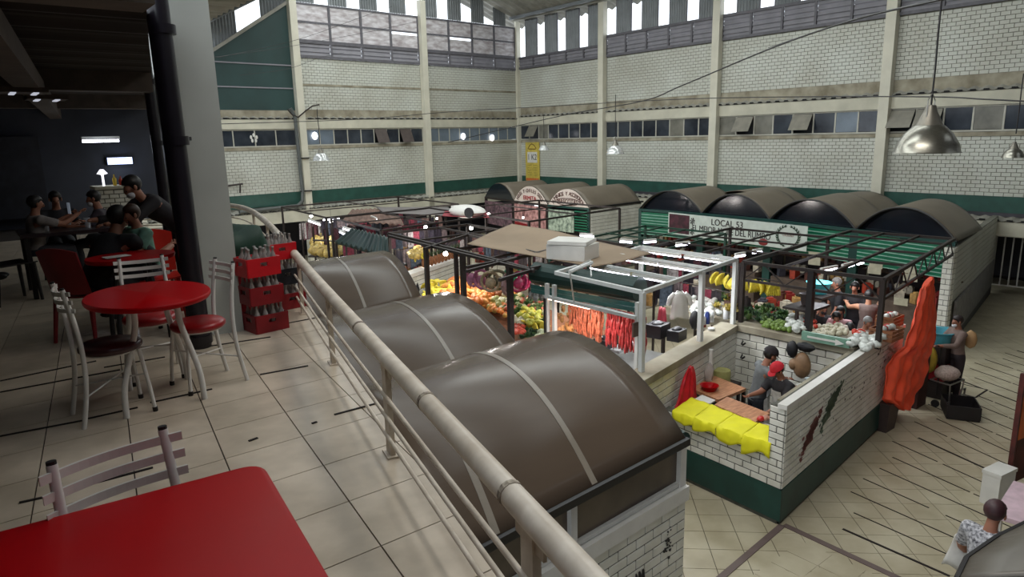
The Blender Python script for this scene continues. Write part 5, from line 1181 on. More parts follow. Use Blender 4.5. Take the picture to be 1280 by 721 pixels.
def bunch_leaves(c, r, n_, nm='leafy_bunch', seed=1):
    random.seed(seed); mb = MB()
    for i in range(n_):
        a = random.random() * 6.28; e = random.uniform(.2, 1.3); L = r * random.uniform(.7, 1.2); d = Vector((math.cos(a) * math.cos(e), math.sin(a) * math.cos(e), math.sin(e))); s = d.cross(Vector((0, 0, 1))).normalized() * L * .22
        mid = d * L * .6; mb.add([(0, 0, 0), tuple(mid + s), tuple(d * L), tuple(mid - s)], [(0, 1, 2, 3)])
    return mesh_of(mb, nm, M('%s_%d_%d_%d' % ((nm,) + c), c, rough=.6, var=.3, scale=20))
bananame = None
def banana_bunch():
    mb = MB()
    for i in range(7):
        a = (i - 3) * .28; pts = []
        for k in range(6):
            u = k / 5; pts.append((math.sin(a) * .05 + math.sin(a) * .06 * u, .02 + .05 * math.sin(u * 2.4), -.16 * u)); 
        mb.tube(pts, [.008, .018, .02, .02, .016, .006], 6)
    return mesh_of(mb, 'banana_bunch', M('banana_yellow', (224, 204, 66), rough=.5, var=.12, scale=20), True)
ban = banana_bunch()
for i, (x, y) in enumerate(((905, 345), (913, 347), (920, 350), (928, 350), (940, 352), (947, 354), (955, 355), (964, 357), (970, 358), (898, 343))):
    p = W(x, y - 3, 2.35); inst('banana_bunch', ban, p, (0, 0, i * .7), label='yellow banana bunch hanging in the row behind the frames', cat='bananas', group='hanging banana bunches', scale=1.45)
MB().tube([W(890, 338, 2.4), W(975, 352, 2.4)], .01, 5).build('banana_rail', m_frame, label='thin dark rail carrying the hanging bananas', cat='rail', origin=W(890, 338, 2.4))
lf1, lf2, lf3 = bunch_leaves((84, 122, 62), .10, 34, seed=1), bunch_leaves((116, 142, 84), .095, 30, seed=2), bunch_leaves((62, 92, 60), .11, 34, seed=3)
lfy = bunch_leaves((196, 176, 84), .13, 30, 'yellow_flower_bunch', 4)
scatter('leafy_bunch', 'bunch of green leaves on the vegetable display', 'greens', 'green bunches on the vegetable display', [lf1, lf2, lf3], [(926, 384), (965, 384), (985, 394), (985, 402), (955, 402), (928, 400)], 1.64, 60, 5)
scatter('yellow_flower_bunch', 'yellow green bunch by the frame post', 'greens', 'yellow green bunches by the frame post', [lfy, lf2], [(890, 365), (918, 372), (922, 392), (892, 392)], 1.8, 16, 6)
scatter('lime', 'small green lime in the heap by the back ledge', 'lime', 'limes heaped by the back ledge', [fruit((104, 130, 52), (.035, .035, .035), nm='lime')], [(950, 399), (986, 402), (990, 414), (955, 408)], 1.66, 90, 7, (.9, 1.3))
scatter('white_onion', 'pale bulb in the heap of the vegetable stall', 'onion', 'pale bulbs in the vegetable stall', [fruit((206, 200, 176), (.045, .045, .04), nm='onion')], [(1008, 408), (1050, 405), (1062, 416), (1030, 420), (1010, 417)], 1.68, 80, 8)
scatter('tomato', 'red orange tomato in the small heap beside the onions', 'tomato', 'tomatoes beside the onions', [fruit((206, 62, 36), (.045, .045, .04), nm='tomato')], [(1005, 398), (1018, 400), (1020, 408), (1006, 408)], 1.72, 16, 9)
scatter('tomato', 'red orange tomato in the heap near the brown dressed seller', 'tomato', 'tomatoes near the brown dressed seller', [fruit((206, 62, 36), (.045, .045, .04), nm='tomato')], [(1068, 412), (1080, 414), (1078, 424), (1068, 422)], 1.72, 14, 10)
cb = mesh_of(MB().ell((0, 0, 0), (.07, .07, .05), 9, 6, .2), 'white_bag', M('white_film', (206, 210, 204), rough=.35, var=.12, scale=20), True)
scatter('white_bag', 'small knotted bag of produce at the right of the display', 'bag', 'knotted white bags of produce', [cb], [(1070, 415), (1108, 418), (1090, 438), (1062, 430)], 1.7, 46, 11)
scatter('white_bag', 'small clear bag of cut vegetables behind the black post', 'bag', 'clear bags behind the black post', [cb], [(986, 392), (1008, 398), (1006, 415), (985, 412)], 1.72, 28, 12)
scatter('white_bag', 'pale wrapped goods behind the white frame', 'bag', 'pale goods behind the white frame', [cb, fruit((180, 176, 168), (.06, .06, .05), nm='onion')], [(862, 372), (895, 372), (905, 392), (870, 398)], 1.75, 40, 13)
t = thing('arrow_sign', 'pale green flat box with an arrow on the ledge', 'sign', W(1028, 424, 1.7)); p = W(1032, 424, 1.74)
MB().box(p, (.06, .75, .14), rz=.1).build('box', M('pale_green_box', (120, 160, 140), rough=.5), t); MB().box(p + Vector((-.04, .05, 0)), (.01, .45, .03), rz=.1).build('arrow_shaft', m_white, t); MB().add([p + Vector((-.045, -.18, -.05)), p + Vector((-.045, -.18, .05)), p + Vector((-.045, -.32, 0))], [(0, 1, 2)]).build('arrow_head', m_white, t, solid=.005)
for x, y, lb, d_ in ((1108, 414, 'wooden crate on the end of the long tiled wall', (.42, .36, .2)), (1112, 398, 'second wooden crate farther along the wall, with red bags', (.4, .3, .18))):
    p = W(x, y, 1.78); t = thing('wooden_crate', lb, 'crate', (p.x, p.y, 1.66))
    for k in range(3):
        z = 1.69 + k * .065
        MB().box((p.x, p.y - d_[1] / 2, z), (d_[0], .012, .05)).build('slat', m_crate, t); MB().box((p.x, p.y + d_[1] / 2, z), (d_[0], .012, .05)).build('slat', m_crate, t)
        MB().box((p.x - d_[0] / 2, p.y, z), (.012, d_[1], .05)).build('slat', m_crate, t); MB().box((p.x + d_[0] / 2, p.y, z), (.012, d_[1], .05)).build('slat', m_crate, t)
    MB().box((p.x, p.y, 1.67), (d_[0], d_[1], .015)).build('base', m_crate, t)
    for k in range(5): MB().ell((p.x - .12 + .06 * k, p.y + .05 * math.sin(k * 3), 1.84), (.06, .06, .05), 8, 6, .15).build('wrapped_goods', M('red_wrap', (190, 50, 50)) if k % 2 else M('white_film', (206, 210, 204)), smooth=True, label='wrapped goods piled in the wooden crate', cat='goods', group='wrapped goods in wooden crates', origin=(p.x - .12 + .06 * k, p.y, 1.8))
# vegetable stall display benches
for nm, c_, lb in (('display_bench', [(10.75, 4.95), (11.75, 5.1), (11.65, 6.9), (10.7, 6.9)], 'long vegetable display bench behind the butchers\' back wall'), ('display_bench', [(10.75, 7.05), (12.0, 7.25), (12.0, 8.9), (10.8, 8.8)], 'display bench of pale goods behind the white frame')):
    mb = MB(); mb.prism(c_, 1.45, 1.6) if len(c_) == 4 else None; t = thing(nm, lb, 'bench', (c_[0][0], c_[0][1], 0)); mb.build('bench_top', m_conc2, t)
    for q in c_: MB().bar((q[0] + .05, q[1] + .02, 0), (q[0] + .05, q[1] + .02, 1.45), .06, .06).build('leg', m_frame, t)
# sellers and customers
PZ = .5
def at_head(px, py, hz): p = W(px, py, hz); return p.x, p.y
pf = thing('raised_platform', 'dark raised floor of the vegetable stall', 'platform', (14, 7, 0)); MB().prism([(11.9, 5.4), (15.6, 6.0), (15.6, 8.3), (11.8, 7.6)], 0, PZ).build('deck', M('dark_wet_floor', (60, 58, 56)), pf)
x, y = at_head(1087, 366, PZ + 1.55); person('seller in a long brown dress seen from behind, arm raised', x, y, PZ, math.radians(-60), 1.62, lean=4, head=10, aL=(70, 30, 30), aR=(120, 20, 30), shirt=(112, 94, 88), skirt=(98, 84, 80), sleeve='none', fem=True, skin=(168, 120, 92))
x, y = at_head(1050, 350, PZ + 1.6); person('standing customer in black top beside the brown dressed seller', x, y, PZ, math.radians(40), 1.68, lean=4, head=10, aL=(10, 10, 20), aR=(15, 14, 30), shirt=(24, 24, 28), pants=(24, 24, 30), hair=(120, 116, 112))
x, y = at_head(1071, 352, PZ + 1.6); person('dark clothed figure behind the brown dressed seller', x, y, PZ, math.radians(100), 1.65, shirt=(30, 26, 30), pants=(24, 24, 30))
x, y = at_head(1044, 393, PZ + 1.32); person('seller in white t-shirt and pink face mask sitting low', x, y, PZ, math.radians(125), 1.55, lean=12, head=14, aL=(30, 14, 40), aR=(30, 14, 40), lL=(88, 88), lR=(88, 88), seat=.62, shirt=(222, 212, 200), mask=(214, 80, 96), fem=True)
x, y = at_head(1026, 383, PZ + 1.32); person('seller in black sitting left of the white shirted one', x, y, PZ, math.radians(140), 1.55, lean=8, head=10, aL=(30, 14, 40), aR=(30, 14, 40), lL=(88, 88), lR=(88, 88), seat=.62, shirt=(24, 22, 26), mask=(40, 40, 44), fem=True)
x, y = at_head(1051, 388, PZ + 1.34); person('woman in pale pink behind the white shirted seller', x, y, PZ, math.radians(110), 1.5, lean=4, lL=(88, 88), lR=(88, 88), seat=.66, shirt=(206, 160, 164), fem=True)
x, y = at_head(1079, 400, PZ + 1.3); person('small grey haired seller in front of the brown dress', x, y, PZ, math.radians(150), 1.45, lean=10, head=20, lL=(88, 88), lR=(88, 88), seat=.66, shirt=(196, 176, 170), hair=(150, 148, 146), aL=(40, 10, 40), aR=(40, 10, 40))
p = W(1062, 412, 1.62); person('black haired shopper in dark green leaning at the display', p.x + .15, p.y + .05, .0, math.radians(-50), 1.72, lean=6, head=8, shirt=(70, 92, 74), hair=(14, 14, 16), hairlen=.4, fem=True)
for k, (x, y, c_, r_, lb) in enumerate(((1023, 363, (70, 170, 178), .22, 'turquoise plastic basin high behind the seller in black'), (1008, 378, (70, 60, 58), .12, 'dark woven basket behind the black post'))):
    p = W(x, y + 3, 2.0); MB().lathe([(r_ * .7, 0), (r_, .2), (r_ * 1.05, .21), (r_ * .95, .2), (0, .04)], (p.x, p.y, 2.0), 20).build('basin', M('basin%d' % k, c_, rough=.4), smooth=True, label=lb, cat='basin', origin=(p.x, p.y, 2.0))
    MB().box((p.x, p.y, 1.97), (.7, .5, .04)).bar((p.x - .3, p.y, 0), (p.x - .3, p.y, 1.96), .05, .05).bar((p.x + .3, p.y, 0), (p.x + .3, p.y, 1.96), .05, .05).build('shelf_stand', m_frame, label='dark shelf stand under the ' + ('turquoise basin' if k == 0 else 'woven basket'), cat='stand', origin=(p.x, p.y, 0))
# ================================================================ REAR KIOSKS
m_roofb = m_roof2
E0, E1, E2, E3, E4 = (17.22, 5.86), (17.78, 8.36), (18.3, 11.1), (18.35, 13.5), (18.2, 15.95)
Es = [E0, E1, E2, E3, E4]; kn_ = ['rightmost', 'second from the right', 'third from the right', 'leftmost, carrying part of the long banner,']
for i in range(4):
    F0, F1 = Es[i], Es[i + 1]; t = thing('green_kiosk', kn_[i] + ' of the four domed kiosks with green shutters', 'kiosk', (F0[0] + .5, F0[1] + 1, 0))
    dep = 2.5 if i else 2.6
    bk = lambda v, F0=F0, F1=F1: (F0[0] + (F1[0] - F0[0]) * v + dep, F0[1] + (F1[1] - F0[1]) * v + .33)
    ze = 2.5; o, f = vault(t, F0, F1, bk, ze, .66, m_roofb)
    pts = [Vector(f(0, b / 22)) for b in range(23)]; MB().tube(pts, .025, 6).build('arch_edge', m_black, t)
    n = 22; vs = [Vector(f(.06, k / n)) for k in range(n + 1)]
    mb = MB(); mb.add([(v.x, v.y, ze - .02) for v in vs] + [(v.x, v.y, v.z - .015) for v in vs], [(k, k + 1, n + 2 + k, n + 1 + k) for k in range(n)]); mb.build('arch_infill', M('black_gloss_infill', (20, 26, 34), rough=.12, var=.1), t, solid=.01)
    a, b = V2(F0), V2(F1); d = (b - a).normalized(); MB().bar(a + Vector((0, 0, ze - .02)), b + Vector((0, 0, ze - .02)), .1, .08).build('eave_rail', m_dgreen, t)
    for q in (a + d * .06, b - d * .06): MB().bar(q, q + Vector((0, 0, ze)), .12, .12).build('post', m_dgreen, t)
    for k in range(8):
        z = 2.38 - k * .095; MB().bar(a + d * .12 + Vector((-.03, 0, z)), b - d * .12 + Vector((-.03, 0, z)), .05, .07).build('shutter_slat', m_shut, t)
    for k in range(8):
        z = 2.335 - k * .095; MB().bar(a + d * .12 + Vector((-.05, 0, z)), b - d * .12 + Vector((-.05, 0, z)), .02, .022).build('slat_edge', M('pale_slat_edge', (150, 190, 172), rough=.3), t)
    # interior: back wall, shelves and goods
    MB().bar(a + Vector((1.2, .2, .8)), b + Vector((1.2, .1, .8)), .05, 1.6).build('shelf_wall', M('dark_kiosk_inside', (44, 34, 34), var=.3, scale=4), t)
    for z in (.5, .95, 1.4): MB().bar(a + Vector((.9, .2, z)), b + Vector((.9, .0, z)), .5, .03).build('shelf', M('kiosk_shelf', (88, 66, 50)), t)
    MB().bar(a + d * .3 + Vector((.1, 0, .45)), b - d * .3 + Vector((.1, 0, .45)), .5, .9).build('counter', M('kiosk_counter', (92, 76, 66), var=.2), t)
t = bpy.data.objects['green_kiosk']
mb = MB(); S0, S1 = V2(E0) + Vector((0, -.03, 0)), Vector((24.3, 7.18, 0)); wallbox(mb, S0, S1, 0, 2.42, .15); mb.build('side_wall', m_mortar2, t)
brickface(t, S0, S1, 1.1, 2.4, .27, .125, m_brickfar, limit=60); mb = MB(); wallbox(mb, S0 + Vector((.3, -.03, 0)), S1, .25, 1.1, .06); mb.build('grey_dado', M('grey_dado_paint', (136, 134, 132), rough=.5, var=.15), t)
mb = MB(); wallbox(mb, S0 + Vector((0, -.04, 0)), S1, 0, .25, .06); mb.build('dark_base', M('dark_base_paint', (60, 60, 62), rough=.5), t)
c = V2(E0) + Vector((-.12, .05, 0)); MB().box((c.x, c.y, 1.2), (.2, .2, 2.4)).build('corner_pier', m_mortar, t); brickface(t, (c.x - .1, c.y + .1), (c.x - .1, c.y - .1), 0, 2.4, .2, .12, m_brick); brickface(t, (c.x - .1, c.y - .1), (c.x + .1, c.y - .1), 0, 2.4, .2, .12, m_brick)
# second row of roofs behind, and the two small humps seen over the valleys
for i, (F0, F1, lb) in enumerate((((20.4, 9.3), (20.5, 11.7), 'dusty vaulted roof behind the second domed kiosk'), ((20.7, 12.4), (20.8, 15.2), 'dusty vaulted roof behind the two left domed kiosks'))):
    t = thing('rear_roof', lb, 'roof', (F0[0], F0[1], 0)); o, f = vault(t, F0, F1, lambda v, F0=F0, F1=F1: (F0[0] + 2.4, F0[1] + (F1[1] - F0[1]) * v), 2.5, .55, m_roofb)
    mb = MB(); mb.prism([F0, (F0[0] + 2.3, F0[1]), (F1[0] + 2.3, F1[1]), F1], 0, 2.55); mb.build('body', m_conc2, t)
# goods on the shelves
random.seed(31)
gcols = [(150, 40, 36), (190, 150, 90), (200, 190, 170), (90, 50, 40), (170, 60, 40), (60, 60, 70)]
gm = [mesh_of(MB().box((0, 0, .08), (.14, .12, .16)).box((0, 0, .17), (.08, .07, .03)), 'packed_goods', M('goods_%d' % i, c, rough=.5, var=.2, scale=12)) for i, c in enumerate(gcols)]
for i in range(4):
    a, b = V2(Es[i]), V2(Es[i + 1])
    for z in (.515, .965, 1.415):
        for k in range(12):
            if random.random() < .15: continue
            p = a.lerp(b, .08 + .85 * k / 12) + Vector((.78, .15, z)); inst('packed_goods', random.choice(gm), p, (0, 0, random.uniform(-.2, .2)), label='packet on the shelves of the domed kiosk %s' % ('at the right end', 'second from right', 'third from right', 'at the left end')[i], cat='packet', group='packets in domed kiosk %s' % ('right', 'second', 'third', 'left')[i], scale=random.uniform(.8, 1.3))
    for k in range(5):
        p = a.lerp(b, .15 + .17 * k) + Vector((-.02, 0, .93 + .0)); inst('packed_goods', gm[(i + k) % 6], p + Vector((.1, 0, -.02)), (0, 0, k), label='box of goods on the counter of the domed kiosk %s' % ('at the right end', 'second from right', 'third from right', 'at the left end')[i], cat='box', group='counter boxes of domed kiosk %s' % ('right', 'second', 'third', 'left')[i], scale=1.5)
# price signs hanging in the kiosks
for k, (x, y) in enumerate(((1018, 319), (1018, 327), (1095, 331), (1093, 338), (1136, 337), (1138, 347), (1126, 377))):
    p = W(x, y, 1.65 if k < 6 else 1.2); q = OX(x, y, 17.0); MB().box(q, (.02, .3, .17), rz=.1).build('price_card', M('pale_card', (190, 184, 160)), label='pale price card hanging under the green shutters, %s' % ('upper left', 'lower left', 'upper middle', 'lower middle', 'upper right', 'lower right', 'lowest, by the red tarpaulin')[k], cat='card', origin=q)
# long banner
bn = thing('banner', 'long white printed banner with wreath and dark picture on the domed kiosks', 'banner', OX(870, 285, 17.9))
pts = [W(x, y, z) for x, y, z in ((810, 269, 2.52), (943, 281, 2.5))]; lo = [OX(811, 290, pts[0].x - .02), OX(942, 303, pts[1].x - .02)]
B0_, B1_ = Vector((18.12, 14.55, 0)), Vector((17.72, 9.55, 0)); zt_, zb_ = 2.5, 1.82
def bp_(u, z, o=0.0): p = B0_.lerp(B1_, u); return Vector((p.x - .1 - o, p.y, z))
mb = MB(); mb.hexa([bp_(0, zb_), bp_(0, zb_, .015), bp_(1, zb_, .015), bp_(1, zb_)], [bp_(0, zt_), bp_(0, zt_, .015), bp_(1, zt_, .015), bp_(1, zt_)]); mb.build('banner_sheet', M('banner_white', (196, 204, 196), rough=.6, var=.05), bn)
mb = MB(); mb.hexa([bp_(0.01, zb_ + .04, .02), bp_(0.01, zb_ + .04, .024), bp_(.18, zb_ + .04, .024), bp_(.18, zb_ + .04, .02)], [bp_(0.01, zt_ - .04, .02), bp_(.01, zt_ - .04, .024), bp_(.18, zt_ - .04, .024), bp_(.18, zt_ - .04, .02)]); mb.build('dark_picture', M('maroon_print', (74, 30, 44), var=.35, scale=6), bn)
xd = (B1_ - B0_).normalized(); up = Vector((0, 0, 1)); m_ink = M('dark_ink', (48, 40, 40))
text('LOCAL 53', bp_(.47, 2.33, .025), xd, up, .27, m_ink, bn, width=1.15); text('EL MEJOR MOLE DEL RUMBO', bp_(.49, 2.09, .025), xd, up, .26, m_ink, bn, width=2.85)
text('\u2014 \u2014 \u2014 \u2014', bp_(.55, 1.91, .025), xd, up, .12, m_ink, bn, width=1.2)
MB().ell(bp_(.73, 1.93, .03), (.02, .16, .1), 10, 6).build('red_print', M('dark_red_print', (130, 40, 40)), bn)
mb = MB()
for s in (-1, 1):
    for k in range(11):
        a = -1.35 + k * .25; c_ = bp_(.885, 2.16, .025) + xd * s * .34 * math.cos(a) + up * .28 * math.sin(a); tg = (xd * -s * math.sin(a) + up * math.cos(a)).normalized()
        for e in (-.6, .6): dd = (tg + xd * s * e * .8).normalized() * .11; pp_ = dd.cross(Vector((1, 0, 0))).normalized() * .022; mb.add([c_, c_ + dd * .5 + pp_, c_ + dd, c_ + dd * .5 - pp_], [(0, 1, 2, 3)])
mb.build('wreath', M('dark_green_ink', (50, 70, 54)), bn, solid=.004)
text('CALIDAD', bp_(.885, 2.2, .025), xd, up, .09, M('faint_ink', (160, 130, 120)), bn, width=.35)
mb = MB()
for k, z in enumerate((2.3, 1.98)): 
    for j in range(7): a = j * .9; mb.add([bp_(.205, z, .025) + xd * .1 * math.cos(a) + up * .1 * math.sin(a), bp_(.205, z, .025) + xd * .1 * math.cos(a + .5) + up * .12 * math.sin(a + .5), bp_(.205, z, .025)], [(0, 1, 2)])
mb.build('flower_print', m_ink, bn, solid=.003)
# ---------------- arched kiosks at the rear (B3)
G = [(17.7, 17.85), (17.62, 20.0), (17.95, 22.5), (18.3, 25.0)]
gl = ['arched kiosk with white sign board, right one, over green shutters', 'arched kiosk with white sign board, left one, over photo panels', 'dark arched kiosk left of the two white sign boards']
for i in range(3):
    F0, F1 = G[i], G[i + 1]; t = thing('arched_kiosk', gl[i], 'kiosk', (F0[0] + .5, F0[1] + 1, 0)); ze = 2.42
    bk = lambda v, F0=F0, F1=F1: (F0[0] + (F1[0] - F0[0]) * v + (2.9 if i < 2 else 2.4), F0[1] + (F1[1] - F0[1]) * v + .15)
    o, f = vault(t, F0, F1, bk, ze, .68, m_roofb); n = 22
    vs = [Vector(f(0, k / n)) for k in range(n + 1)]; mb = MB(); mb.add([(v.x - .04, v.y, ze) for v in vs] + [(v.x - .04, v.y, max(ze + .001, v.z - .01)) for v in vs], [(k, k + 1, n + 2 + k, n + 1 + k) for k in range(n)])
    mb.build('sign_board' if i < 2 else 'dark_infill', M('sign_white', (214, 200, 190), rough=.5, var=.04) if i < 2 else M('black_gloss_infill', (20, 26, 34)), t, solid=.02)
    a, b = V2(F0), V2(F1); d = (a - b).normalized(); L = (a - b).length; mid = (a + b) / 2
    MB().bar(a + Vector((0, 0, ze)), b + Vector((0, 0, ze)), .1, .08).build('eave_rail', m_dgreen if i == 0 else m_frame, t)
    for q in (a - d * .05, b + d * .05): MB().bar(q, q + Vector((0, 0, ze)), .1, .1).build('post', m_dgreen if i == 0 else m_frame, t)
    MB().bar(a + Vector((.9, .1, 1)), b + Vector((.9, 0, 1)), .05, 2).build('back_panel', M('dark_kiosk_inside', (44, 34, 34)), t)
    fp = lambda s, z, o=.07: Vector((mid.x - o, mid.y, z)) + d * s
    if i < 2:
        def arc_text(s_, R, zc, size, mat, a0, a1):
            n_ = len(s_)
            for k, chh in enumerate(s_):
                if chh == ' ': continue
                a_ = a0 + (a1 - a0) * k / (n_ - 1); p_ = fp(-R[0] * math.cos(a_), zc + R[1] * math.sin(a_), .075); tx = (d * math.sin(a_) * R[0] + up * math.cos(a_) * R[1]).normalized(); nx = Vector((-1, 0, 0)); yv = nx.cross(tx); tx2 = tx
                text(chh, p_, tx2, yv, size, mat, t)
        arc_text('MOLES Y CHILES SECOS' if i == 1 else 'ALIMENTOS Y ACCESORIOS', (L * .36, .44), ze + .06, .2, M('brown_ink', (84, 46, 40)), .25, math.pi - .25)
        text('ERMITA' if i == 1 else 'MASCOTAS', fp(0, ze + .2), d, up, .24, M('red_ink', (170, 30, 44)) if i == 1 else M('brown_ink', (84, 46, 40)), t, width=.95 if i == 1 else 1.05)
        if i == 0:
            mb = MB(); mb.tube([fp(.62 * math.cos(a_), ze + .2 + .13 * math.sin(a_), .07) for a_ in [k * math.pi / 10 for k in range(21)]], .012, 4); mb.build('name_oval', M('brown_ink', (84, 46, 40)), t)
            text('MASCOTAS', fp(-.35, 2.2, .1), d, up, .12, m_ink, t, width=.8)
            MB().hexa([fp(-1.0, 1.5), fp(-1.0, 1.5, .09), fp(.35, 1.5, .09), fp(.35, 1.5)], [fp(-1.0, 2.3), fp(-1.0, 2.3, .09), fp(.35, 2.3, .09), fp(.35, 2.3)]).build('photo_panel', M('grey_green_print', (176, 190, 170), var=.35, scale=7, col2=(80, 96, 84)), t)
            for k in range(8): MB().bar(fp(.38, 2.3 - k * .1), fp(1.02, 2.3 - k * .1), .04, .05).build('shutter_slat', m_shut, t)
        else:
            MB().hexa([fp(-1.15, 1.4), fp(-1.15, 1.4, .09), fp(1.15, 1.4, .09), fp(1.15, 1.4)], [fp(-1.15, 2.34), fp(-1.15, 2.34, .09), fp(1.15, 2.34, .09), fp(1.15, 2.34)]).build('photo_panel', M('pink_print', (196, 150, 146), var=.4, scale=6, col2=(116, 70, 70)), t)
            MB().bar(fp(-1.1, 1.55, .1), fp(-.0, 1.5, .1), .03, .12).build('red_strip', m_redd, t)
    else: MB().hexa([fp(-1.15, 1.3), fp(-1.15, 1.3, .09), fp(1.15, 1.3, .09), fp(1.15, 1.3)], [fp(-1.15, 2.3), fp(-1.15, 2.3, .09), fp(1.15, 2.3, .09), fp(1.15, 2.3)]).build('hanging_packets', M('mauve_goods', (120, 92, 100), var=.4, scale=7, col2=(50, 36, 44)), t)
t = bpy.data.objects['arched_kiosk']; mb = MB(); wallbox(mb, (17.7, 17.8), (20.6, 17.98), 0, 2.42, .12); mb.build('side_wall', m_mortar2, t); brickface(t, (17.7, 17.8), (20.6, 17.98), .6, 2.38, .27, .125, m_brick, limit=90)
MB().bar((17.6, 17.78, 2.46), (20.7, 17.98, 2.46), .06, .06).build('side_gutter', m_black, t)

# yellow sign on the right wall
ys = thing('yellow_sign', 'tall yellow printed sign high on the right wall by the corner', 'sign', (23.9, 28.5, 3.0))
ya, yb = 28.95, 27.85; MB().box((23.93, (ya + yb) / 2, 3.72), (.04, ya - yb, 2.0)).build('sign_panel', M('sign_yellow', (206, 184, 84), rough=.5, var=.1, scale=6), ys)
yd = Vector((0, -1, 0)); yp = lambda s, z: Vector((23.90, ya - (ya - yb) * s, z))
MB().box((23.905, (ya + yb) / 2, 3.95), (.01, .78, .55)).build('white_patch', m_white, ys); text('1 K2', yp(.5, 3.95), yd, up, .42, m_ink, ys, width=.66)
for k, z in enumerate((3.55, 3.42, 3.29, 3.16, 3.03)): text(('\u2013 \u2013 \u2013', '\u2013\u2013  \u2013', '\u2013 \u2013\u2013', '\u2013\u2013 \u2013', '\u2013 \u2013 \u2013')[k], yp(.3, z), yd, up, .14, m_ink, ys, width=.3); text('\u2013\u2013\u2013', yp(.72, z), yd, up, .14, m_ink, ys, width=.28)
MB().tube([yp(.2, 4.4), yp(.35, 4.58), yp(.5, 4.64), yp(.65, 4.58), yp(.8, 4.4)], .02, 5).tube([yp(.25, 4.38), yp(.75, 4.38)], .02, 5).build('arch_print', M('brown_print', (120, 84, 40)), ys)
MB().box((23.9, (ya + yb) / 2, 2.8), (.03, 1.0, .14)).build('orange_foot', M('orange_print', (206, 110, 50)), ys)

# ================================================================ CANOPY, SHEETS AND THINGS ON TOP OF THE FRAMES
c00, c10, c11, c01 = W(584, 306, 2.85), W(742, 335, 2.85), W(816, 318, 2.85), W(640, 281, 2.9)
def f(u, v):
    p = c00.lerp(c10, u).lerp(c01.lerp(c11, u), v); return p + Vector((0, 0, .02 - .10 * math.sin(math.pi * u) * math.sin(math.pi * v) + .02 * math.sin(u * 22 + v * 4) * math.sin(math.pi * v) + .10 * math.exp(-((u - .35) ** 2 + (v - .8) ** 2) * 20)))
MB().grid(f, 30, 14).build('tan_canopy', M('tan_canvas', (140, 121, 99), rough=.8, var=.08, scale=1.2), smooth=True, solid=.012, label='large tan canvas sheet stretched over the middle stalls', cat='canopy', origin=c00)
p = W(716, 322, 2.87); t = thing('foam_box', 'white foam box with loose lid on top of the tan canopy edge', 'box', p)
MB().box((p.x, p.y, p.z + .13), (.6, .75, .26), rz=.35).build('box', m_white, t); MB().box((p.x, p.y + .02, p.z + .30), (.62, .72, .06), rz=.5).build('lid', m_white, t)
m_bsh = M('brown_roof_sheet', (118, 92, 80), rough=.7, var=.2, scale=1.5)
def sheet(nm, lb, cs, mat, cat='roof sheet', corr=0, th=.015, sag=.0):
    P = [W(*c) for c in cs]
    k = 40 if corr else 10
    MB().grid(lambda u, v: P[0].lerp(P[1], u).lerp(P[3].lerp(P[2], u), v) + Vector((0, 0, corr * math.sin(u * k * math.pi / 2) - sag * math.sin(math.pi * u) * math.sin(math.pi * v))), k * 2, 8).build(nm, mat, smooth=True, solid=th, label=lb, cat=cat, origin=P[0])
sheet('roof_sheet', 'brown corrugated sheet over the far left stall', ((428, 276, 2.6), (505, 281, 2.6), (494, 260, 2.7), (440, 262, 2.7)), m_bsh, corr=.02)
sheet('roof_sheet', 'grey flat sheet behind the brown corrugated one', ((480, 266, 2.72), (575, 270, 2.72), (560, 259, 2.74), (470, 259, 2.74)), M('grey_flat_sheet', (112, 106, 104), rough=.7, var=.12), sag=.03)
sheet('red_tarpaulin', 'dark red tarpaulin beside the white plastic housing', ((553, 270, 2.74), (612, 272, 2.74), (606, 263, 2.76), (556, 264, 2.76)), M('red_tarp', (140, 34, 48), rough=.6, var=.15), 'tarpaulin', sag=.05)
sheet('green_awning', 'dark green corrugated shutter sloping over the far left stall', ((418, 303, 2.45), (486, 322, 2.45), (484, 296, 2.85), (440, 286, 2.85)), m_shutd, 'awning', corr=.03)
t = thing('awning_stand', 'dark frame under the green sloping shutter', 'frame', W(450, 310, 2.4))
for x, y in ((420, 303), (484, 321), (482, 298), (442, 288)): p = W(x, y, 2.44); MB().bar((p.x, p.y, 0), (p.x, p.y, 2.42), .06, .06).build('post', m_frame, t)
MB().bar(W(420, 303, 2.42), W(484, 321, 2.42), .05, .05).bar(W(442, 288, 2.7), W(484, 298, 2.7), .05, .05).build('rail', m_frame, t)
p = W(584, 264, 2.85); t = thing('white_housing', 'white plastic housing with a round black opening on the red tarpaulin', 'housing', p)
MB().ell(p, (.45, .75, .2), 16, 8).box(p + Vector((.1, .35, 0)), (.5, .6, .28)).build('shell', m_white, t, smooth=True); q = OX(585.5, 266, p.x - .42); MB().tube([q, q + Vector((.05, .02, 0))], .15, 14).build('opening', m_black, t)
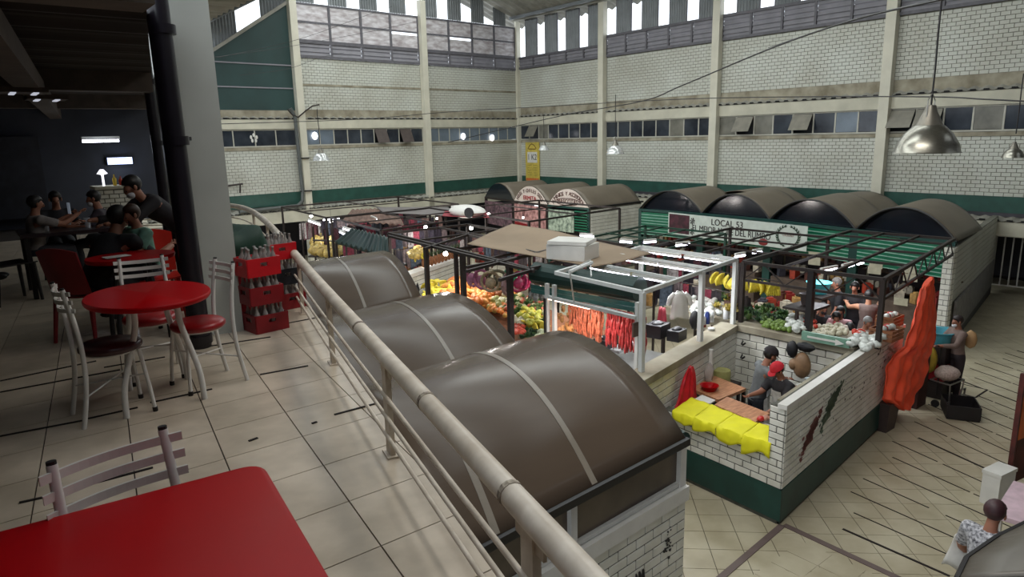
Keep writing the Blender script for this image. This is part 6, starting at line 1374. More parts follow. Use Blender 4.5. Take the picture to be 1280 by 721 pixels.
# grey corrugated drum of shutters right, green bars in front of arches handled by frames
# ================================================================ FRUIT STALL
fw = thing('fruit_wall', 'white tiled low wall with pale coping beside the pineapples', 'wall', (9.0, 15.8, 0)); Q0, Q1 = Vector((8.2, 15.45, 0)), Vector((11.7, 17.2, 0))
mb = MB(); wallbox(mb, Q0, Q1, 0, 1.42, .15); mb.build('wall_core', m_mortar, fw); brickface(fw, Q0, Q1, .1, 1.4, .28, .13, m_brick, limit=120); mb = MB(); wallbox(mb, Q0 + Vector((0, -.05, 0)), Q1 + Vector((0, -.05, 0)), 1.42, 1.52, .35); mb.build('coping', m_white, fw)
mb = MB(); p = OX(528, 350, 9.3); q = Q0.lerp(Q1, .32) + Vector((.0, -.02, 1.02)); mb.add([q + Vector(v) for v in ((0, 0, -.2), (.08, 0, .0), (.03, 0, .22), (-.06, 0, .1))], [(0, 1, 2, 3)]); mb.build('dark_bird_mural', M('dark_mural_paint', (40, 38, 44)), fw, solid=.004)
fd = thing('fruit_display', 'long sloping fruit display table under the dark frames', 'table', (9.5, 13, 0))
mb = MB(); mb.hexa([(8.35, 9.6, .8), (9.9, 9.4, 1.05), (10.9, 16.4, 1.1), (8.9, 15.0, .85)], [(8.35, 9.6, .86), (9.9, 9.4, 1.11), (10.9, 16.4, 1.16), (8.9, 15.0, .91)]); mb.build('tabletop', m_crate, fd)
for x, y in ((8.5, 9.8), (9.7, 9.7), (8.8, 12.4), (10.0, 12.6), (9.1, 14.6), (10.4, 15.6)): MB().bar((x, y, 0), (x, y, .9), .06, .06).build('leg', m_frame, fd)
pap = [fruit((214, 140, 62), (.07, .14, .07), .04, 'papaya'), fruit((206, 116, 50), (.075, .13, .075), .04, 'papaya')]
scatter('papaya', 'orange papaya in the big heap below the dark posts', 'papaya', 'papayas in the big heap', pap, [(556, 352), (585, 345), (622, 362), (606, 378), (570, 376), (552, 366)], 1.3, 110, 41, (.8, 1.2), 1.0)
scatter('banana_bunch', 'yellow banana bunch in the heap left of the papayas', 'bananas', 'banana bunches in the heap left of the papayas', [ban], [(535, 352), (560, 352), (575, 372), (560, 386), (540, 378), (532, 364)], 1.25, 60, 42, (1.2, 1.8), 1.4)
org = [fruit((214, 120, 40), (.05, .05, .05), nm='orange'), fruit((200, 150, 70), (.05, .05, .05), nm='orange')]
scatter('orange_fruit', 'small orange fruit heaped right of the papayas', 'fruit', 'orange fruits right of the papayas', org, [(588, 346), (604, 352), (640, 378), (632, 398), (608, 378)], 1.22, 90, 43, (.8, 1.2))
scatter('green_melon', 'pale green melon behind the orange fruit', 'melon', 'pale green melons', [fruit((150, 150, 84), (.08, .08, .075), nm='melon'), fruit((196, 190, 160), (.07, .07, .07), nm='melon')], [(608, 362), (632, 366), (640, 378), (618, 382)], 1.28, 28, 44)
scatter('mamey', 'brown fruit in the heap at the back of the papayas', 'fruit', 'brown fruits behind the papayas', [fruit((140, 84, 48), (.06, .09, .06), nm='mamey')], [(596, 344), (620, 356), (636, 360), (622, 368), (600, 358)], 1.35, 50, 45)
scatter('green_mango', 'yellow green fruit in the near heap by the roof edge', 'fruit', 'yellow green fruits in the near heap', [fruit((190, 190, 70), (.06, .11, .055), nm='mango'), ban], [(643, 388), (662, 386), (680, 396), (682, 406), (650, 402)], 1.3, 34, 46, (1, 1.3), 1.2)
scatter('cauliflower', 'pale cauliflower in the near vegetable heap', 'cauliflower', 'cauliflowers in the near heap', [fruit((206, 200, 170), (.085, .085, .07), .12, 'cauliflower')], [(640, 396), (656, 396), (656, 408), (642, 406)], 1.25, 9, 47)
scatter('chili_heap_piece', 'red vegetable in the near heap by the vault edge', 'vegetable', 'red vegetables in the near heap', [fruit((214, 82, 58), (.05, .07, .05), nm='redveg')], [(642, 406), (654, 405), (656, 416), (644, 418)], 1.2, 22, 48)
scatter('leafy_bunch', 'dark green leafy bunch in front of the sausage stall posts', 'greens', 'dark leafy bunches by the white post', [lf3, lf1], [(648, 408), (680, 404), (682, 432), (654, 434)], 1.15, 34, 49)
scatter('white_cabbage', 'pale cabbage stacked against the white posts', 'cabbage', 'pale cabbages against the white posts', [fruit((190, 200, 160), (.09, .09, .085), .06, 'cabbage')], [(670, 410), (682, 410), (683, 432), (672, 432)], 1.2, 10, 50)
scatter('white_bag', 'grey bag hanging among the stalls by the green shutter', 'bag', 'grey bags by the green shutter', [mesh_of(MB().ell((0, 0, 0), (.06, .06, .09), 8, 6, .2), 'bag', M('grey_film', (150, 150, 146), rough=.3, var=.3, scale=20), True)], [(660, 345), (682, 345), (684, 372), (664, 372)], 2.0, 40, 51)
vg = [fruit((96, 120, 60), (.06, .06, .055), nm='squash'), fruit((206, 196, 150), (.06, .06, .05), nm='turnip'), lf1, lf2, fruit((190, 90, 60), (.05, .06, .05), nm='squash')]
scatter('mixed_vegetable', 'mixed vegetable on the near half of the long display', 'vegetable', 'mixed vegetables on the near half of the display', vg, [(618, 380), (652, 366), (684, 378), (684, 400), (676, 408), (642, 394)], 1.2, 150, 61, (.9, 1.4))
scatter('mixed_fruit', 'warm coloured fruit between papayas and the near vegetables', 'fruit', 'warm fruits in the middle of the display', org + pap[:1] + [fruit((170, 150, 80), (.06, .06, .06), nm='melon')], [(600, 352), (640, 362), (652, 370), (622, 392), (600, 376)], 1.18, 150, 62, (.9, 1.2), 1.0)
t = thing('market_gantry', 'dark crossing bars and posts over the papaya heap', 'frame', (9.3, 14, 0))
for a_, b_ in (((583, 339), (692, 311)), ((530, 311), (586, 293)), ((583, 293), (692, 322)), ((486, 295), (667, 339)), ((583, 334), (668, 318)), ((624, 350), (667, 337))):
    MB().bar(W(*a_, 2.78), W(*b_, 2.78), .05, .05).build('cross_bar', m_frame, t)
for x_, y_ in ((532, 305), (578, 320), (637, 337)):
    p = W(x_, y_, 2.7); MB().bar((p.x, p.y, 0), (p.x, p.y, 2.76), .09, .09).build('post', m_frame, t)
# pineapples
pm = MB(); pm.ell((0, 0, .11), (.06, .06, .11), 10, 8, .04); pme = mesh_of(pm, 'body', M('pineapple_skin', (150, 96, 58), rough=.7, var=.3, scale=50), False)
random.seed(5); lm = MB()
for k in range(12):
    a = k * 2.4; lm.add([(0.02 * math.cos(a + 1.5), .02 * math.sin(a + 1.5), .2), (.02 * math.cos(a - 1.5), .02 * math.sin(a - 1.5), .2), (.06 * math.cos(a), .06 * math.sin(a), .3 + .006 * k)], [(0, 1, 2)])
lme = mesh_of(lm, 'crown', M('pineapple_crown', (60, 80, 50), rough=.6))
for k in range(11):
    p = Q0.lerp(Q1, .46 + .05 * k) + Vector((-.02, .08, 1.52)); t = thing('pineapple', 'pineapple in the row standing on the white wall coping', 'pineapple', p, 'pineapples in the row'); inst('body', pme, (0, 0, 0), parent=t); inst('crown', lme, (0, 0, 0), parent=t); t.scale = (1.25,) * 3
# hanging baskets / rings / packets (colourful)
ring = lambda c, nm: mesh_of(MB().tube([(0, .13 * math.cos(a), .13 * math.sin(a)) for a in [k * math.pi / 7 for k in range(15)]], .022, 6, False).ell((.0, 0, -.02), (.04, .08, .08), 8, 5, .1), nm, M('%s_%d' % (nm, c[0]), c, rough=.4, var=.2, scale=20), True)
for k, (x, y, c, lb) in enumerate(((590, 346, (178, 110, 140), 'pink wrapped basket hanging left'), (602, 349, (168, 96, 130), 'mauve wrapped basket hanging second'), (613, 352, (170, 150, 120), 'beige wrapped basket hanging in the middle'), (622, 350, (140, 136, 110), 'grey green wrapped basket hanging in the middle'), (641, 345, (60, 150, 110), 'green wrapped basket hanging'), (648, 352, (190, 60, 110), 'magenta basket hanging'), (655, 350, (214, 50, 110), 'bright pink basket hanging'), (633, 355, (150, 120, 120), 'dull pink basket hanging'))):
    p = W(x, y, 2.15); inst('hanging_basket', ring(c, 'hanging_basket'), p, (0, 0, k * .3), label=lb + ' over the fruit stall', cat='basket', scale=1.5); 
    MB().tube([p + Vector((0, 0, .18)), (p.x, p.y, 2.74)], .004, 4).build('string', m_black, label='string holding the ' + lb.split(' hanging')[0], cat='string', origin=p + Vector((0, 0, .2)))
# clothes and goods hanging in the far stalls
random.seed(77)
hc = [(96, 56, 66), (52, 46, 60), (120, 106, 108), (176, 170, 170), (58, 50, 54), (38, 34, 44), (140, 54, 72), (84, 96, 110), (116, 88, 82)]
garm = []
for i, c in enumerate(hc):
    mb = MB(); mb.grid(lambda u, v: ((u - .5) * (.26 + .06 * v) + .0, .02 * math.sin(u * 12 + i), -.5 * v - .04 * abs(u - .5)), 6, 4); me = mesh_of(mb, 'garment', M('garment_%d' % i, c, rough=.8, var=.25, scale=16), True); garm.append(me)
rows = [((9.6, 17.6), (12.3, 18.0), 'behind the white fruit wall', 1.9), ((8.7, 18.9), (12.2, 19.0), 'in the second far row', 2.2), ((9.0, 19.6), (12.6, 20.0), 'in the third far row', 2.3), ((12.6, 15.2), (12.8, 19.5), 'before the arched kiosks', 2.0), ((9.2, 21.6), (14.0, 22.0), 'in the fourth far row', 2.2), ((9.4, 24.0), (14.2, 24.3), 'in the last far row', 2.2), ((11.2, 12.4), (15.8, 13.2), 'behind the tan canopy', 2.1), ((11.1, 10.0), (15.8, 10.8), 'behind the white frame', 2.0), ((11.4, 7.3), (11.7, 9.8), 'beside the white frame', 1.95), ((10.9, 12.6), (11.2, 15.4), 'along the right of the papayas', 2.2), ((14.6, 15.3), (14.8, 19.2), 'near the arched kiosks', 2.0)]
for (a, b, wh, z) in rows:
    a, b = Vector((a[0], a[1], z)), Vector((b[0], b[1], z)); L = (b - a).length; an = math.atan2(b.y - a.y, b.x - a.x); n = int(L / .16)
    t = thing('clothes_rail', 'thin rail with hanging goods ' + wh, 'rail', (a.x, a.y, 0)); MB().tube([a, b], .012, 5).build('rail_bar', m_frame, t)
    for q in (a, b): MB().bar((q.x, q.y, 0), (q.x, q.y, z + .02), .04, .04).build('upright', m_frame, t)
    for k in range(n):
        if random.random() < .12: continue
        inst('garment', random.choice(garm), a.lerp(b, (k + .5) / n) + Vector((0, 0, -.015)), (0, 0, an + math.pi / 2 * (k % 2) * .0 + random.uniform(-.9, .9)), label='piece of hanging clothing or goods ' + wh, cat='garment', group='hanging goods ' + wh, scale=random.uniform(.8, 1.25))
# tables with goods beneath those rails
random.seed(78)
for i, (x0, y0, x1, y1, wh) in enumerate(((9.4, 18.25, 12.2, 18.7, 'behind the white fruit wall'), (9.2, 19.1, 12.3, 19.5, 'of the far middle stall'), (13.0, 15.6, 14.2, 19.0, 'before the arched kiosks'), (11.6, 10.8, 15.5, 12.2, 'behind the white frame'), (12.0, 8.0, 15.8, 9.0, 'behind the hanging bananas'), (9.8, 22.4, 13.8, 23.4, 'of the far rear stall'))):
    t = thing('goods_table', 'table with small goods ' + wh, 'table', ((x0 + x1) / 2, (y0 + y1) / 2, 0)); MB().box(((x0 + x1) / 2, (y0 + y1) / 2, .88), (x1 - x0, y1 - y0, .05)).build('tabletop', m_conc2, t)
    for a_ in (x0 + .08, x1 - .08):
        for b_ in (y0 + .08, y1 - .08): MB().bar((a_, b_, 0), (a_, b_, .86), .05, .05).build('leg', m_frame, t)
    for k in range(34):
        inst('packed_goods', random.choice(gm), (random.uniform(x0 + .15, x1 - .15), random.uniform(y0 + .12, y1 - .12), .905), (0, 0, random.random() * 3), label='small boxed goods on the table ' + wh, cat='packet', group='small goods on the table ' + wh, scale=random.uniform(.9, 1.8))
# yellow goods by the left column
yb_ = [mesh_of(MB().ell((0, 0, 0), (.11, .11, .09), 8, 6, .25), 'yellow_packet', M('yellow_packet_%d' % i, c, rough=.5, var=.25, scale=10), True) for i, c in enumerate(((206, 176, 96), (190, 160, 84), (216, 196, 130)))]
scatter('yellow_packet', 'yellow packet in the heap right of the left wall column', 'packet', 'yellow packets right of the left column', yb_, [(391, 290), (400, 282), (410, 290), (432, 306), (438, 313), (412, 318), (392, 316)], 1.5, 150, 52, (1, 1.7))
scatter('yellow_packet', 'yellow packet hanging before the green sloping shutter', 'packet', 'yellow packets before the green shutter', yb_, [(430, 292), (438, 300), (440, 310), (428, 310)], 1.6, 20, 53)
scatter('yellow_packet', 'yellow packet hanging beside the bright bulbs', 'packet', 'yellow packets beside the bulbs', yb_[:1] + [ban], [(512, 312), (532, 308), (533, 316), (516, 322)], 1.9, 24, 54)
t = thing('packet_rack', 'dark rack holding the yellow packets by the left column', 'rack', W(410, 310, 1.2))
for x, y in ((394, 316), (438, 314)): p = W(x, y, 1.3); MB().bar((p.x, p.y, 0), (p.x, p.y, 2.2), .05, .05).build('upright', m_frame, t)
MB().bar(W(392, 318, 1.25), W(438, 318, 1.25), .9, .05).bar(W(392, 300, 1.9), W(436, 302, 1.9), .1, .04).build('rack_shelf', m_frame, t)
for x, y, lb, sh in ((505, 330, 'vendor with dark hair behind the white fruit wall', (90, 66, 60)), (523, 330, 'second vendor right of the first behind the white fruit wall', (60, 60, 66))):
    p = W(x, y - 4, 1.6); person(lb, p.x, p.y, 0, math.radians(160), 1.6, shirt=sh, aL=(20, 10, 50), aR=(20, 10, 50))
# ================================================================ AISLE ON THE RIGHT
# orange-red tarpaulin hanging from the truss
prof = [(346, 1163, 1166, 2.72), (360, 1150, 1168, 2.45), (385, 1143, 1169, 2.1), (410, 1137, 1169, 1.75), (432, 1130, 1163, 1.4), (445, 1114, 1160, 1.2), (462, 1108, 1158, .95), (482, 1106, 1152, .7), (500, 1106, 1142, .48), (512, 1124, 1134, .36)]
def f(u, v):
    k = v * (len(prof) - 1); i = min(int(k), len(prof) - 2); q = k - i; a, b = prof[i], prof[i + 1]
    y = a[0] + (b[0] - a[0]) * q; l = a[1] + (b[1] - a[1]) * q; r = a[2] + (b[2] - a[2]) * q; x = l + (r - l) * u
    yy = 4.78 - .07 * math.sin(math.pi * u) - .12 * v; rr_ = ray(x, y); p = EYE + rr_ * (yy / rr_.y)
    w_ = (.03 + .03 * v) * math.sin(u * 19 + v * 4.5) + .025 * math.sin(u * 41 + v * 9) + .03 * math.sin(v * 26 + u * 9) * v + .015 * math.sin(v * 47 - u * 17)
    return p + Vector((0.1, -1, 0)) * w_ * .7
t = thing('orange_tarpaulin', 'bright orange red tarpaulin hanging gathered from the frame at the aisle', 'tarpaulin', (12.2, 4.6, .3))
MB().grid(f, 44, 60).build('tarpaulin_sheet', m_orange, t, smooth=True, solid=.008)
# dark bin by the wall
p = W(1102, 535, .0); t = thing('dark_bin', 'dark box standing against the green base of the long tiled wall', 'box', (p.x, p.y + .1, 0))
MB().hexa([(p.x - .16, p.y - .14, 0), (p.x + .16, p.y - .14, 0), (p.x + .16, p.y + .1, 0), (p.x - .16, p.y + .1, 0)], [(p.x - .2, p.y - .18, .5), (p.x + .2, p.y - .18, .5), (p.x + .2, p.y + .1, .5), (p.x - .2, p.y + .1, .5)]).build('box', M('dark_brown_plastic', (62, 50, 48), rough=.5), t)
MB().box((p.x, p.y - .04, .505), (.42, .3, .03)).build('rim', M('dark_brown_plastic', (62, 50, 48)), t)
# woman with sack
x, y = W(1190, 497, 0).x, W(1190, 497, 0).y
wp_ = person('shopper in grey jacket and mask standing at the turquoise basin', x, y, 0, math.radians(52), 1.64, lean=4, head=12, aL=(35, 8, 55), aR=(40, 8, 50), shirt=(118, 100, 92), pants=(44, 36, 40), sleeve='long', mask=(220, 220, 222), fem=True, hair=(40, 28, 26))
MB().ell((x + .15, y - .14, 1.15), (.09, .11, .17), 12, 8, .05).build('tan_backpack', M('tan_sack', (176, 140, 96), rough=.7, var=.12), smooth=True, label='tan bag slung on the back of the shopper at the basin', cat='bag', origin=(x + .15, y - .14, .95))
p = W(1180, 424, 1.08); bx, by = p.x - .1, p.y + .05
t = thing('basin_stack', 'stack of dark crates holding up the turquoise basin', 'crates', (bx, by, 0))
for k in range(3):
    z = .17 + .34 * k
    for s in (-1, 1): MB().box((bx, by + s * .22, z), (.5, .02, .3)).build('crate_side', m_redd if k == 1 else m_frame, t); MB().box((bx + s * .25, by, z), (.02, .44, .3)).build('crate_side', m_redd if k == 1 else m_frame, t)
    MB().box((bx, by, z - .15), (.5, .44, .03)).build('crate_base', m_frame, t)
t = thing('turquoise_basin', 'large turquoise plastic basin with a handle beside the orange tarpaulin', 'basin', (bx, by, 1.03)); m_tq = M('turquoise_plastic', (72, 158, 176), rough=.35, var=.06)
MB().lathe([(0, 0), (.21, 0), (.27, .22), (.30, .225), (.30, .24), (.255, .235), (.2, .02), (0, .02)], (bx, by, 1.03), 28).build('bowl', m_tq, t, smooth=True)
MB().tube([(bx + .27, by - .06, 1.24), (bx + .36, by - .05, 1.25), (bx + .36, by + .05, 1.25), (bx + .27, by + .06, 1.24)], .014, 6).build('handle', m_tq, t)
# folding trolley with sack of garlic
p = W(1172, 505, 0); tx_, ty_ = p.x, p.y; t = thing('trolley', 'chrome folding trolley loaded beside the shopper', 'trolley', (tx_, ty_, 0))
MB().tube([(tx_ - .1, ty_ - .2, .12), (tx_ + .1, ty_ - .22, .12), (tx_ + .35, ty_ - .22, .12)], .014, 6).tube([(tx_ - .25, ty_ - .25, .5), (tx_ + .25, ty_ - .3, .5), (tx_ + .3, ty_ + .05, .5), (tx_ - .2, ty_ + .1, .5), (tx_ - .25, ty_ - .25, .5)], .014, 6).tube([(tx_ - .25, ty_ - .25, .5), (tx_ - .2, ty_ - .25, .1)], .014, 6).tube([(tx_ + .25, ty_ - .3, .5), (tx_ + .2, ty_ - .28, .1)], .014, 6).build('chrome_frame', m_alu, t, smooth=True)
MB().tube([(tx_ + .35, ty_ - .22, .1), (tx_ + .6, ty_ - .22, .1), (tx_ + .62, ty_ - .22, .22), (tx_ + .38, ty_ - .22, .24), (tx_ + .35, ty_ - .22, .1)], .016, 6).build('handle_loop', m_alu, t, smooth=True)
MB().tube([(tx_ + .2, ty_ + .1, .1), (tx_ + .15, ty_ + .1, 1.05), (tx_ + .0, ty_ + .12, 1.1)], .018, 6).build('push_handle', m_black, t)
for s in (-1, 1): MB().tube([(tx_ + s * .2, ty_ - .02, .07), (tx_ + s * .2 + .03, ty_ - .02, .07)], .07, 14).build('wheel', m_black, t)
MB().ell((tx_, ty_ - .1, .63), (.24, .2, .13), 14, 9, .06).build('garlic_sack', M('pale_net_sack', (188, 170, 160), rough=.7, var=.2, scale=40), smooth=True, label='pale net sack of garlic lying on the trolley', cat='sack', origin=(tx_, ty_ - .1, .52))
MB().ell((tx_ + .02, ty_ + .22, .8), (.14, .12, .26), 12, 8, .08).build('yellow_bag', M('yellow_bag', (196, 176, 60), rough=.5, var=.15), smooth=True, label='yellow bag standing behind the trolley', cat='bag', origin=(tx_, ty_ + .25, .6))
MB().box((tx_ - .35, ty_ + .35, .55), (.4, .4, 1.1)).build('dark_sack', M('dark_red_box', (70, 40, 38), var=.2), label='tall dark red carton beside the orange tarpaulin', cat='carton', origin=(tx_ - .35, ty_ + .35, 0))
MB().box((tx_ - .35, ty_ + .33, 1.16), (.3, .3, .12)).build('small_carton', M('brown_carton', (176, 116, 80)), label='small brown carton on the tall dark one', cat='carton', origin=(tx_ - .35, ty_ + .33, 1.1))
t = thing('black_crate', 'low black crate on the floor in front of the trolley', 'crate', (tx_ - .35, ty_ - .3, 0)); q = (tx_ - .25, ty_ - .45)
MB().box((q[0], q[1], .03), (.6, .5, .04), rz=.5).build('base', m_black, t)
for s in (-1, 1): MB().box((q[0] - s * .25 * math.sin(.5), q[1] + s * .25 * math.cos(.5), .15), (.6, .02, .22), rz=.5).build('side', m_black, t); MB().box((q[0] + s * .3 * math.cos(.5), q[1] + s * .3 * math.sin(.5), .15), (.02, .5, .22), rz=.5).build('side', m_black, t)
# aisle end: gate, white counter, door opening
g = thing('white_gate', 'white barred gate at the dark end of the aisle', 'gate', (24.4, 7.1, 0)); mb = MB()
g0, g1 = Vector((24.5, 7.25, 0)), Vector((24.6, 6.4, 0))
for k in range(5): q = g0.lerp(g1, k / 4); MB().bar(q + Vector((0, 0, .25)), q + Vector((0, 0, 1.75)), .035, .035).build('bar', m_white, g)
for z in (.25, 1.75): MB().bar(g0 + Vector((0, 0, z)), g1 + Vector((0, 0, z)), .04, .04).build('rail', m_white, g)
t = thing('white_counter', 'pale blue grey counter at the right end of the aisle', 'counter', (24.4, 5.2, 0)); MB().box((24.8, 4.9, .6), (.7, 2.3, 1.1)).build('body', M('pale_blue_panel', (130, 140, 160), rough=.5), t); MB().box((24.8, 4.9, .03), (.6, 2.2, .06)).build('kick', m_black, t)
t = thing('grey_post', 'grey post between the barred gate and the pale counter', 'post', (24.4, 6.15, 0)); MB().box((24.5, 6.15, 1.2), (.15, .12, 2.4)).build('post', M('grey_post_paint', (104, 104, 110)), t)
# right-edge stall with orange banner
p = W(1240, 612, 0); t = thing('orange_stall', 'stall with a tall orange printed banner at the right edge', 'stall', (p.x + .2, p.y - .2, 0))
o0, o1 = Vector((10.95, 2.72, 0)), Vector((12.8, 2.42, 0))
def ob(u, z): return o0.lerp(o1, u) + Vector((0, 0, z))
MB().hexa([ob(0, .75), ob(1, .75), ob(1, .75) + Vector((0, -.03, 0)), ob(0, .75) + Vector((0, -.03, 0))][::-1], [ob(0, 1.72), ob(1, 1.72), ob(1, 1.72) + Vector((0, -.03, 0)), ob(0, 1.72) + Vector((0, -.03, 0))][::-1]).build('orange_banner', M('orange_banner_print', (214, 100, 34), rough=.5, var=.15, scale=3), t)
MB().hexa([ob(0, .1), ob(1, .1), ob(1, .1) + Vector((0, -.03, 0)), ob(0, .1) + Vector((0, -.03, 0))][::-1], [ob(0, .75), ob(1, .75), ob(1, .75) + Vector((0, -.03, 0)), ob(0, .75) + Vector((0, -.03, 0))][::-1]).build('lower_board', M('dark_red_board', (92, 34, 28), var=.3, scale=4), t)
mb = MB(); mb.tube([ob(.42, 1.4) + (o1 - o0).normalized() * .16 * math.cos(a_) + Vector((0, .02, .16 * math.sin(a_))) for a_ in [k * math.pi / 8 for k in range(4, 15)]], .012, 5); mb.build('banner_letter', M('pale_orange_ink', (244, 190, 130)), t)
MB().box((10.9, 2.72, .85), (.06, .06, 1.75)).build('post', M('dark_red_board', (92, 34, 28)), t)
ws = W(1252, 597, .5); t = thing('white_cooler', 'white styrofoam box standing under the orange banner', 'box', (9.95, 2.62, 0)); MB().box((10.45, 2.72, .22), (.4, .22, .44), rz=-.15).build('box', m_white, t); MB().box((10.45, 2.72, .46), (.42, .24, .05), rz=-.15).build('lid', m_white, t)
t = thing('pink_table', 'white table with pinkish goods beside the floral bloused shopper', 'table', (8.6, 1.75, 0)); MB().box((8.75, 1.75, .9), (1.0, .9, .05), rz=.1).build('tabletop', M('pinkish_white', (206, 180, 190), rough=.4), t)
for a_ in (-1, 1):
    for b_ in (-1, 1): MB().bar((8.75 + a_ * .42, 1.75 + b_ * .36, 0), (8.75 + a_ * .42, 1.75 + b_ * .36, .88), .05, .05).build('leg', m_white, t)
random.seed(90)
for k in range(9): q = (8.4 + random.random() * .7, 1.5 + random.random() * .55, .925); MB().ell((q[0], q[1], q[2] + .03), (.08, .06, .04), 8, 6, .15).build('meat_packet', M('purple_packet' if k % 2 else 'pink_packet', (120, 60, 90) if k % 2 else (214, 170, 180), rough=.3), smooth=True, label='wrapped goods on the pinkish table at the right edge', cat='packet', group='wrapped goods on the pinkish table', origin=q)
# woman in floral grey blouse
wx, wy = 6.83, 1.80
person('woman in a grey patterned blouse seen from behind, carrying a white bag', wx - .02, wy, 0, math.radians(-96), 1.74, lean=6, head=16, aL=(20, 16, 30), aR=(25, 12, 50), shirt=(141, 142, 146), pants=(40, 38, 44), sleeve='short', fem=True, hair=(62, 34, 38))
hb = W(1203, 690, 1.0); MB().grid(lambda u, v: (hb.x - .03 + .06 * u + .02 * math.sin(v * 5), hb.y + .02 + (.05 + .08 * v) * (1 - 2 * u), 1.16 - .34 * v + .02 * math.sin(u * 8)), 8, 6).build('white_carrier_bag', M('white_bag_sheet', (206, 204, 198), rough=.4), smooth=True, solid=.015, label='white carrier bag hanging from the arm of the woman in grey', cat='bag', origin=(hb.x, hb.y, .7))
# brown roof at the lower right
t = thing('vaulted_kiosk', 'dark brown kiosk roof cut off by the lower right corner', 'kiosk', (6.2, .6, 0))
ra_, rb_ = W(1206, 699, 2.35), W(1292, 652, 2.35)
rc_ = ra_ + Vector((-1.6, -1.5, .12)); rd_ = rb_ + Vector((.6, -2.2, .2))
rr2 = [W(1196, 724, 2.3), W(1209, 697, 2.35), W(1245, 672, 2.4), W(1290, 650, 2.42)]
def f(u, v):
    k = u * 3; i = min(int(k), 2); p = rr2[i].lerp(rr2[i + 1], k - i); q = Vector((5.4, -.6, 2.65)).lerp(Vector((8.6, -.7, 2.65)), u); return p.lerp(q, v) + Vector((0, 0, .18 * math.sin(math.pi * v * .6)))
MB().grid(f, 15, 10).build('roof_sheet', M('olive_brown_sheet', (92, 86, 76), rough=.35, var=.06), t, smooth=True, solid=.02)
MB().tube(rr2, .02, 6).build('roof_edge', m_black, t)
for q in (rr2[1], rr2[3]): MB().bar((q.x - .05, q.y - .35, 0), (q.x - .05, q.y - .35, q.z - .02), .07, .07).build('post', m_frame, t)
MB().box((6.9, .1, .5), (2.2, .5, 1.0)).build('counter', M('dark_kiosk_inside', (44, 34, 34)), t)
# ================================================================ PENDANT LAMPS
m_al = M('brushed_aluminium', (150, 148, 138), rough=.3, metal=.9, var=.08, scale=20, stretch=(1, 1, 8))
def pendant(c, R, label, ztop, glass=False):
    t = thing('pendant_lamp', label, 'lamp', (c[0], c[1], c[2])); k = R / .36; m_ = m_al if not glass else M('lamp_prismatic_glass', (196, 198, 196), rough=.25, metal=.35, var=.15, scale=20)
    MB().lathe([(.375, -.2), (.36, -.185), (.34, -.1), (.27, .02), (.17, .12), (.14, .13), (.135, .12), (.26, .0), (.33, -.11), (.35, -.19), (.375, -.2)], (c[0], c[1], c[2]), 36).build('shade', m_, t, smooth=True)
    MB().lathe([(.155, .11), (.13, .17), (.07, .30), (.055, .36), (.0, .37)], (c[0], c[1], c[2]), 24).build('cap', M('cap_alu', (128, 124, 114), rough=.4, metal=.7), t, smooth=True)
    MB().tube([(c[0], c[1], c[2] + .36), (c[0] + .01, c[1], c[2] + .8), (c[0] - .008, c[1], c[2] + 1.2), (c[0], c[1], ztop)], .011, 6).build('cord', m_black, t)
    for s in (-1, 1): MB().tube([(c[0] + s * .1, c[1], c[2] + .17), (c[0] + s * .1, c[1], c[2] + .42), (c[0], c[1], c[2] + .5)], .006, 5).build('hanger_rod', m_alu, t)
    MB().ell((c[0], c[1], c[2] - .06), (.06, .06, .1), 12, 8).build('bulb', M('unlit_bulb', (214, 214, 208), rough=.2), t, smooth=True)
    if R != .36:
        for ch in t.children: ch.scale = (k,) * 3 if not ch.name.startswith('cord') else (1, 1, 1)
    return t
c = D(1160, 170, 10); pendant(c, .36, 'large aluminium dome lamp hanging at the upper right, nearest', 12.0)
for x, y, d_, R, zt2, lb in ((1267, 190, 17.5, .2, 6.0, 'small aluminium dome lamp at the far right edge'), (769, 186, 25, .31, 6.35, 'glass dome lamp hanging left of the middle wall column'), (680, 184, 30, .22, 5.9, 'small glass dome lamp beside the yellow sign'), (401, 195, 22, .24, 5.95, 'glass dome lamp hanging by the left wall column')):
    pendant(D(x, y, d_), R, lb, zt2, glass=x < 1200)
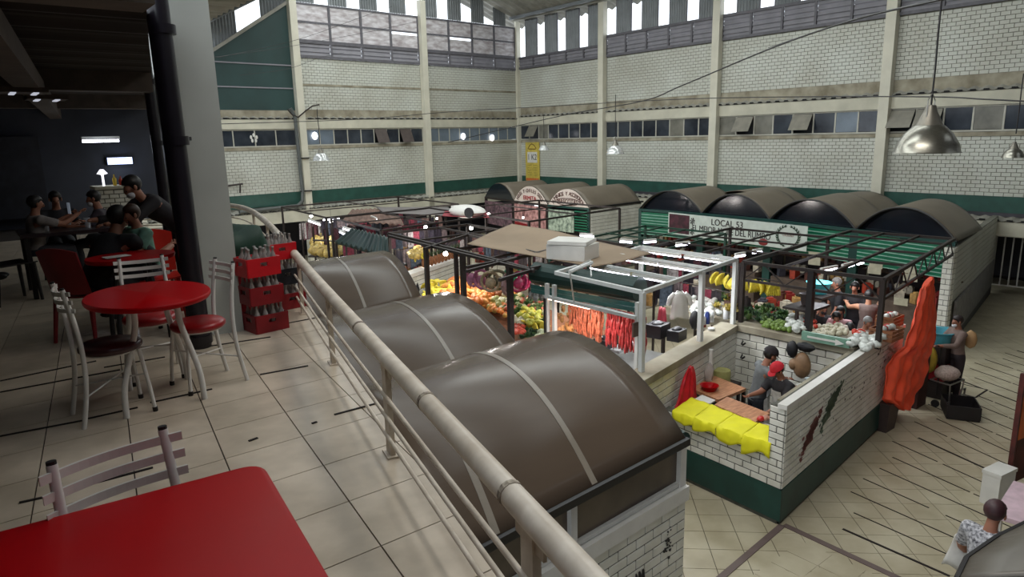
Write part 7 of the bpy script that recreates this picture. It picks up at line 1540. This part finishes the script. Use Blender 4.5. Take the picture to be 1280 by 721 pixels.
# other reflections aside, hanging cables
def cable(lb, pts, r=.012):
    P = spl([D(*p) for p in pts], 8); MB().tube(P, r, 6).build('cable', m_black, smooth=True, label=lb, cat='cable', origin=P[0])
cable('thick black cable rising to the upper right across the hall', [(560, 178, 30), (700, 145, 27), (800, 127, 22), (850, 108, 20), (960, 62, 16), (1060, 27, 12.5), (1165, 2, 10), (1250, -14, 9)], .016)
cable('thin second cable running beside the thick black one', [(960, 60, 16.1), (1030, 36, 13.6), (1100, 16, 11.5), (1165, 0, 10.1)], .006)
cable('long thin black cable crossing level in front of both walls', [(272, 155, 21), (450, 149, 24), (560, 140, 26), (700, 132, 24), (850, 124, 20), (1000, 121, 17), (1160, 121, 14), (1230, 124, 13), (1290, 127, 12.5)], .012)
for k, pts in enumerate((((262, 72, 20), (350, 60, 22), (460, 40, 25), (520, 27, 27)), ((262, 74, 20), (370, 50, 22), (450, 22, 24), (490, 8, 25)), ((300, 94, 21), (360, 86, 22), (400, 72, 24), (430, 66, 25)))):
    cable(('upper', 'middle', 'lower')[k] + ' of the thin wires at the upper left before the glazing', list(pts), .006)
# spotlight bracket on column and wall
p = LP(12.0, 6.25, .35); t = thing('wall_bracket', 'bent dark bracket sticking out of the left wall column', 'bracket', p); MB().tube([LP(12.7, 6.0, .35), LP(12.4, 6.25, .45), LP(12.1, 6.45, .5), LP(11.8, 6.5, .5)], .03, 6).tube([LP(12.7, 6.0, .35), LP(13.0, 6.1, .45), LP(13.2, 6.3, .5)], .025, 6).build('arm', m_frame, t)
p = LP(15.4, 3.25, .2); t = thing('wall_tap', 'small dark fixture on the left white wall above the railing', 'fixture', p); MB().tube([LP(15.8, 3.4, .2), LP(15.2, 3.45, .2)], .04, 6).tube([LP(15.3, 3.45, .2), LP(15.3, 3.1, .1)], .03, 6).build('arm', m_frame, t)
p = LP(14.5, 5.2, .05); t = thing('white_sticker', 'white splayed flower shaped sticker on the dark left window', 'sticker', p); mb = MB()
for k in range(5): a_ = k * 1.256 + .3; mb.ell(LP(14.5 - .12 * math.cos(a_), 5.2 + .12 * math.sin(a_), .04), (.05, .02, .08), 6, 4)
mb.build('petals', m_white, t)
for k, (x, y) in enumerate(((385, 172), (562, 170), (606, 175))):
    if k == 0: q = LP(11.9, 5.25, .1)
    elif k == 1: q = LP(3.9, 5.1, .1)
    else: q = LP(2.0, 5.0, .1)
    MB().ell(q, (.13, .08, .16), 10, 7).build('lit_lamp', M('window_lamp_glow', (250, 250, 255), emit=3), smooth=True, label='round glowing lamp at the %s of the end wall window strip' % ('left', 'middle', 'right')[k], cat='lamp', origin=q)
